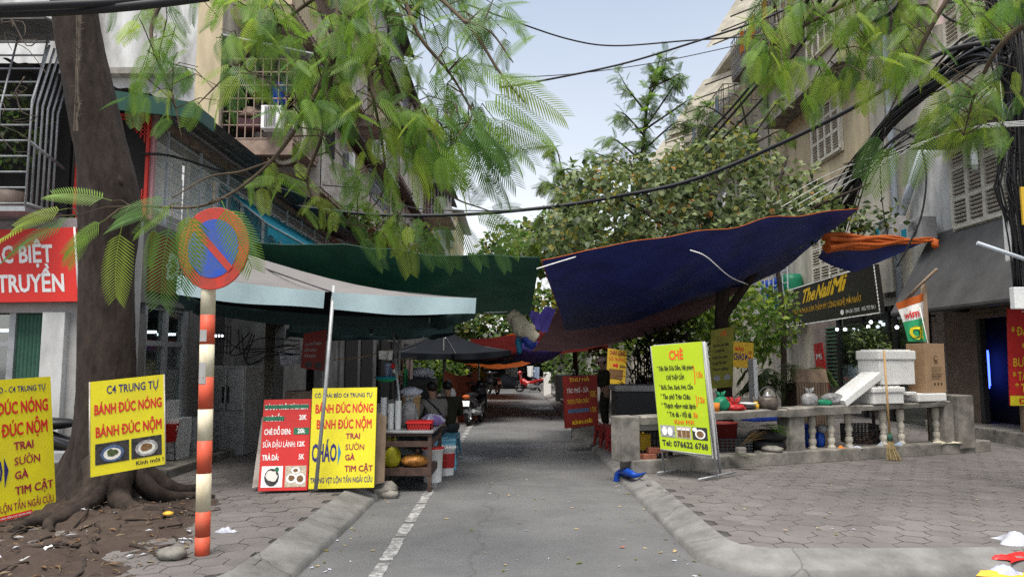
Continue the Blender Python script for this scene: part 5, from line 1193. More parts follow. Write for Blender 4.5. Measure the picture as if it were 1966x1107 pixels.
for i,(a,b_,c,d,m,l,h) in enumerate((
  (W(905,650,20),W(1190,632,20),W(1180,668,26),W(870,692,26),'tarpred','long red tarp sagging across the street behind the brown one',None),
  (W(980,640,23),W(1060,636,23),W(1060,655,27),W(880,672,27),'tarporange','bright orange tarp lit from above beyond the hanging rag bundle',None),
  (W(868,678,24),W(1010,672,24),W(1000,694,29),W(872,694,29),'tarpdark','dark grey low tarp with orange fringe over the parked motorbikes','tarporange'),
  (W(1000,655,19),W(1110,650,19),W(1060,690,23),W(985,690,23),'tarpviolet','dim violet tarp hanging below the brown tarp mid street',None),
  (W(880,690,30),W(1040,690,30),W(1000,703,36),W(900,703,36),'tarporange','farthest orange tarp strung low over the street',None))):
    tarp(m.replace('tarp','')+'_tarp', coons(a,b_,c,d,.12,.05,20+i,bot=.10), M[m], l, M[h] if h else None, nu=20, nv=10, hemedges=((0,1,1,1),))
# rolled blue and orange tarp at right
t = T('rolled_tarp', 'blue tarp with bunched orange top tied in a point beside the drain pipe', 'tarp', W(1650,515,11.2))
A_, B_, C_ = W(1585,470,11.0), W(1782,462,11.4), W(1640,523,11.4)
t.part('sheet', MB().grid(24,10,lambda u,v:(A_.lerp(B_,u)+(W(1570,495,11.6).lerp(C_,min(1,u*2.2)) if u<.45 else C_.lerp(B_,(u-.45)/.55))*v-A_.lerp(B_,u)*v+Vector((0,.10*math.sin(u*7)*v,0)))), M['tarpblue'])
fo = MB()
for k in range(7):
    q = k/6; fo.tube([A_.lerp(B_,i/14)+Vector((0,-.03+.12*math.sin(k*2.1),(.13-.036*k*1.0)*(1-(i/14)**1.5)+.02*math.sin(i*.9+k))) for i in range(15)], [.045*(1-.05*i) for i in range(15)], 7)
t.part('fold', fo, M['tarporange']); t.part('knot', MB().ell(W(1795,467,11.4),(.06,.06,.09),8,6,wob=.25,rng=R).tube([W(1782,462,11.4),W(1795,460,11.4)],.02,5), M['tarporange'])
# hanging rag bundle
t = T('rag_bundle', 'bundle of beige, orange and blue rags tied up between the tarps mid street', 'rags', W(1010,660,13.2))
for pts, m, wd in (([(978,601,13.2),(990,612,13.2),(1003,628,13.2),(1018,642,13.1),(1030,652,13.1)],'clothbeige',.17),([(985,600,13.3),(1000,618,13.3),(1012,630,13.2)],'clothorange',.09),([(1003,640,13.1),(1015,655,13.1),(1026,668,13.1)],'boxblue',.11),([(995,645,13.2),(996,660,13.2),(998,678,13.2)],'inkteal',.06),([(988,606,13.1),(995,630,13.1),(1002,640,13.0)],'clothbeige',.11)):
    pl = smoothpl([W(*p) for p in pts],5); m_ = MB()
    m_.tube(pl,[wd*(.45+.55*math.sin(math.pi*(.12+.8*i/(len(pl)-1))))*R.uniform(.8,1.15) for i in range(len(pl))],9); t.part('rag', m_, M[m])
t.part('cord', MB().tube([W(975,598,13.2),W(930,600,13)],.012,5), M['inkwhite'])
# parasols
def parasol(name, label, FL, FR, BR_, BL_, apex, mats, valh=.2, pole=None, nv=8, grp='parasols over the left stalls'):
    t = T(name, label, 'parasol', pole[0] if pole else (apex[0],apex[1],PV), grp)
    cs = [Vector(x) for x in (FL,FR,BR_,BL_)]; ap = Vector(apex); top = MB(); und = MB()
    for i in range(4):
        a, b_ = cs[i], cs[(i+1)%4]
        fn = lambda u,v,a=a,b_=b_: a.lerp(b_,u)*(1-v)+ap*v+Vector((0,0,-.10*math.sin(math.pi*u)*(1-v)*.6-.14*math.sin(math.pi*v)*(1-.3*v)))
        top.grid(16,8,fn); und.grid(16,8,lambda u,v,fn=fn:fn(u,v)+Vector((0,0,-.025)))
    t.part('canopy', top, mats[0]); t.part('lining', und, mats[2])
    for i in range(4):
        a, b_ = cs[i], cs[(i+1)%4]; vm_ = MB()
        outw = ((a+b_)/2-ap); outw.z = 0; outw = outw.normalized()*.02
        for h0, h1 in (((0,.46),(.485,1)) if i == 0 else ((0,.995),)):
            vm_.grid(18,2,lambda u,v:(lambda uu: a.lerp(b_,uu)+outw+Vector((0,0,-.06*math.sin(math.pi*uu)-valh*v*(1+.08*math.sin(uu*11)))) + outw*math.sin(uu*23)*v)(h0+(h1-h0)*u))
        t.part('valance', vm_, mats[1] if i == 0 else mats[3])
    rb_ = MB()
    for c in cs: rb_.tube([ap+Vector((0,0,-.10)), c*.5+ap*.5+Vector((0,0,-.16)), c+Vector((0,0,-.02))], .012, 6)
    for i in range(4): m_ = (cs[i]+cs[(i+1)%4])/2; rb_.tube([ap+Vector((0,0,-.10)), m_+Vector((0,0,-.07))], .010, 6)
    t.part('rib', rb_, M['darksteel'])
    if pole: t.part('pole', MB().tube([pole[0], Vector(pole[0]).lerp(Vector(pole[1]),.5)+Vector((.01,0,0)), pole[1]], .022, 8), M['greysteel'])
    return t
FL, FR = W(338,528,7.9), W(912,572,9.1)
back = Vector((-.9,2.9,-.05))
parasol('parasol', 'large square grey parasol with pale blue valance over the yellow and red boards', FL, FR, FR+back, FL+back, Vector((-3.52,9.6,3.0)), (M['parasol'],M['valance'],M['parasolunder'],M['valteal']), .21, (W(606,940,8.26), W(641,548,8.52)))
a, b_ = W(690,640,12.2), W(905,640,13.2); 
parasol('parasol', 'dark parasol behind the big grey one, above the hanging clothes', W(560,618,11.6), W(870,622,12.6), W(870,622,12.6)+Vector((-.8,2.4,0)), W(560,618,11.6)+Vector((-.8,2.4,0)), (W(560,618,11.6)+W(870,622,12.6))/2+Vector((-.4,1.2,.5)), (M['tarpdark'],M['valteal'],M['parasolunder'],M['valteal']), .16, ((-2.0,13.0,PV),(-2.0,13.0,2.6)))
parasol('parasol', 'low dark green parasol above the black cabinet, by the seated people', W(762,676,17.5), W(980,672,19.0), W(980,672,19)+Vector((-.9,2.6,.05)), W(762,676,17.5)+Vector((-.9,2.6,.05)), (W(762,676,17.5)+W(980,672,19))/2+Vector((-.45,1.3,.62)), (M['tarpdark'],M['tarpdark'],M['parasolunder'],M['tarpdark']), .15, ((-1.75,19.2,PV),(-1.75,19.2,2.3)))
# ================================================================ road sign
t = T('no_parking_sign', 'round red and blue no-parking sign on a red and white banded post', 'road sign', G(388,1070,PV-.02))
pb, pt2 = G(388,1072,PV-.03), W(401,520,G(388,1072,PV-.03).y+.0)
bands = [(1072,1030,'rust'),(1030,983,'polered'),(983,912,'polewhite'),(912,850,'polered'),(850,790,'polewhite'),(790,728,'polered'),(728,665,'polewhite'),(665,607,'polered'),(607,520,'polewhite')]
for y0,y1,m in bands:
    q0, q1 = (1072-y0)/552, (1072-y1)/552
    t.part('post', MB().tube([pb.lerp(pt2,q0), pb.lerp(pt2,q1)], .055, 16), M[m] if m != 'rust' else M['polered'], label='rusty band at the foot' if m == 'rust' else None)
for y,(u,v) in ((648,(.02,.09)),(715,(.01,.12)),(735,(.0,.05))):
    p = pb.lerp(pt2,(1072-y)/552); t.part('sticker', MB().grid(6,1,lambda a,c:(p.x+.0565*math.sin(-.9+1.5*a*.8),p.y-.0565*math.cos(-.9+1.5*a*.8),p.z-v/2+v*c)), M['plastergrey'])
cD = W(410,477,pt2.y-.075); sr = .325
rot = Matrix.Rotation(rad(90),4,'X') @ Matrix.Rotation(rad(10),4,'Y'); rotd = Matrix.Rotation(rad(-16),4,'Z') @ Matrix.Rotation(rad(90),4,'X')
t.part('disc', MB().lathe([(sr-.006,-.006),(sr,-.003),(sr,.006),(sr-.004,.008)], cD, 48, rot=rotd), M['signred'])
ir = .232
t.part('blue_field', MB().lathe([(ir,.0085),(ir,.011)], cD, 40, rot=rotd), M['signblue'])
Mx = Matrix.Translation(cD) @ rotd
sl = MB(); c45 = math.cos(rad(45)); pts = [(-ir-.01, .028),(ir+.01,.028),(ir+.01,-.028),(-ir-.01,-.028)]
sl.slab([Mx @ Vector((x*c45+y*c45, -x*c45+y*c45, .0115)) for x,y in pts], Mx.to_3x3() @ Vector((0,0,.002))); t.part('diagonal_bar', sl, M['signred'])
t.part('bracket', MB().box(cD+Vector((0,.045,0)),(.14,.05,.05)), M['greysteel'])
# ================================================================ yellow and red street-food boards, left
def noodleboard(s, variant):
    R_, B_ = M['inkred'], M['inkblue']
    if variant == 'short':
        s.text('C4 TRUNG TỰ',.22,.92,.145,.085,B_,.028); s.text('BÁNH ĐÚC NÓNG',.06,.96,.355,.105,R_,.028); s.text('BÁNH ĐÚC NỘM',.08,.95,.595,.105,R_,.028)
        for k,(u0,u1) in enumerate(((.07,.51),(.54,.95))):
            s.rect(u0,.665,u1,.885,M['photodark'],'food_photo')
            uc = (u0+u1)/2; s.disc(uc,.785,.155,.088,M[('photoblue','photogrey')[k]],'food_photo',.005); s.disc(uc,.79,.115,.062,M['foodwhite'],'food_photo',.0062); s.disc(uc-.005,.78,.075,.042,M[('foodgreen','foodbrown')[k]],'food_photo',.0072,jag=.22)
        s.text('Kính mời !',.60,.97,.955,.042,M['inkblack'],.015,shear=.03)
    else:
        dark = M['inkmaroon'] if variant == 'legs' else B_
        s.text('CÔ PHÁI BÉO - C4 TRUNG TỰ' if variant == 'legs' else 'CÔ PHÁI BÉO C4 TRUNG TỰ',.04,.93,.098,.042,B_,.03)
        s.text('BÁNH ĐÚC NÓNG',.06,.95,.255,.088,R_,.028); s.text('BÁNH ĐÚC NỘM',.09,.93,.415,.088,R_,.028)
        s.text('CHÁO',.03,.41,.735,.17,B_,.028); s.shape([(.43,.56),(.475,.655),(.43,.78)],B_ if variant == 'legs' else M['inkteal'])
        for body,u0,u1,v in (('TRAI',.54,.76,.52),('SƯỜN',.54,.83,.63),('GÀ',.54,.69,.73),('TIM CẬT',.54,.97,.84)): s.text(body,u0,u1,v,.055,M['inkmaroon'],.028)
        s.text('TRỨNG VỊT LỘN TẦN NGẢI CỨU',.02,.97,.945,.05,dark,.03)
        if variant == 'legs':
            s.shape([(.30,.985),(.36,.955),(.36,.968),(.72,.968),(.72,1.0),(.30,1.0)],M['brightred'])
            s.text('VÀO SÂN C4 CÁCH 10M',.37,.70,.992,.012,M['inkwhite'],.02)
t = T('food_board', 'large yellow food board on legs, cut off by the left edge, left of the tree', 'sign', W(20,1000,6.9))
s = Board(W(-78,734,6.30),W(97,722,7.20),W(108,974,7.12),W(-74,1019,6.22),.02); t.part('panel', s.panel(), M['yellowsign']); noodleboard(s,'legs'); s.put(t)
t.part('leg', MB().tube([s.P(.97,.2,-.03),W(107,1006,7.15)],.013,6), M['steel']); t.part('leg', MB().tube([s.P(.05,.2,-.03),s.P(.05,1.12,-.03)],.013,6), M['steel'])
t = T('food_board', 'yellow food board with two bowl photos tied flat to the tree trunk', 'sign', W(245,900,7.2))
s = Board(W(172,733,7.02),W(315,718,7.34),W(318,890,7.34),W(172,916,7.02),.012); t.part('panel', s.panel(), M['yellowsign']); noodleboard(s,'short'); s.put(t)
t.part('frame', MB().tube([s.P(0,0),s.P(0,1)],.006,5).tube([s.P(1,0),s.P(1,1)],.006,5), M['corrwhite'])
t = T('food_board', 'yellow food board standing on the pavement behind the leaning parasol pole', 'sign', W(655,938,8.4))
s = Board(W(600,745,8.68),W(724,743,8.76),W(718,935,8.46),W(592,938,8.38),.025); t.part('panel', s.panel(), M['yellowsign']); noodleboard(s,'stand'); s.put(t)
t = T('menu_board', 'red drinks menu board with green paint-outs leaning left of the yellow one', 'sign', W(545,940,8.4))
s = Board(W(507,767,8.62),W(598,765,8.72),W(590,940,8.40),W(495,942,8.30),.02); t.part('panel', s.panel(), M['redsign'])
s.text('BÁNH TRÔI TÀU: 20K',.04,.94,.115,.055,M['inkwhite'],.03); s.text('CHÈ BẮP:',.05,.42,.245,.055,M['inkwhite'],.03); s.text('20K',.76,.92,.235,.055,M['inkwhite'],.03)
s.rect(.02,.065,.95,.105,M['inkgreen'],'paint_out',.0055); s.rect(.01,.195,.45,.24,M['inkgreen'],'paint_out',.0055); s.rect(.66,.325,.98,.40,M['inkgreen'],'paint_out',.0035)
s.text('CHÈ ĐỖ ĐEN:',.05,.60,.395,.06,M['inkwhite'],.028); s.text('20k',.74,.90,.385,.05,M['inkwhite'],.03,off=.006); s.text('SỮA ĐẬU LÀNH:',.04,.71,.535,.06,M['inkwhite'],.028); s.text('12K',.75,.91,.53,.055,M['inkwhite'],.028); s.text('TRÀ ĐÁ:',.04,.38,.675,.058,M['inkwhite'],.028); s.text('5K',.79,.91,.67,.055,M['inkwhite'],.028)
for k,u in enumerate((.05,.53)):
    s.rect(u,.74,u+.43,.965,M[('inkwhite','photocream')[k]],'food_photo',.003)
    if k == 0: s.disc(u+.21,.86,.15,.095,M['photodark'],'food_photo',.005); s.disc(u+.21,.845,.11,.06,M['foodwhite'],'food_photo',.0065,jag=.2); s.disc(u+.31,.775,.04,.025,M['inkgreen'],'food_photo',.008)
    else:
        s.disc(u+.13,.875,.11,.05,M['inkwhite'],'food_photo',.005); s.disc(u+.13,.872,.07,.03,M['foodbrown'],'food_photo',.0065,jag=.2); s.disc(u+.31,.88,.11,.06,M['inkwhite'],'food_photo',.005); s.disc(u+.31,.88,.07,.038,M['foodbrown'],'food_photo',.0065); s.disc(u+.21,.79,.09,.035,M['inkwhite'],'food_photo',.005); s.disc(u+.21,.79,.05,.02,M['foodbrown'],'food_photo',.0065)
s.put(t)
sb2 = Board(W(503,800,8.72),W(520,800,8.76),W(502,932,8.52),W(484,936,8.48),.02); solo('plank', sb2.panel(), M['corrwhite'], 'chipped pale board edge leaning behind the red drinks menu', 'plank')
solo('plank', Board(W(722,790,8.85),W(742,800,8.9),W(738,925,8.75),W(716,930,8.7),.03).panel(), M['wood'], 'grey weathered plank leaning behind the yellow board by the cart', 'plank')
solo('rubble', MB().ell(W(735,940,8.9),(.20,.16,.10),10,7,wob=.25,rng=R).ell(W(748,948,8.8),(.12,.1,.07),9,6,wob=.25,rng=R), M['concrete'], 'lump of broken concrete at the kerb end beside the food cart', 'rubble')
# hanging dark red sign inside
t = T('menu_board', 'dim dark red menu sign hanging under the parasol left of its pole', 'sign', W(603,710,10.4))
s = Board(W(584,640,10.3),W(628,632,10.5),W(622,712,10.5),W(578,706,10.3),.02); t.part('panel', s.panel(), M['maroonsign'])
for k in range(3): s.text(('CHÈ ĐỖ ĐEN','SỮA ĐẬU','TRÀ ĐÁ')[k],.08,.8-.2*(k>0),.36+.16*k,.07,M['photogrey'],.02)
s.disc(.3,.88,.16,.09,M['photodark']); s.disc(.72,.88,.16,.09,M['photodark']); s.put(t)
# ================================================================ food cart and what stands on it
ct = T('food_cart', 'brown steel-framed food cart with a metal top and lower shelf at the left kerb', 'cart', (-1.33,9.8,0))
cx0,cx1,cy0,cy1 = -1.70,-.99,9.15,10.45
ct.part('top', MB().bx(cx0-.02,cx1+.02,cy0-.03,cy1,.715,.745,.006), M['steel'])
ct.part('apron', MB().bx(cx0,cx1,cy0,cy0+.03,.55,.62).bx(cx0,cx1,cy0,cy0+.03,.68,.715).bx(cx1-.03,cx1,cy0+.03,cy1-.03,.55,.62), M['brownsteel'])
ct.part('shelf', MB().bx(cx0,cx1,cy0,cy1,.27,.29), M['brownsteel']); ct.part('shelf_rail', MB().bx(cx0,cx1,cy0-.005,cy0+.025,.20,.27).bx(cx1-.025,cx1+.004,cy0+.03,cy1-.03,.20,.268), M['brownsteel'])
for x in (cx0,cx1-.045):
    for y in (cy0-.002,cy1-.045): ct.part('leg', MB().bx(x,x+.045,y,y+.045,0,.712), M['brownsteel'])
def cupstack(x, y, z, h, label):
    m = MB(); n = int(h/.012); prof = [(.030,0)]
    for i in range(n): prof += [(.034+.006*(i/n),i*.012+.004),(.0385+.004*(i/n),i*.012+.011)]
    m.lathe(prof, (x,y,z), 12); return solo('cup_stack', m, M['cup'], label, 'cups', 'stacks of plastic cups on the cart')
cupstack(-1.62,9.35,.745,.40,'leftmost, tallest stack of clear plastic cups on the cart top'); cupstack(-1.52,9.32,.745,.33,'middle stack of clear plastic cups on the cart top'); cupstack(-1.43,9.30,.745,.36,'rightmost stack of clear plastic cups, under the steel pole')
solo('tent_pole', MB().tube([W(756,640,9.9),W(762,720,9.75),W(766,760,9.6),W(770,815,9.45)],.018,8), M['steel'], 'thin shiny steel pole rising from the cart above the cups', 'pole')
def bag(name, c, r, m, label, cat='bag', knot=True, sq=1.0, seed=1, n=18):
    q = random.Random(seed); mb_ = MB(); c = Vector(c)
    ph = [(q.uniform(2,7),q.uniform(2,6),q.uniform(0,6)) for _ in range(5)]
    def fn(u,v):
        th = math.pi*v; a = 2*math.pi*u; k = 1+.10*sum(math.sin(int(x)*a+y*th+z) for x,y,z in ph)*.6
        rr = math.sin(th)**.7*(1.0-.35*(1-v)) if knot else math.sin(th)**.8
        return (c.x+r[0]*k*rr*math.cos(a), c.y+r[1]*k*rr*math.sin(a), c.z+r[2]*(1+math.cos(th))*k**.3)
    mb_.grid(n,12,fn)
    if knot:
        top_ = c+Vector((0,0,2*r[2]*.96)); s_ = r[0]*.45
        for dx in (-1,1): mb_.tube([top_, top_+Vector((dx*s_*.7,0,s_*.7)), top_+Vector((dx*s_*1.1,.01,s_*1.2)), top_+Vector((dx*s_*.3,.02,s_*.9)), top_+Vector((dx*s_*.1,0,.1*s_))],[s_*.22,s_*.28,s_*.22,s_*.2,s_*.15],7)
    return solo(name, mb_, m, label, cat)
bag('plastic_bag',(-1.50,9.25,.29),(.135,.13,.155),M['bagyellow'],'knotted yellow plastic bag on the lower shelf of the cart',seed=4)
bag('snack_bag',(-1.22,9.30,.29),(.17,.12,.075),M['orangesnack'],'bag of orange snacks on the cart shelf beside the yellow bag',knot=False,seed=5)
def tub(name, c, r0, r1, h, m, label, lid=None, cat='tub', n=20, band=None):
    t = T(name, label, cat, c); c = Vector(c)
    t.part('body', MB().lathe([(r0,0),(r0,.01),(r1,h),(r1+.012,h+.004),(r1+.012,h+.018),(r1-.01,h+.018),(r1-.012,h-.01)], c, n), m)
    if lid: t.part('lid', MB().lathe([(r1+.016,h+.016),(r1+.016,h+.035),(r1-.01,h+.04),(r1-.03,h+.036)], c, n), lid)
    if band: t.part('print', MB().lathe([(r0+.004+(r1-r0)*.3,h*.3),(r0+.004+(r1-r0)*.85,h*.85)], c, n, cap=False), band)
    return t
tub('bucket',(-1.06,9.95,.0),.12,.14,.42,M['white'],'white bucket with a red lid beneath the cart',M['plasticred'],'bucket')
tub('bucket',(-.93,10.55,0),.105,.125,.36,M['white'],'white bucket with red print standing on the road behind the cart leg',M['white'],'bucket',band=M['bagred'])
t = tub('plastic_bin',(-1.38,10.15,.745),.10,.125,.36,M['palewood'],'tan plastic bin with crumpled bags in it on the cart','' or None,'bin')
bag('plastic_bag',(-1.38,10.15,1.10),(.14,.12,.07),M['bagwhite'],'crumpled white bags heaped on the tan bin',seed=8,knot=False)
bag('plastic_bag',(-1.34,9.65,.745),(.13,.13,.17),M['bagclear'],'clear plastic bag standing between cups and red basket',seed=9)
def basket(name, c, w_, d_, h, m, label):
    mb_ = MB(); x,y,z = c
    mb_.box((x,y,z+.01),(w_*.9,d_*.9,.02))
    for sx,sy,lx,ly in ((0,-1,w_,.012),(0,1,w_,.012),(-1,0,.012,d_),(1,0,.012,d_)):
        for k in range(4): mb_.box((x+sx*w_/2,y+sy*d_/2,z+.02+h*k/4+.012),(lx,ly,.014))
        n = 9
        for k in range(n+1): mb_.box((x+sx*w_/2+(0 if sx else -w_/2+w_*k/n),y+sy*d_/2+(0 if sy else -d_/2+d_*k/n),z+h/2),(.012,.012,h))
        mb_.box((x+sx*w_/2,y+sy*d_/2,z+h),(lx+.02,ly+.02,.02))
    return solo(name, mb_, m, label, 'basket')
basket('basket',(-1.17,9.42,.745),.30,.24,.085,M['plasticred'],'red plastic basket at the front corner of the cart')
bag('plastic_bag',(-1.06,9.85,.745),(.16,.18,.075),mat('violetpack',(.16,.10,.28),.4,col2=(.5,.5,.6),scale=9,ramp=(.45,.55)),'violet and white packets heaped at the back right of the cart',knot=False,seed=12)
# clothes and odds hanging behind the cart
def cloth(px0,py0,px1,py1,d,m,label,name='shirt',cat='clothes',g='clothes hung under the left parasols'):
    a,c = W(px0,py0,d),W(px1,py1,d); k = R.uniform(0,6)
    return solo(name, MB().grid(10,12,lambda u,v:(a.x+(c.x-a.x)*(u*(1-.12*v)+.06*v),d+.05*math.sin(u*9+k)*(.3+v),a.z+(c.z-a.z)*v*(1+.06*math.sin(u*5+k)))), m, label, cat, g)
cloth(738,697,754,728,11.5,M['clothblue'],'pale blue shirt hanging above the blue and green basin'); cloth(776,708,783,742,11.8,M['clothgreen'],'green cloth hanging right of the orange one'); cloth(769,714,774,738,11.9,M['clothpink'],'pink strip of cloth beside the green cloth','cloth'); cloth(764,720,769,738,12,M['clothorange'],'orange strip of cloth on the clothes line','cloth'); cloth(781,690,792,726,12.2,M['clothpink'],'pale pink top at the right of the clothes line'); cloth(727,673,754,690,11.4,M['white'],'white sheet tied under the parasol edge','cloth'); cloth(536,672,580,700,12.5,M['bagwhite'],'white cloth draped under the lintel deep in the left stall','cloth'); cloth(768,690,775,712,12.1,M['browntile'],'brown shirt on the clothes line')
solo('clothes_line', MB().tube(smoothpl([W(640,690,11.2),W(700,684,11.4),W(750,668,11.6)],5),.008,5).tube(smoothpl([W(735,690,11.6),W(770,690,12),W(800,685,12.4)],5),.006,5), M['straw'], 'straw coloured line strung under the parasols', 'rope')
t = T('basin','shallow basin, blue rim over green, hung by the cart pole','basin',W(742,735,11.3))
c = W(742,733,11.3); t.part('rim', MB().lathe([(.16,.05),(.19,.085),(.16,.075)],c,18,cap=False), M['turq']); t.part('bowl', MB().lathe([(.09,0),(.16,.05),(.15,.055),(.08,.01)],c,18), M['clothgreen'])
for nm,px,py,m,l in (('cup',762,716,'white','white cup hanging on the steel pole above the stacks'),('cup',758,706,'plasticred','red cup hanging on the steel pole above the white one')):
    solo(nm, MB().lathe([(.03,0),(.04,.07),(.036,.07),(.027,.01)],W(px,py,11),12,rot=Matrix.Rotation(rad(-40),4,'Y')), M[m], l, 'cup')
kb = T('cabinet','black rounded cabinet with white bundles on its top behind the seated people','cabinet',(-1.95,13.3,PV))
x0,x1 = W(778,0,13.3).x,W(842,0,13.3).x; zt = W(0,724,13.3).z
kb.part('case', MB().bx(x0,x1,13.3,13.9,PV,zt,.06), M['darkplastic']); kb.part('screen', MB().bx(x0+.07,x1-.09,13.285,13.295,PV+.4,zt-.15), M['black'])
bag('cloth_bundle',((x0+x1)/2+.05,13.5,zt-.01),(.22,.18,.09),M['bagwhite'],'folded white cloths stacked on the black cabinet',cat='bundle',knot=False,seed=15)
solo('rack', (lambda k:[k.tube([W(757,728+6*i,12),W(790,742+6*i,12)],.012,5) for i in range(5)]+[k.tube([W(758,722,12),W(758,800,12)],.015,6),k.tube([W(790,735,12),W(790,800,12)],.015,6)] and k)(MB()), M['darksteel'], 'dark slatted rack standing left of the black cabinet', 'rack')
# things deep in the left stall
fg = T('refrigerator','big dull steel refrigerator standing in the dark by the left wall','refrigerator',W(462,880,11.6))
fx0,fx1,fz = W(432,0,11.6).x,W(498,0,11.6).x,W(0,702,11.6).z
fg.part('case', MB().bx(fx0,fx1,11.6,12.4,PV,fz,.02), M['greysteel']); fg.part('door', MB().bx(fx0+.02,(fx0+fx1)/2-.01,11.56,11.59,PV+.7,fz-.05,.008), M['steel']); fg.part('door', MB().bx((fx0+fx1)/2+.01,fx1-.02,11.56,11.59,PV+.7,fz-.05,.008), M['steel'])
fg.part('handle', MB().bx((fx0+fx1)/2-.05,(fx0+fx1)/2-.03,11.52,11.56,.95,1.2).bx((fx0+fx1)/2+.03,(fx0+fx1)/2+.05,11.52,11.56,.95,1.2), M['black'])
rk = T('metal_shelf','small steel wire shelf beside the red bucket and white box','shelf',W(405,890,11.2))
for z in (.35,.7,1.0,1.28): rk.part('tray', MB().bx(W(388,0,11.2).x,W(426,0,11.2).x,11.1,11.4,z,z+.015), M['greysteel'])
for px in (389,425): rk.part('leg', MB().tube([W(px,0,11.1)*1.0+Vector((0,0,PV-W(px,0,11.1).z)),(W(px,0,11.1).x,11.1,1.32)],.012,6), M['steel'])
solo('foam_box', MB().bx(W(350,0,10.4).x,W(384,0,10.4).x,10.3,10.75,.42,.80,.015).bx(W(348,0,10.4).x,W(364,0,10.4).x,10.3,10.7,.80,1.05,.01).bx(W(350,0,10.4).x,W(384,0,10.4).x,10.35,10.7,.24,.42), M['white'], 'white box and tray stacked behind the banded post', 'box')
t = T('bucket','red bucket with wire handle on a stand beside the white box','bucket',(W(361,0,10.2).x,10.2,.24))
c = Vector((W(361,0,10.2).x,10.2,.50)); t.part('body', MB().lathe([(.10,0),(.135,.24),(.145,.245),(.125,.235)],c,18), M['plasticred']); t.part('handle', MB().tube([c+Vector((.14*math.cos(a),-.03,.22-.13*math.sin(a))) for a in [math.pi*i/12 for i in range(13)]],.005,5), M['white'])
t.part('stand', MB().tube([c+Vector((-.09,0,0)),c+Vector((-.11,0,-.28))],.01,5).tube([c+Vector((.09,0,0)),c+Vector((.11,0,-.28))],.01,5).tube([c+Vector((-.1,0,-.15)),c+Vector((.1,0,-.15))],.008,5), M['darksteel'])
solo('red_crate', MB().bx(W(352,0,10.9).x,W(392,0,10.9).x,10.9,11.2,.98,1.17,.02), M['maroonsign'], 'dark red crate on top of the white box in the shade', 'crate')
solo('wooden_box', MB().bx(W(395,0,10.8).x,W(430,0,10.8).x,10.8,11.1,PV,.78,.01).bx(W(399,0,10.8).x,W(412,0,10.8).x,10.785,10.798,PV+.1,.7), M['greysteel'], 'grey metal cupboard low beside the banded post', 'cupboard')
tub('basin',(W(292,0,8.9).x,8.9,PV),.14,.2,.13,M['plasticgreen'],'dark green basin on the pavement behind the tree roots',None,'basin')
solo('stall_cabinet', MB().bx(W(570,0,11.8).x,W(620,0,11.8).x,11.8,12.2,PV,1.12,.01), M['rusty'], 'pale plywood cabinet behind the red drinks menu', 'cabinet')
solo('wire_tangle', (lambda k:[k.tube(smoothpl([W(430+R.uniform(-20,60),640+R.uniform(-10,10),11),W(470+R.uniform(-30,30),675+R.uniform(-12,25),11),W(520+R.uniform(-30,30),660+R.uniform(-15,25),11.2),W(575,668+R.uniform(-15,15),11.4)],5),.009,5) for _ in range(6)] and k)(MB()), M['cable'], 'tangled black wires sagging along the wall under the parasol', 'cable')
solo('window_bars', (lambda k:[k.bx(W(425+6*i,0,11.4).x-.008,W(425+6*i,0,11.4).x+.008,11.39,11.41,1.7,2.15) for i in range(8)]+[k.bx(W(425,0,11.4).x,W(468,0,11.4).x,11.385,11.405,1.72+.1*i,1.735+.1*i) for i in range(5)] and k)(MB()), M['darksteel'], 'small barred vent above the steel refrigerator', 'bars')
# ================================================================ people
def skinmesh(chains, levels=2):
    """chains: list of [(point, radius), ...]; the first vertex of every chain but the first is joined to the nearest existing vertex"""
    V=[];E_=[];Rr=[]
    for ch in chains:
        prev=None
        for i,(p,r) in enumerate(ch):
            p=Vector(p)
            if i==0 and V:
                j=min(range(len(V)),key=lambda k:(V[k]-p).length); prev=j; 
                if (V[j]-p).length<.004: continue
            V.append(p);Rr.append(r)
            if prev is not None:E_.append((prev,len(V)-1))
            prev=len(V)-1
    me=bpy.data.meshes.new('body');me.from_pydata(V,E_,[]);o=bpy.data.objects.new('body',me);COL.objects.link(o)
    md=o.modifiers.new('skin','SKIN');md.use_smooth_shade=True
    for i,sv in enumerate(me.skin_vertices[0].data): sv.radius=(Rr[i],Rr[i]*.92);sv.use_root=(i==0)
    sd=o.modifiers.new('sub','SUBSURF');sd.levels=levels;sd.render_levels=levels
    dg=bpy.context.evaluated_depsgraph_get();out=bpy.data.meshes.new_from_object(o.evaluated_get(dg),depsgraph=dg)
    bpy.data.objects.remove(o);bpy.data.meshes.remove(me)
    return out
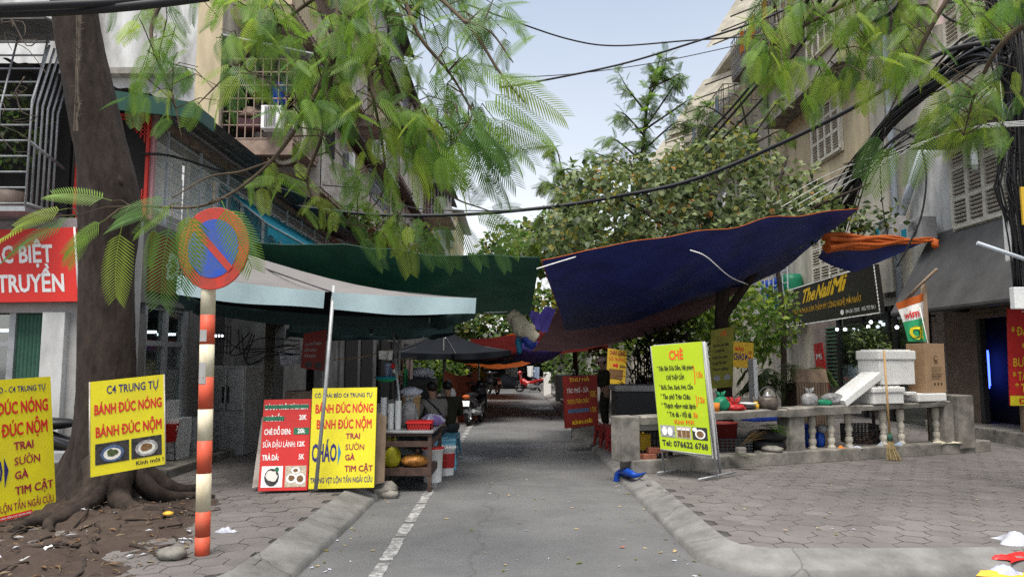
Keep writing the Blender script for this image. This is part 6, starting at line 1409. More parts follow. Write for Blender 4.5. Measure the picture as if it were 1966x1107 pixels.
def person(label, loc, rz, pose, shirt, trouser, cap=None, strap=False):
    t=T('person',label,'person',(0,0,0)); J={k:Vector(v) for k,v in pose.items()}
    pel,ch,nk,hd=J['pelvis'],J['chest'],J['neck'],J['head']
    chains=[[(pel,.12),(pel.lerp(ch,.5),.115),(ch,.135),(nk,.055),(nk.lerp(hd,.5),.06),(hd,.085),(hd+Vector((0,0,.07)),.07)]]
    for s_ in ('l','r'):
        sh,el,wr=J['sh'+s_],J['el'+s_],J['wr'+s_]; hp,kn,an=J['hp'+s_],J['kn'+s_],J['an'+s_]
        chains.append([(ch,.1),(sh,.062),(sh.lerp(el,.5),.05),(el,.042),(el.lerp(wr,.5),.038),(wr,.027)])
        hdv=(wr-el).normalized(); sd=hdv.cross(Vector((0,0,1))); sd=sd.normalized() if sd.length>.1 else Vector((1,0,0)); palm=wr+hdv*.075
        chains.append([(wr,.027),(palm,.026)])
        for k,(off,l) in enumerate(((-.03,.068),(-.01,.08),(.01,.075),(.03,.06))): chains.append([(palm,.02),(palm+sd*off+hdv*.025,.009),(palm+sd*off*1.1+hdv*(.02+l*.6)+Vector((0,0,-.012)),.0085),(palm+sd*off*1.1+hdv*(.01+l*.85)+Vector((0,0,-.035)),.0075)])
        chains.append([(wr,.02),(wr+hdv*.03+sd*-.035,.011),(wr+hdv*.065+sd*-.05,.009)])
        chains.append([(pel,.1),(hp,.085),(hp.lerp(kn,.5),.072),(kn,.056),(kn.lerp(an,.4),.052),(an,.036)])
        ft=J['f'+s_]; chains.append([(an,.036),(an.lerp(ft,.5)+Vector((0,0,-.02)),.036),(ft,.03)])
    body=skinmesh(chains); body.materials.append(M['skin'])
    face_dir=J['face']
    o=t.part('body',None,None,mesh=body)
    f_=MB(); c=hd+Vector((0,0,.045)); side=face_dir.cross(Vector((0,0,1))).normalized(); 
    f_.ell(c+face_dir*.088+Vector((0,0,-.02)),(.016,.016,.022),8,6); f_.ell(c+side*.082,(.012,.02,.03),8,6); f_.ell(c-side*.082,(.012,.02,.03),8,6); f_.ell(c+face_dir*.08+Vector((0,0,-.06)),(.025,.01,.008),8,5)
    for s_ in (-1,1): f_.ell(c+face_dir*.08+side*.032*s_+Vector((0,0,.01)),(.012,.01,.008),8,5)
    t.part('face',f_,M['skin'])
    h_=MB(); h_.ell(c-face_dir*.018+Vector((0,0,.022)),(.092,.098,.092),16,10,wob=.03,rng=R); t.part('hair',h_,M['hair'])
    sc=[[(pel+Vector((0,0,-.01)),.135),(pel.lerp(ch,.5),.135),(ch,.152),(ch.lerp(nk,.75),.085)]]
    for s_ in ('l','r'):
        sh,el,wr=J['sh'+s_],J['el'+s_],J['wr'+s_]; sc.append([(ch,.12),(sh,.078),(sh.lerp(el,.5),.066),(el,.056)]+([(el.lerp(wr,.7),.048)] if not strap else []))
    m_=skinmesh(sc); m_.materials.append(shirt); t.part('shirt',None,None,mesh=m_)
    tr=[[(pel+Vector((0,0,.05)),.12),(pel,.14)]]
    for s_ in ('l','r'):
        hp,kn,an=J['hp'+s_],J['kn'+s_],J['an'+s_]; tr.append([(pel,.11),(hp,.10),(hp.lerp(kn,.5),.087),(kn,.07),(kn.lerp(an,.5),.062),(kn.lerp(an,.93),.055)])
    m_=skinmesh(tr); m_.materials.append(trouser); t.part('trousers',None,None,mesh=m_)
    sh_=MB()
    for s_ in ('l','r'): sh_.tube([J['an'+s_]+Vector((0,0,-.05)),J['an'+s_].lerp(J['f'+s_],.6)+Vector((0,0,-.035)),J['f'+s_]+Vector((0,0,-.012))],[.045,.043,.03],8)
    t.part('shoes',sh_,M['darkplastic'])
    if strap: t.part('strap',MB().tube([J['shl']+Vector((0,-.02,.085)),ch+Vector((0,-.17,-.02)),pel+Vector((.14,-.12,.06))],.014,6),M['black'])
    if cap:
        t.part('cap',MB().ell(c+Vector((0,0,.05)),(.105,.108,.075),14,8).slab([c+face_dir*.08+side*.08+Vector((0,0,.03)),c+face_dir*.17+side*.05+Vector((0,0,.015)),c+face_dir*.17-side*.05+Vector((0,0,.015)),c+face_dir*.08-side*.08+Vector((0,0,.03))],(0,0,.012)),cap)
    place(t.o,loc,rz); return t
def sit(h=.36,lean=.10,arm=0):
    P=dict(pelvis=(0,0,h+.12),chest=(0,lean,h+.46),neck=(0,lean+.05,h+.64),head=(0,lean+.10,h+.74),face=(0,1,-.1))
    for s_,x in (('l',-1),('r',1)):
        P['sh'+s_]=(x*.19,lean+.01,h+.56);P['el'+s_]=(x*.25,lean+.12,h+.30);P['wr'+s_]=(x*.16,lean+.33,h+.26+arm)
        P['hp'+s_]=(x*.10,.06,h+.09);P['kn'+s_]=(x*.17,.46,h+.10);P['an'+s_]=(x*.16,.42,.09);P['f'+s_]=(x*.18,.60,.028)
    return P
# plastic stools
def stool(m, label, cat='stool', grp=None):
    t=T('plastic_stool',label,cat,(0,0,0),grp); h=.36
    t.part('seat',MB().box((0,0,h-.012),(.27,.27,.024),bev=.010).box((0,0,h-.06),(.262,.262,.07),taper=.97),m)
    t.part('seat_hole',MB().lathe([(.03,h+.0005),(.03,h+.0015)],n=14),M['black'])
    for sx in (-1,1):
        for sy in (-1,1):
            t.part('leg',MB().slab([(sx*.128,sy*.128,h-.09),(sx*.055,sy*.128,h-.09),(sx*.118,sy*.155,0),(sx*.155,sy*.155,0)],(0,-sy*.012,0)).slab([(sx*.128,sy*.128,h-.09),(sx*.128,sy*.055,h-.09),(sx*.155,sy*.118,0),(sx*.155,sy*.155,0)],(-sx*.012,0,0)),m)
    for sy in (-1,1): t.part('brace',MB().box((0,sy*.137,.16),(.25,.01,.03)),m)
    return t
s1=stool(M['plasticblue'],'front blue plastic stool in a short stack beside the white buckets','stool','blue plastic stools')
p_=(-.98,11.15,0); place(s1.o,p_,.1)
dup(s1.o,(-.98,11.15,.07),.12,'upper blue plastic stool nested on the front blue stool')
dup(s1.o,(-1.20,12.25,0),.3,'blue plastic stool under the person in the grey shirt'); dup(s1.o,(-1.06,12.9,0),-.2,'blue plastic stool under the person in dark clothes')
person('seated person in a grey top with a dark shoulder strap by the food cart',(-1.22,12.2,0),.55,sit(.36,.16),M['shirtgrey'],M['trouser'],strap=True)
person('seated person in dark clothes leaning over beside the one in grey',(-1.08,12.9,0),.25,sit(.36,.20,.05),M['shirtdark'],M['trouser'])
solo('helmet',MB().lathe([(.13,0),(.135,.06),(.115,.13),(.06,.17),(.005,.18)],W(861,762,13.4),16),M['white'],'white helmet just behind the dark-haired seated person','helmet')
# ================================================================ motorbikes
def motorbike(bodym, label, grp='parked motorbikes', plate=True):
    t=T('motorbike',label,'motorbike',(0,0,0),grp)
    def wheel(y):
        rt=Matrix.Rotation(rad(90),4,'Y')
        w_=t.part('wheel',MB().lathe([(.20,-.03),(.215,-.012),(.215,.012),(.20,.03)],(0,y,.285),24,rot=rt,cap=False),M['chrome'])
        t.part('tyre',MB().lathe([(.205,-.035),(.25,-.05),(.28,-.028),(.287,0),(.28,.028),(.25,.05),(.205,.028)],(0,y,.285),26,rot=rt,cap=False),M['rubber'],w_)
        sp=MB()
        for k in range(6): a=k*math.pi/3; sp.tube([(0,y,.285),(0,y+.205*math.cos(a),.285+.205*math.sin(a))],.012,5)
        sp.lathe([(.05,-.06),(.05,.06)],(0,y,.285),12,rot=rt); t.part('spokes',sp,M['greysteel'],w_)
    wheel(.62);wheel(-.60)
    b=MB()
    prof=[(.50,.60,.16,.24),(.38,.50,.17,.40),(.20,.42,.10,.30),(.0,.46,.13,.26),(-.25,.56,.15,.26),(-.5,.64,.14,.22),(-.72,.70,.10,.14),(-.84,.74,.05,.06)]
    prev=None
    for y,z,wx,hz_ in prof:
        row=[b.bm.verts.new((wx*math.cos(2*math.pi*k/12),y,z+hz_*.5*math.sin(2*math.pi*k/12))) for k in range(12)]
        if prev:
            for k in range(12): b.bm.faces.new((prev[k],prev[(k+1)%12],row[(k+1)%12],row[k])).smooth=True
        else: b.bm.faces.new(row[::-1])
        prev=row
    b.bm.faces.new(prev); t.part('body',b,bodym)
    t.part('front_shield',MB().slab([(-.20,.50,.40),(.20,.50,.40),(.16,.56,.92),(-.16,.56,.92)],(0,.04,0)).ell((0,.60,.98),(.15,.12,.12),12,8),bodym)
    t.part('fender',MB().grid(8,4,lambda u,v:((v-.5)*.13,.62+.315*math.cos(rad(20+130*u)),.285+.315*math.sin(rad(20+130*u))-abs(v-.5)*.06)).grid(6,4,lambda u,v:((v-.5)*.13,-.60+.32*math.cos(rad(80+90*u)),.285+.32*math.sin(rad(80+90*u))-abs(v-.5)*.06)),M['darkplastic'])
    t.part('fork',MB().tube([(-.07,.62,.285),(-.06,.54,.7)],.02,6).tube([(.07,.62,.285),(.06,.54,.7)],.02,6),M['greysteel'])
    t.part('seat',MB().ell((0,-.30,.74),(.14,.42,.075),14,8),M['black'])
    hb_=t.part('handlebar',MB().tube([(-.33,.42,1.02),(-.15,.52,1.02),(.15,.52,1.02),(.33,.42,1.02)],.016,7),M['darksteel'])
    for s_ in (-1,1):
        t.part('grip',MB().tube([(s_*.24,.467,1.02),(s_*.35,.41,1.02)],.022,8),M['rubber'],hb_)
        t.part('mirror',MB().tube([(s_*.2,.49,1.03),(s_*.26,.46,1.18)],.007,5).ell((s_*.28,.46,1.21),(.06,.015,.04),10,6),M['black'],hb_)
    t.part('headlight',MB().ell((0,.70,.98),(.09,.05,.06),12,6),M['chrome'])
    t.part('tail_light',MB().ell((0,-.86,.72),(.10,.05,.055),12,6),M['tail'])
    if plate: t.part('number_plate',MB().box((0,-.90,.56),(.19,.012,.14),rot=Matrix.Rotation(rad(-18),4,'X')),M['white'])
    t.part('exhaust',MB().tube([(.14,.0,.30),(.16,-.3,.30),(.17,-.80,.38)],[.025,.045,.05],8),M['greysteel'])
    t.part('engine',MB().box((0,.02,.34),(.26,.36,.24),bev=.05).box((-.1,-.35,.30),(.07,.45,.10),bev=.02),M['greysteel'])
    t.part('stand',MB().tube([(-.08,.0,.25),(-.22,.05,.01)],.014,5),M['darksteel'])
    return t
mb1=motorbike(M['bikeblack'],'black motorbike parked behind the tree and the left yellow board'); place(mb1.o,(-5.22,8.75,PV),rad(-70))
m2=dup(mb1.o,(-.95,19.0,0),rad(-12),'motorbike with orange tail and white plate parked under the dark parasol'); remat(m2,M['tail'],M['tarporange'])
x=T('x','','',(0,0,0)); bpy.data.objects.remove(x.o)
dup(mb1.o,(1.95,19.5,PV),rad(170),'black motorbike half hidden behind the maroon menu board'); m4=dup(mb1.o,(1.0,38,0),rad(75),'red motorbike parked across the far end of the street'); remat(m4,M['bikeblack'],M['bikered'])
dup(mb1.o,(-.9,36,0),rad(20),'black motorbike under the far dark tarp, nearest the white post'); dup(mb1.o,(-1.8,37,0),rad(10),'black motorbike under the far dark tarp, by the left bushes'); m7=dup(mb1.o,(1.7,40,0),rad(60),'pale motorbike behind the red one at the street end'); remat(m7,M['bikeblack'],M['clothblue'])
# tail cover of the near motorbike
bag('plastic_bag',(-.87,19.4,.70),(.2,.36,.14),M['black'],'black cover bunched over the orange-tailed motorbike seat',knot=False,seed=21)
# brown-red tarp screen at left kerb
f=lambda u,v:(W(858+60*u,0,18.5+1.0*u).x,18.5+1.6*u+.12*math.sin(u*14)*(.3+v),1.38-.16*math.sin(u*3)-1.3*v)
t=T('tarp_screen','reddish brown tarp hung as a screen behind the orange-tailed motorbike','tarp',f(.5,1)); t.part('sheet',MB().grid(30,12,f),mat('tarpscreen',(.36,.085,.045),.75,var=.2,scale=3,trans=.15)); t.part('post',MB().tube([(f(0,0)[0],18.5,0),(f(0,0)[0],18.5,2.2)],.02,6),M['darksteel'])
solo('support_post',MB().tube([(-1.32,29,0),(-1.30,29,2.1)],.035,8).bx(-1.6,-1.0,28.98,29.02,1.55,1.6),M['plasterwhite'],'pale wooden cross-shaped post under the far dark tarp','post')
# far end of the street
eh=T('far_house','low dark shopfront closing the end of the street','house',(0,48,0)); eh.part('wall',MB().bx(-4.5,5,46,52,0,3.0),M['plasterwhite']); eh.part('roof',MB().slab([(-4.8,45.4,3.0),(5.3,45.4,3.0),(5.3,52,3.6),(-4.8,52,3.6)],(0,0,.1)),M['roofsheet']); eh.part('doorway',MB().bx(-2.6,-.4,45.95,45.99,0,2.3).bx(.6,2.4,45.95,45.99,0,2.2),M['insidedark'])
cloth(1012,702,1024,722,37.5,M['white'],'white garment hanging over the far red motorbike',g='garments at the street end'); cloth(1026,704,1036,726,37.5,M['clothblue'],'pale blue garment beside the white one at the street end',g='garments at the street end')
solo('tarp_cover',MB().ell((-.3,43,.2),(.8,.6,.55),12,8,wob=.22,rng=R),M['tarpdark'],'dark covered heap at the far end of the street','cover')
solo('white_box',MB().bx(1.42,1.75,33,33.5,0,1.1,.02),M['white'],'tall white box at the far right kerb','box')
solo('stall_cabinet',MB().bx(1.65,2.9,27,28.2,PV,1.1,.02),M['darkplastic'],'black low cabinet on the right kerb beyond the maroon menu board','cabinet')
# ================================================================ right: behind the balustrade
t=T('menu_board','maroon dessert menu board with gold lettering on the right kerb behind red stools','sign',W(1116,820,13.2))
s=Board(W(1083,722,13.2),W(1146,719,13.6),W(1149,815,13.5),W(1087,822,13.1),.05); t.part('panel',s.panel(),mat('maroonboard',(.26,.025,.018),.55,scale=2))
s.text('THU HÀ',.14,.76,.115,.075,M['inkgold'],.03); s.text('TÀO PHỚ - SỮA',.06,.72,.33,.085,M['foodwhite'],.025); s.text('THẠCH TRÂN CHÂU',.06,.72,.54,.085,M['inkgold'],.025); s.text('10K',.76,.96,.44,.13,M['inkgold'],.02); s.rect(.08,.645,.72,.72,M['photoblue']); s.text('15K',.76,.96,.73,.10,M['inkgold'],.02); s.text('KÍNH MỜI',.20,.80,.945,.075,M['nailgold'],.03); s.put(t)
t.part('base',MB().slab([W(1098,822,13.2),W(1140,818,13.4),W(1140,838,13.4),W(1098,842,13.2)],(0,.15,0)),M['concrete'])
rs=stool(M['stoolred'],'nearest dark red plastic stool beside the balustrade corner post','stool','red plastic stools')
place(rs.o,(1.72,11.5,PV),.1)
dup(rs.o,(1.78,12.05,PV),.4,'second dark red stool back from the balustrade corner post'); dup(rs.o,(1.68,12.6,PV),.2,'third dark red stool, below the maroon menu board corner'); dup(rs.o,(1.62,13.0,PV),.3,'farthest dark red stool, tucked against the maroon menu board'); dup(rs.o,(1.72,11.5,PV+.07),.14,'dark red stool nested on the nearest one')
person('standing person in dark clothes with a pinkish cap behind the maroon menu board',(2.05,16.2,PV),rad(100),(lambda P:P)({**{'pelvis':(0,0,.82),'chest':(0,.03,1.12),'neck':(0,.05,1.30),'head':(0,.08,1.40),'face':(0,1,-.1)},**{k+s_:v for s_,x in (('l',-1),('r',1)) for k,v in (('sh',(x*.19,.03,1.23)),('el',(x*.24,.10,.98)),('wr',(x*.16,.30,.92)),('hp',(x*.10,.0,.78)),('kn',(x*.11,.04,.44)),('an',(x*.11,0,.09)),('f',(x*.12,.16,.028)))}}),M['shirtdark'],M['shirtdark'],cap=M['clothpink'])
bx_=T('cool_box','big black cool box with a closed lid right of the maroon menu board','box',(2.7,14.4,PV)); bx_.part('case',MB().bx(2.0,2.95,14.1,14.9,PV,1.02,.03),M['darkplastic']); bx_.part('lid',MB().bx(1.96,2.99,14.05,14.95,1.02,1.14,.03),M['plastergrey'])
solo('wall_block',MB().bx(2.9,4.3,16.2,16.5,PV,1.25).bx(3.35,3.7,16.18,16.19,PV,1.0),M['plasterold'],'low grey concrete wall behind the black cool box','wall')
t=T('food_board','small yellow sign with red arrow hung on a far tree trunk','sign',W(1185,740,19))
s=Board(W(1167,668,18.9),W(1204,673,18.9),W(1200,740,18.9),W(1164,737,18.9),.03); t.part('panel',s.panel(),M['ochre']); s.text('CHÁO LÒNG',.1,.9,.16,.11,M['inkmaroon'],.03); s.text('DỒI TRƯỜNG',.1,.9,.32,.08,M['inkred'],.03); s.shape([(.3,.42),(.48,.42),(.48,.38),(.6,.455),(.48,.53),(.48,.49),(.3,.49)],M['inkred']); s.text('20m',.65,.95,.50,.08,M['inkblack'],.03); s.rect(.1,.56,.85,.84,M['foodbrown'],'food_photo'); s.put(t)
t=T('food_board','faded olive menu banner tied to the leafy tree trunk','sign',W(1388,745,13.0))
s=Board(W(1365,634,13.05),W(1409,626,13.1),W(1407,742,13.1),W(1362,746,13.05),.015); t.part('panel',s.panel(),mat('olivesign',(.27,.26,.03),.6,scale=3,var=.25)); s.text('CHÈ',.42,.68,.13,.08,M['inkorange'],.03)
for k,(u0,u1) in enumerate(((.1,.8),(.2,.6),(.1,.75),(.1,.7),(.1,.78))): s.text(('Đặc Sản Dừa Dầm','CHÈ THẬP CẨM','Bưởi, Đen, Xanh','Tào phớ Trân Châu','Thạch găng')[k],u0,u1,.30+.10*k,.045,M['inkdark'],.02)
s.disc(.3,.83,.15,.05,M['photogrey']); s.disc(.75,.83,.15,.05,M['photogrey']); s.put(t)
t=T('food_board','faded yellow porridge sign with a blue arrow right of the olive banner','sign',W(1425,710,16))
s=Board(W(1408,655,16),W(1447,658,16),W(1446,706,16),W(1406,704,16),.02); t.part('panel',s.panel(),M['ochre']); s.text('CHÁO',.05,.55,.70,.26,M['inkblue'],.028); s.shape([(.60,.42),(.72,.57),(.60,.72)],M['inkblue']); s.text('NÓNG',.1,.5,.34,.14,M['inkred'],.03); 
for k in range(3): s.text(('SƯỜN','GÀ','TIM')[k],.72,.92,.45+.2*k,.1,M['inkmaroon'],.03)
s.put(t)
# strappy dark plants and areca palm
def strappy(name,label,c,n,L,m,spread=.5,w_=.03):
    items=[]; bs=(np.array([[0,-.5,0],[0,.5,0],[.4,.9,.06],[.4,-.9,.06],[.75,.6,.02],[.75,-.6,.02],[1,.05,-.14],[1,-.05,-.14]])*np.array([L,w_,L]),np.array([[0,1,2,3],[3,2,4,5],[5,4,6,7]]))
    for i in range(n):
        z=R.uniform(.3,1)*c[3]; items.append(((c[0]+R.uniform(-.12,.12)*spread*2,c[1]+R.uniform(-.2,.2),c[2]+z),np.array([R.uniform(-1,1),R.uniform(-1,1),R.uniform(-.3,.9)]),np.array([0,0,1.])+rnd3()*.2,R.uniform(.6,1.15),0))
    V,F,mi=inst(bs,items); t=T(name,label,'plant',(c[0],c[1],c[2]))
    k=MB()
    for i in range(7): x=c[0]+R.uniform(-.2,.2); k.tube([(x,c[1],c[2]),(x+R.uniform(-.1,.1),c[1],c[2]+c[3]*.9)],.015,5)
    t.part('stem',k,M['brownsteel']); o=bpy.data.objects.new('foliage',npmesh('foliage',V-np.array(t.loc),F,mi,[m]));COL.objects.link(o);o.parent=t.o
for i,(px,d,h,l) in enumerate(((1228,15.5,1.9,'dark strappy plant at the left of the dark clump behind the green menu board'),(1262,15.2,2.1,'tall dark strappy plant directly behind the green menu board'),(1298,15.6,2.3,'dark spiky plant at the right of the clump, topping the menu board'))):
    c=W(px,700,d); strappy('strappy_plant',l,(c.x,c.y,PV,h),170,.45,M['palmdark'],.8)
pp=T('areca_palm','green areca palm in a pot in front of the nail salon','plant',(W(1510,740,13.8).x,13.8,PV))
base=Vector((W(1512,740,13.8).x,13.8,.75)); items=[]; fr=MB()
for i in range(22):
    a=R.uniform(0,6.28); l=R.uniform(.6,1.0); up=R.uniform(.45,.95)
    pl=smoothpl([base+Vector((R.uniform(-.08,.08),0,0)),base+Vector((math.cos(a)*l*.35,math.sin(a)*l*.35,up*.7)),base+Vector((math.cos(a)*l*.75,math.sin(a)*l*.7,up*.85)),base+Vector((math.cos(a)*l,math.sin(a)*l*.9,up*.6))],5); fr.tube(pl,.006,4)
    for k in range(26):
        p,tg=pl_point(pl,.25+.75*k/25)
        for s_ in (-1,1):
            sd=tg.cross(Vector((0,0,1))).normalized()*s_; items.append((np.array(p),np.array(sd*.8+tg*.6+Vector((0,0,-.25))),np.array([0,0,1.]),R.uniform(.8,1.1),NR.choice(3,p=[.4,.4,.2])))
V,F,mi=inst((np.array([[0,-.008,0],[0,.008,0],[.14,.011,0],[.14,-.011,0],[.26,.001,-.04],[.26,-.001,-.04]]),np.array([[0,1,2,3],[3,2,4,5]])),items)
pp.part('stem',fr,M['bushA']); o=bpy.data.objects.new('foliage',npmesh('foliage',V-np.array(pp.loc),F,mi,[M['bushA'],M['bushE'],M['bushF']]));COL.objects.link(o);o.parent=pp.o
pp.part('pot',MB().lathe([(.16,0),(.22,.4),(.24,.42),(.2,.40)],(base.x,13.8,PV),16),M['browntile'])
leafcloud('potted_shrub',[(tuple(W(1672,672,14.2)),(.38,.3,.42),420),(tuple(W(1655,650,14.2)),(.25,.2,.25),150)],leaf_broad(.12,.05),[M['bushE'],M['bushA']],[.6,.4],'dark leafy shrub in front of the nail salon glass beside the foam boxes','plant',(W(1672,700,14.2).x,14.2,PV),stems=MB().tube([(W(1672,700,14.2).x,14.2,PV),(W(1672,690,14.2).x,14.2,1.6)],.03,6))
wb=T('wooden_bin','brown slatted bin standing behind the balustrade post','bin',(W(1530,770,13).x,13.0,PV))
xa,xb=W(1500,0,13).x,W(1558,0,13).x; k=MB()
for i in range(12): k.bx(xa+(xb-xa)*i/12+.004,xa+(xb-xa)*(i+1)/12-.004,12.98,13.0,PV,1.22)
wb.part('slats',k,M['wood']); wb.part('case',MB().bx(xa,xb,13.003,13.5,PV,1.2),M['brownsteel']); wb.part('lid',MB().box(((xa+xb)/2,13.1,1.33),(xb-xa+.06,.05,.26),rot=Matrix.Rotation(rad(-25),4,'X')),M['wood'])
sg=T('menu_stand','thin white edge of a folded sign stand beside the faded porridge sign','stand',W(1452,760,12.6)); sg.part('panel',MB().slab([W(1446,690,12.6),W(1453,688,12.6),W(1457,775,12.6),W(1450,777,12.6)],(0,.3,0)),M['white'])
# things standing on the rail
def RP(px,off=0.0,dz=0.0): p=along(px,off); return Vector((p.x,p.y,rz_(along(px))+.004+dz))
RQ=Matrix.Rotation(QA,4,'Z')
bag('plastic_bag',RP(1385,.03),(.14,.11,.10),M['plasticgreen'],'knotted green plastic bag on the rail just right of the lime menu board',seed=31)
solo('cup',MB().lathe([(.05,0),(.062,.12),(.056,.12),(.045,.01)],RP(1374,-.06),14),M['clothorange'],'orange cup on the rail in front of the green bag','cup')
bag('plastic_bag',RP(1412,-.02),(.17,.10,.045),M['bagred'],'flattened red plastic bag on the rail beside the green bag',seed=33,knot=True)
bag('plastic_bag',RP(1402,.22),(.10,.09,.06),M['bagred'],'small dark red bag behind the flattened red one',seed=34)
for i in range(2):
    solo('plate_stack',MB().lathe([(.07,0),(.12,.03),(.125,.045),(.11,.04)],RP(1438,.05,.05*i),16),M[('white','darkplastic')[1-i]],('dark dish at the bottom of the pile left of the kettle','white plate on top of the pile left of the kettle')[i],'plate')
solo('jar',MB().lathe([(.035,0),(.045,.03),(.045,.07),(.025,.09),(.03,.11)],RP(1452,-.02),12),M['inkgold'],'small amber jar between the plates and kettle','jar')
kt=T('kettle','dull old metal kettle with arched handle on the balustrade rail','kettle',RP(1475)); c=RP(1475)
kt.part('body',MB().lathe([(.12,0),(.145,.03),(.145,.13),(.12,.165),(.06,.185)],c,20),M['kettle']); kt.part('lid',MB().lathe([(.075,.178),(.06,.20),(.02,.212),(.018,.235),(.005,.24)],c,16),M['steel'])
kt.part('handle',MB().tube([c+Vector((.13*math.cos(a),0,.15+.16*math.sin(a))) for a in [math.pi*i/12 for i in range(13)]],.009,6),M['darksteel']); kt.part('spout',MB().tube([c+Vector((-.13,-.02,.08)),c+Vector((-.20,-.03,.13)),c+Vector((-.23,-.035,.17))],[.03,.02,.016],7),M['kettle'])
bag('plastic_bag',RP(1556,.02),(.15,.10,.10),M['bagclear'],'clear crumpled plastic bag at the left of the heap on the rail',seed=41); bag('plastic_bag',RP(1582,-.02),(.13,.08,.05),M['plasticgreen'],'small green bag between the clear bags on the rail',seed=42,knot=False); bag('plastic_bag',RP(1600,.05),(.17,.12,.09),M['bagclear'],'clear bag at the right of the heap, under the leaning foam lid',seed=43,knot=False)
lidp=RP(1643,.02,.235); solo('foam_slab',MB().box(lidp,(.86,.36,.115),rot=RQ @ Matrix.Rotation(rad(-29),4,'Y'),bev=.015),M['foam'],'long white foam lid leaning at a slant against the foam boxes','lid')
def foambox(name,c,w_,d_,h,lidh,label,grp='foam boxes on the balustrade'):
    t=T(name,label,'box',c,grp); c=Vector(c)
    t.part('case',MB().box(c+Vector((0,0,(h-lidh)/2)),(w_,d_,h-lidh),rot=RQ,bev=.012),M['foam'])
    k=MB(); k.box(c+Vector((0,0,h-lidh/2)),(w_+.04,d_+.04,lidh-.006),rot=RQ,bev=.02)
    for i in range(5): k.box(c+QD*(-w_/2+w_*(i+.5)/5)+Vector((0,0,h+.004)),(w_/5-.05,d_*.8,.02),rot=RQ,bev=.006)
    t.part('lid',k,M['foam']); return t
foambox('foam_box',RP(1688,.03),.62,.40,.255,.09,'low white foam box directly on the rail under the big one')
q_=foambox('foam_box',RP(1706,.10,.285),.74,.42,.53,.15,'big upper white foam box with thick notched lid'); q_.part('label',MB().box(Vector(q_.loc)+Vector((-.24,-.20,.48))-QN*.0,(.14,.02,.08),rot=RQ),M['maroonsign'])
solo('foam_tray',MB().box(RP(1775,0,.065),(.62,.34,.13),rot=RQ,bev=.02).box(RP(1748,-.12,.14),(.2,.1,.05),rot=RQ,bev=.01),M['foam'],'shallow white foam tray at the right end under the tall carton','tray')
cbx=T('cardboard_box','tall brown cardboard carton with small print on the foam tray','box',RP(1785,.02,.13)); c=RP(1783,.04,.135); cw,chh=.44,.78
cbx.part('case',MB().box(c+Vector((0,0,chh/2)),(cw,.34,chh),rot=RQ,bev=.006),M['cardboard'])
fa=c-QN*.175-QD*(cw/2)
s=Board(fa+Vector((0,0,chh)),fa+QD*cw+Vector((0,0,chh)),fa+QD*cw,fa,.001)
for k in range(6): s.text(('HÀNG DỄ VỠ XIN NHẸ TAY','GIỮ KHÔ RÁO','KHÔNG CHẤT QUÁ CAO','BẢO QUẢN NƠI MÁT','SẢN XUẤT TẠI VIỆT NAM','SỐ LƯỢNG')[k],.28,.80-.06*(k%3),.50+.045*k,.022,M['inkdark'],.01)
s.disc(.52,.30,.10,.05,M['inkdark']); s.disc(.52,.30,.08,.038,M['cardboard'],'printed_panel',.007); s.text('M&N',.44,.60,.40,.025,M['inkdark'],.02)
for u in (.38,.55,.72): s.rect(u,.80,u+.07,.84,M['inkdark'])
s.put(cbx)
solo('cardboard_box',MB().box(RP(1735,.30,.60),(.70,.3,.42),rot=RQ,bev=.006),M['cardboard'],'wider cardboard carton behind the big foam box','box')
# stick with a coloured sack
wp=solo('wooden_post',MB().tube([along(1786,.45)+Vector((0,0,PV)),W(1781,700,12.7),W(1773,545,12.6)],.05,8).tube([W(1730,590,12.5),W(1763,550,12.5),W(1799,516,12.5)],.025,6).tube([W(1728,583,12.5),W(1796,518,12.4)],.012,5),M['wood'],'rough wooden post with a crossed stick rising behind the carton','post')
sk=T('sack','orange, white and green plastic sack hanging from the wooden post','sack',W(1750,655,12.3))
TL,TR_,BRc,BLc=W(1719,582,12.35),W(1772,562,12.45),W(1778,655,12.45),W(1745,655,12.35)
def skf(u,v): p=TL.lerp(TR_,u).lerp(BLc.lerp(BRc,u),v); return p+Vector((0,-.05*math.sin(math.pi*u)-.03*math.sin(u*9+v*4),0))
for v0,v1,m,nm in ((0,.17,'tarporange','orange_band'),(.17,.50,'inkwhite','white_band'),(.50,1,'clothgreen','green_band')):
    sk.part(nm,MB().grid(14,6,lambda u,v:skf(u,v0+(v1-v0)*v)),M[m])
V,F,ch=textmesh('wim',.03); pr=MB(); pr.raw([skf(.12+.55*x/V[:,0].max(),.44-.17*y/ch)+Vector((0,-.02,0)) for x,y in V],F); sk.part('lettering',pr,M['inkred'])
V,F,ch=textmesh('O!',.04); pr=MB(); pr.raw([skf(.15+.7*x/V[:,0].max(),.94-.30*y/ch)+Vector((0,-.02,0)) for x,y in V],F); sk.part('lettering',pr,M['yellowsign'])
sk.part('cord',MB().tube([W(1766,590,12.3),W(1775,630,12.2),W(1787,683,12.1)],.008,5),M['inkwhite'])
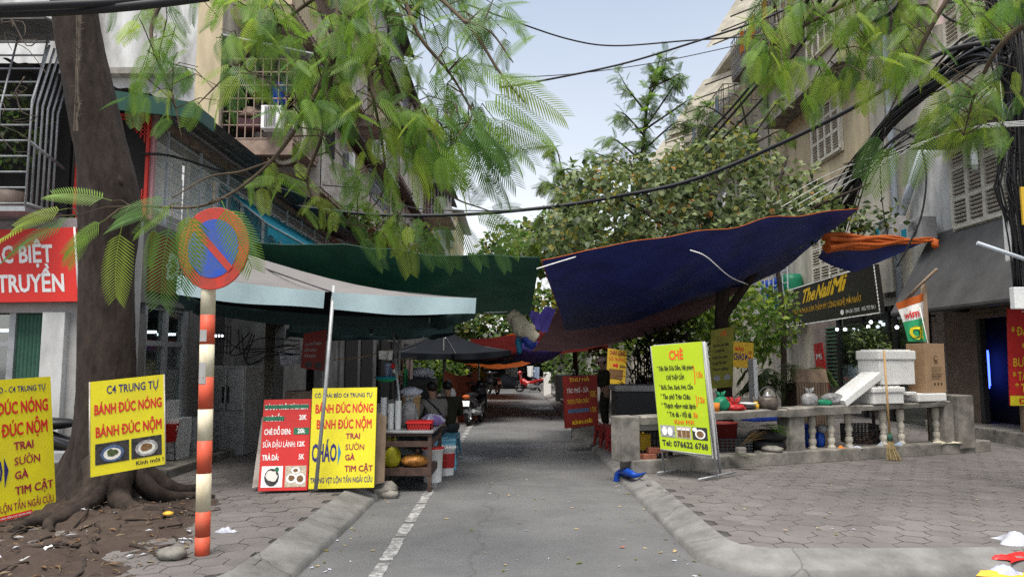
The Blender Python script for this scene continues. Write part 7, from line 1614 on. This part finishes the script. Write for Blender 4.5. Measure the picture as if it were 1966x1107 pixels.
# broom leaning on the rail
br=T('broom','long-handled straw broom leaning upright against the balustrade','broom',G(1714,878,PV)); bb=G(1714,884,PV)
top_=W(1697,672,bb.y+.12); neck_=W(1708,832,bb.y+.03)
br.part('handle',MB().tube([neck_,top_],.017,8),M['palewood']); br.part('binding',MB().tube([W(1709,845,bb.y+.04),W(1708,828,bb.y+.05)],[.045,.026],10),M['curtain'])
k=MB()
for i in range(90):
    a=R.uniform(0,6.28); q=R.random()**.5; e_=bb+Vector((.115*q*math.cos(a)+.02,.05*q*math.sin(a),R.uniform(0,.03))); k.tube([W(1709,842,bb.y+.04)+Vector((.03*q*math.cos(a),.02*q*math.sin(a),0)),W(1710,860,bb.y+.02)+Vector((.07*q*math.cos(a),.04*q*math.sin(a),0)),e_],.004,3)
br.part('bristles',k,M['straw'])
# under and behind the rail
def UP(px,off=.0,z=RT): p=along(px,off); return Vector((p.x,p.y,z))
bag('plastic_bag',UP(1548,.22),(.11,.12,.16),M['bagblue'],'blue plastic bag behind the leftmost baluster',seed=51); bag('plastic_bag',UP(1572,.15),(.09,.10,.13),M['bagblue'],'second blue bag between the first two balusters',seed=52); bag('plastic_bag',UP(1578,.1,RT+.22),(.08,.07,.06),M['bagclear'],'clear bag stuffed above the second blue bag',seed=53,knot=False)
def crate(name,c,w_,d_,h,m,label,rz=0):
    mb_=MB(); 
    for k in range(5):
        z=c[2]+.02+(h-.03)*k/4
        for s_ in (-1,1): mb_.box((c[0],c[1]+s_*d_/2,z),(w_,.015,.022)); mb_.box((c[0]+s_*w_/2,c[1],z),(.015,d_,.022))
    n=8
    for k in range(n+1):
        for s_ in (-1,1): mb_.box((c[0]-w_/2+w_*k/n,c[1]+s_*d_/2,c[2]+h/2),(.018,.018,h)); mb_.box((c[0]+s_*w_/2,c[1]-d_/2+d_*k/n,c[2]+h/2),(.018,.018,h))
    mb_.box((c[0],c[1],c[2]+.01),(w_,d_,.015)); return solo(name,mb_,m,label,'crate')
crate('crate',UP(1650,.40),.46,.34,.30,M['darkplastic'],'black open-lattice crate behind the balusters under the foam boxes'); crate('crate',UP(1255,.35,PV+.1),.42,.34,.42,M['black'],'black lattice crate under the stone slab left of the lime menu board')
solo('yellow_box',MB().box(UP(1232,.25,.50),(.16,.2,.22),rot=RQ,bev=.01),M['ochre'],'yellow carton wedged beside the balustrade corner post','box')
solo('brick_pile',(lambda k:[k.box(UP(1231+q*12,-.02-.05*(q%2),RT+.04+.075*(q//2)),(.20,.11,.07),rot=Matrix.Rotation(QA+R.uniform(-.2,.2),4,'Z'),bev=.006) for q in range(4)] and k)(MB()),M['brick'],'loose red bricks on the balustrade base by the corner post','bricks')
ty=MB()
for dz,dx in ((.0,0),(.14,.03)): ty.lathe([(.20,0),(.28,.02),(.31,.07),(.28,.12),(.20,.14)],UP(1472,.25,RT+dz)+Vector((dx,0,0)),24,cap=False)
solo('tyre_stack',ty,M['rubber'],'two old black tyres stacked behind the balustrade left of the middle post','tyres')
crate('basket',UP(1405,.2),.50,.3,.2,M['darkplastic'],'low black basket with palm stalks beside the tyres')
def palmfan(name,label,p0,dirs,L,m,n=26,cat='palm leaf'):
    k=MB()
    for i in range(n):
        d=Vector(dirs)+Vector((R.uniform(-.35,.35),R.uniform(-.25,.25),R.uniform(-.18,.18))); d.normalize(); e_=Vector(p0)+d*L*R.uniform(.6,1); mid=(Vector(p0)+e_)/2+Vector((0,0,.03)); sd=d.cross(Vector((0,.3,1))).normalized()*.008
        k.poly([Vector(p0)-sd*.3,mid-sd,e_,mid+sd])
    return solo(name,k,m,label,cat)
palmfan('palm_leaf','dry straw-coloured palm leaf poking out beside the tyres',UP(1420,-.05,RT+.12),(.8,-.2,.45),.5,M['straw']); palmfan('palm_leaf','green palm leaf lying over the tyres towards the post',UP(1455,.05,RT+.38),(.9,-.1,-.22),.6,M['bushF']); palmfan('palm_leaf','green palm leaf drooping over the base at the menu board foot',UP(1395,-.18,RT+.03),(.9,-.45,-.22),.55,M['bushA'])
tub('plant_pot',UP(1385,.45,PV),.17,.23,.55,M['maroonsign'],'dark red pot behind the rail beside the menu board',None,'pot'); solo('blue_tray',MB().box(UP(1462,.45,.74),(.55,.3,.08),rot=RQ,bev=.02),M['boxblue'],'dark blue tray under the rail above the tyres','tray')
solo('stone',MB().ell(UP(1480,-.08,RT+.045),(.16,.09,.05),10,7,wob=.15,rng=R),M['concrete'],'flat pale stone on the base below the tyres','stone'); solo('stone',MB().box(UP(1420,-.08,RT+.05),(.13,.1,.10),rot=RQ,bev=.02),M['concrete'],'small concrete block on the base near the menu board','stone')
st_=MB()
for i in range(26): p=UP(1655+R.uniform(-14,22),.12,RT+.02); st_.tube([p,p+Vector((R.uniform(-.2,.2),R.uniform(-.05,.05),R.uniform(.02,.25)))],.006,4)
solo('twig_pile',st_,M['brownsteel'],'pile of reddish twigs behind the balusters near the broom','twigs')
def rag(name,c,w_,d_,h,m,label,cat='litter',seed=0,rz=0.0,g=None):
    q=random.Random(seed); a,b_,c2=q.uniform(5,9),q.uniform(5,9),q.uniform(0,6); cs,sn=math.cos(rz),math.sin(rz)
    def fn(u,v):
        x=(u-.5)*w_*(1+.25*math.sin(v*7+c2)); y=(v-.5)*d_*(1+.25*math.sin(u*6+c2)); z=h*(.5+.28*math.sin(a*u+c2)+.25*math.sin(b_*v+1.3*c2)+.2*math.sin(13*u+9*v))*(math.sin(math.pi*u)*math.sin(math.pi*v))**.4
        return (c[0]+x*cs-y*sn,c[1]+x*sn+y*cs,c[2]+max(.003,z))
    return solo(name,MB().grid(12,10,fn),m,label,cat,g)
rag('rag',UP(1815,-.12),.42,.16,.06,M['clothbeige'],'cream rag draped on the balustrade base by the end pier','rag',3,QA); rag('paper',UP(1640,-.1),.16,.1,.05,M['bagwhite'],'white paper scrap on the base left of the broom','litter',4); rag('paper',UP(1612,-.08),.12,.09,.05,M['clothorange'],'orange scrap on the base by the third baluster','litter',5); rag('paper',UP(1688,-.05),.09,.08,.07,M['bagwhite'],'crumpled white scrap on the base under the broom handle','litter',6); rag('paper',UP(1722,-.08),.14,.1,.05,M['clothblue'],'pale blue scrap on the base right of the broom','litter',7)
# litter on the ground
pl=smoothpl([G(1183,921,.02),G(1190,908,.05),G(1205,906,PV+.03),G(1222,912,PV+.03),G(1243,905,PV+.02)],5)
solo('plastic_strip',MB().tube(pl,[.02+.045*math.sin(math.pi*i/(len(pl)-1)*1.0+.5)*.9 for i in range(len(pl))],7),M['bagblue'],'bright blue plastic strip lying over the kerb corner at right','litter')
rag('paper',G(435,1020,PV),.16,.10,.05,M['bagwhite'],'crumpled white paper on the soil right of the banded post','litter',11); solo('stone',MB().ell(G(330,1072,PV)+Vector((0,0,.04)),(.115,.09,.05),12,8,wob=.10,rng=R),M['concrete'],'grey stone on the soil left of the banded post','stone')
rag('rag',G(70,1085,PV)+Vector((0,0,.03)),.30,.17,.06,M['plastergrey'],'dirty pale rag on the soil at the bottom left','rag',13,.6); rag('paper',G(90,1076,PV)+Vector((0,0,.07)),.10,.07,.05,M['inkwhite'],'white tissue on the dirty rag at bottom left','litter',14)
solo('fruit_peel',MB().ell(G(322,998,PV)+Vector((0,0,.06)),(.05,.045,.022),10,6,wob=.12,rng=R),M['inkgold'],'orange fruit peel on the tree roots','litter')
for i,(px,py,m,w_,d_,h,l) in enumerate(((1960,1045,'bagwhite',.32,.24,.20,'pale blue plastic bag at the top of the rubbish in the right corner'),(1955,1068,'plasticred',.28,.12,.09,'red and white wrapper in the rubbish at the right corner'),(1945,1080,'inkgold',.36,.18,.10,'brown-yellow wrapper under the red one in the right corner'),(1925,1098,'bagwhite',.26,.15,.11,'lilac plastic scrap at the bottom of the right-corner rubbish'),(1900,1092,'bushF',.16,.05,.02,'long green leaf beside the rubbish at the right kerb'))):
    p=G(px,py,.02 if py>1080 else .10); w_*=1.3; d_*=1.2; h*=.75; rag('litter' if i<4 else 'fallen_leaf',(p.x,p.y,.01 if py>1075 else PV*.7),w_,d_,h,M[m] if i!=3 else mat('lilac',(.55,.58,.82),.4,var=.12,trans=.3),l,'litter',30+i,R.uniform(-.4,.4))
def fleaf(px,py,z,m,l,s_=.035): p=G(px,py,z); a=R.uniform(0,6); solo('fallen_leaf',MB().poly([p+Vector((s_*math.cos(a+q)*r_,s_*math.sin(a+q)*r_,.006+.004*math.sin(3*q))) for q,r_ in ((0,1.2),(.9,.7),(2.2,.7),(3.14,1.2),(4.1,.7),(5.4,.7))]),M[m],l,'leaf')
fleaf(1835,1087,.005,'leafC','single yellow-green leaf on the road in front of the right kerb',.045); fleaf(1112,1080,.005,'leafC','pale leaf on the road left of the right kerb corner',.03); fleaf(1195,1050,.006,'inkorange','reddish leaf scrap by the broken concrete patch',.025); fleaf(885,877,.006,'white','small white scrap on the road near the seated people',.05)
lf=MB()
for i in range(150):
    y_=5.2+R.random()**2*9; x_=R.uniform(-1.5,1.4); z_=.005
    if R.random()<.45: x_=R.choice((-1.50,1.38))+R.uniform(-.08,.10)
    s_=R.uniform(.008,.024); a=R.uniform(0,6.28); lf.poly([(x_+s_*math.cos(a+k*1.57)*(1.3 if k%2 else .7),y_+s_*math.sin(a+k*1.57)*(1.3 if k%2 else .7),z_+.002*k) for k in range(4)],mi=R.choice((0,0,1,2)))
for i in range(90):
    x_,y_=R.uniform(1.9,6.5),R.uniform(6,10); 
    s_=R.uniform(.008,.02); a=R.uniform(0,6.28); lf.poly([(x_+s_*math.cos(a+k*1.57)*(1.3 if k%2 else .7),y_+s_*math.sin(a+k*1.57)*(1.3 if k%2 else .7),PV+.010+.001*k) for k in range(4)],mi=R.choice((0,0,1,2)))
o=struct('street_litter',lf,[M['straw'],M['bagwhite'],M['bushC']]); tag(o,'scattered tiny leaf scraps and crumbs on the road and right pavement','litter',kind='stuff')
bpy.data.objects['twig_litter']['label']='loose twigs and dead leaves strewn over the soil around the tree'
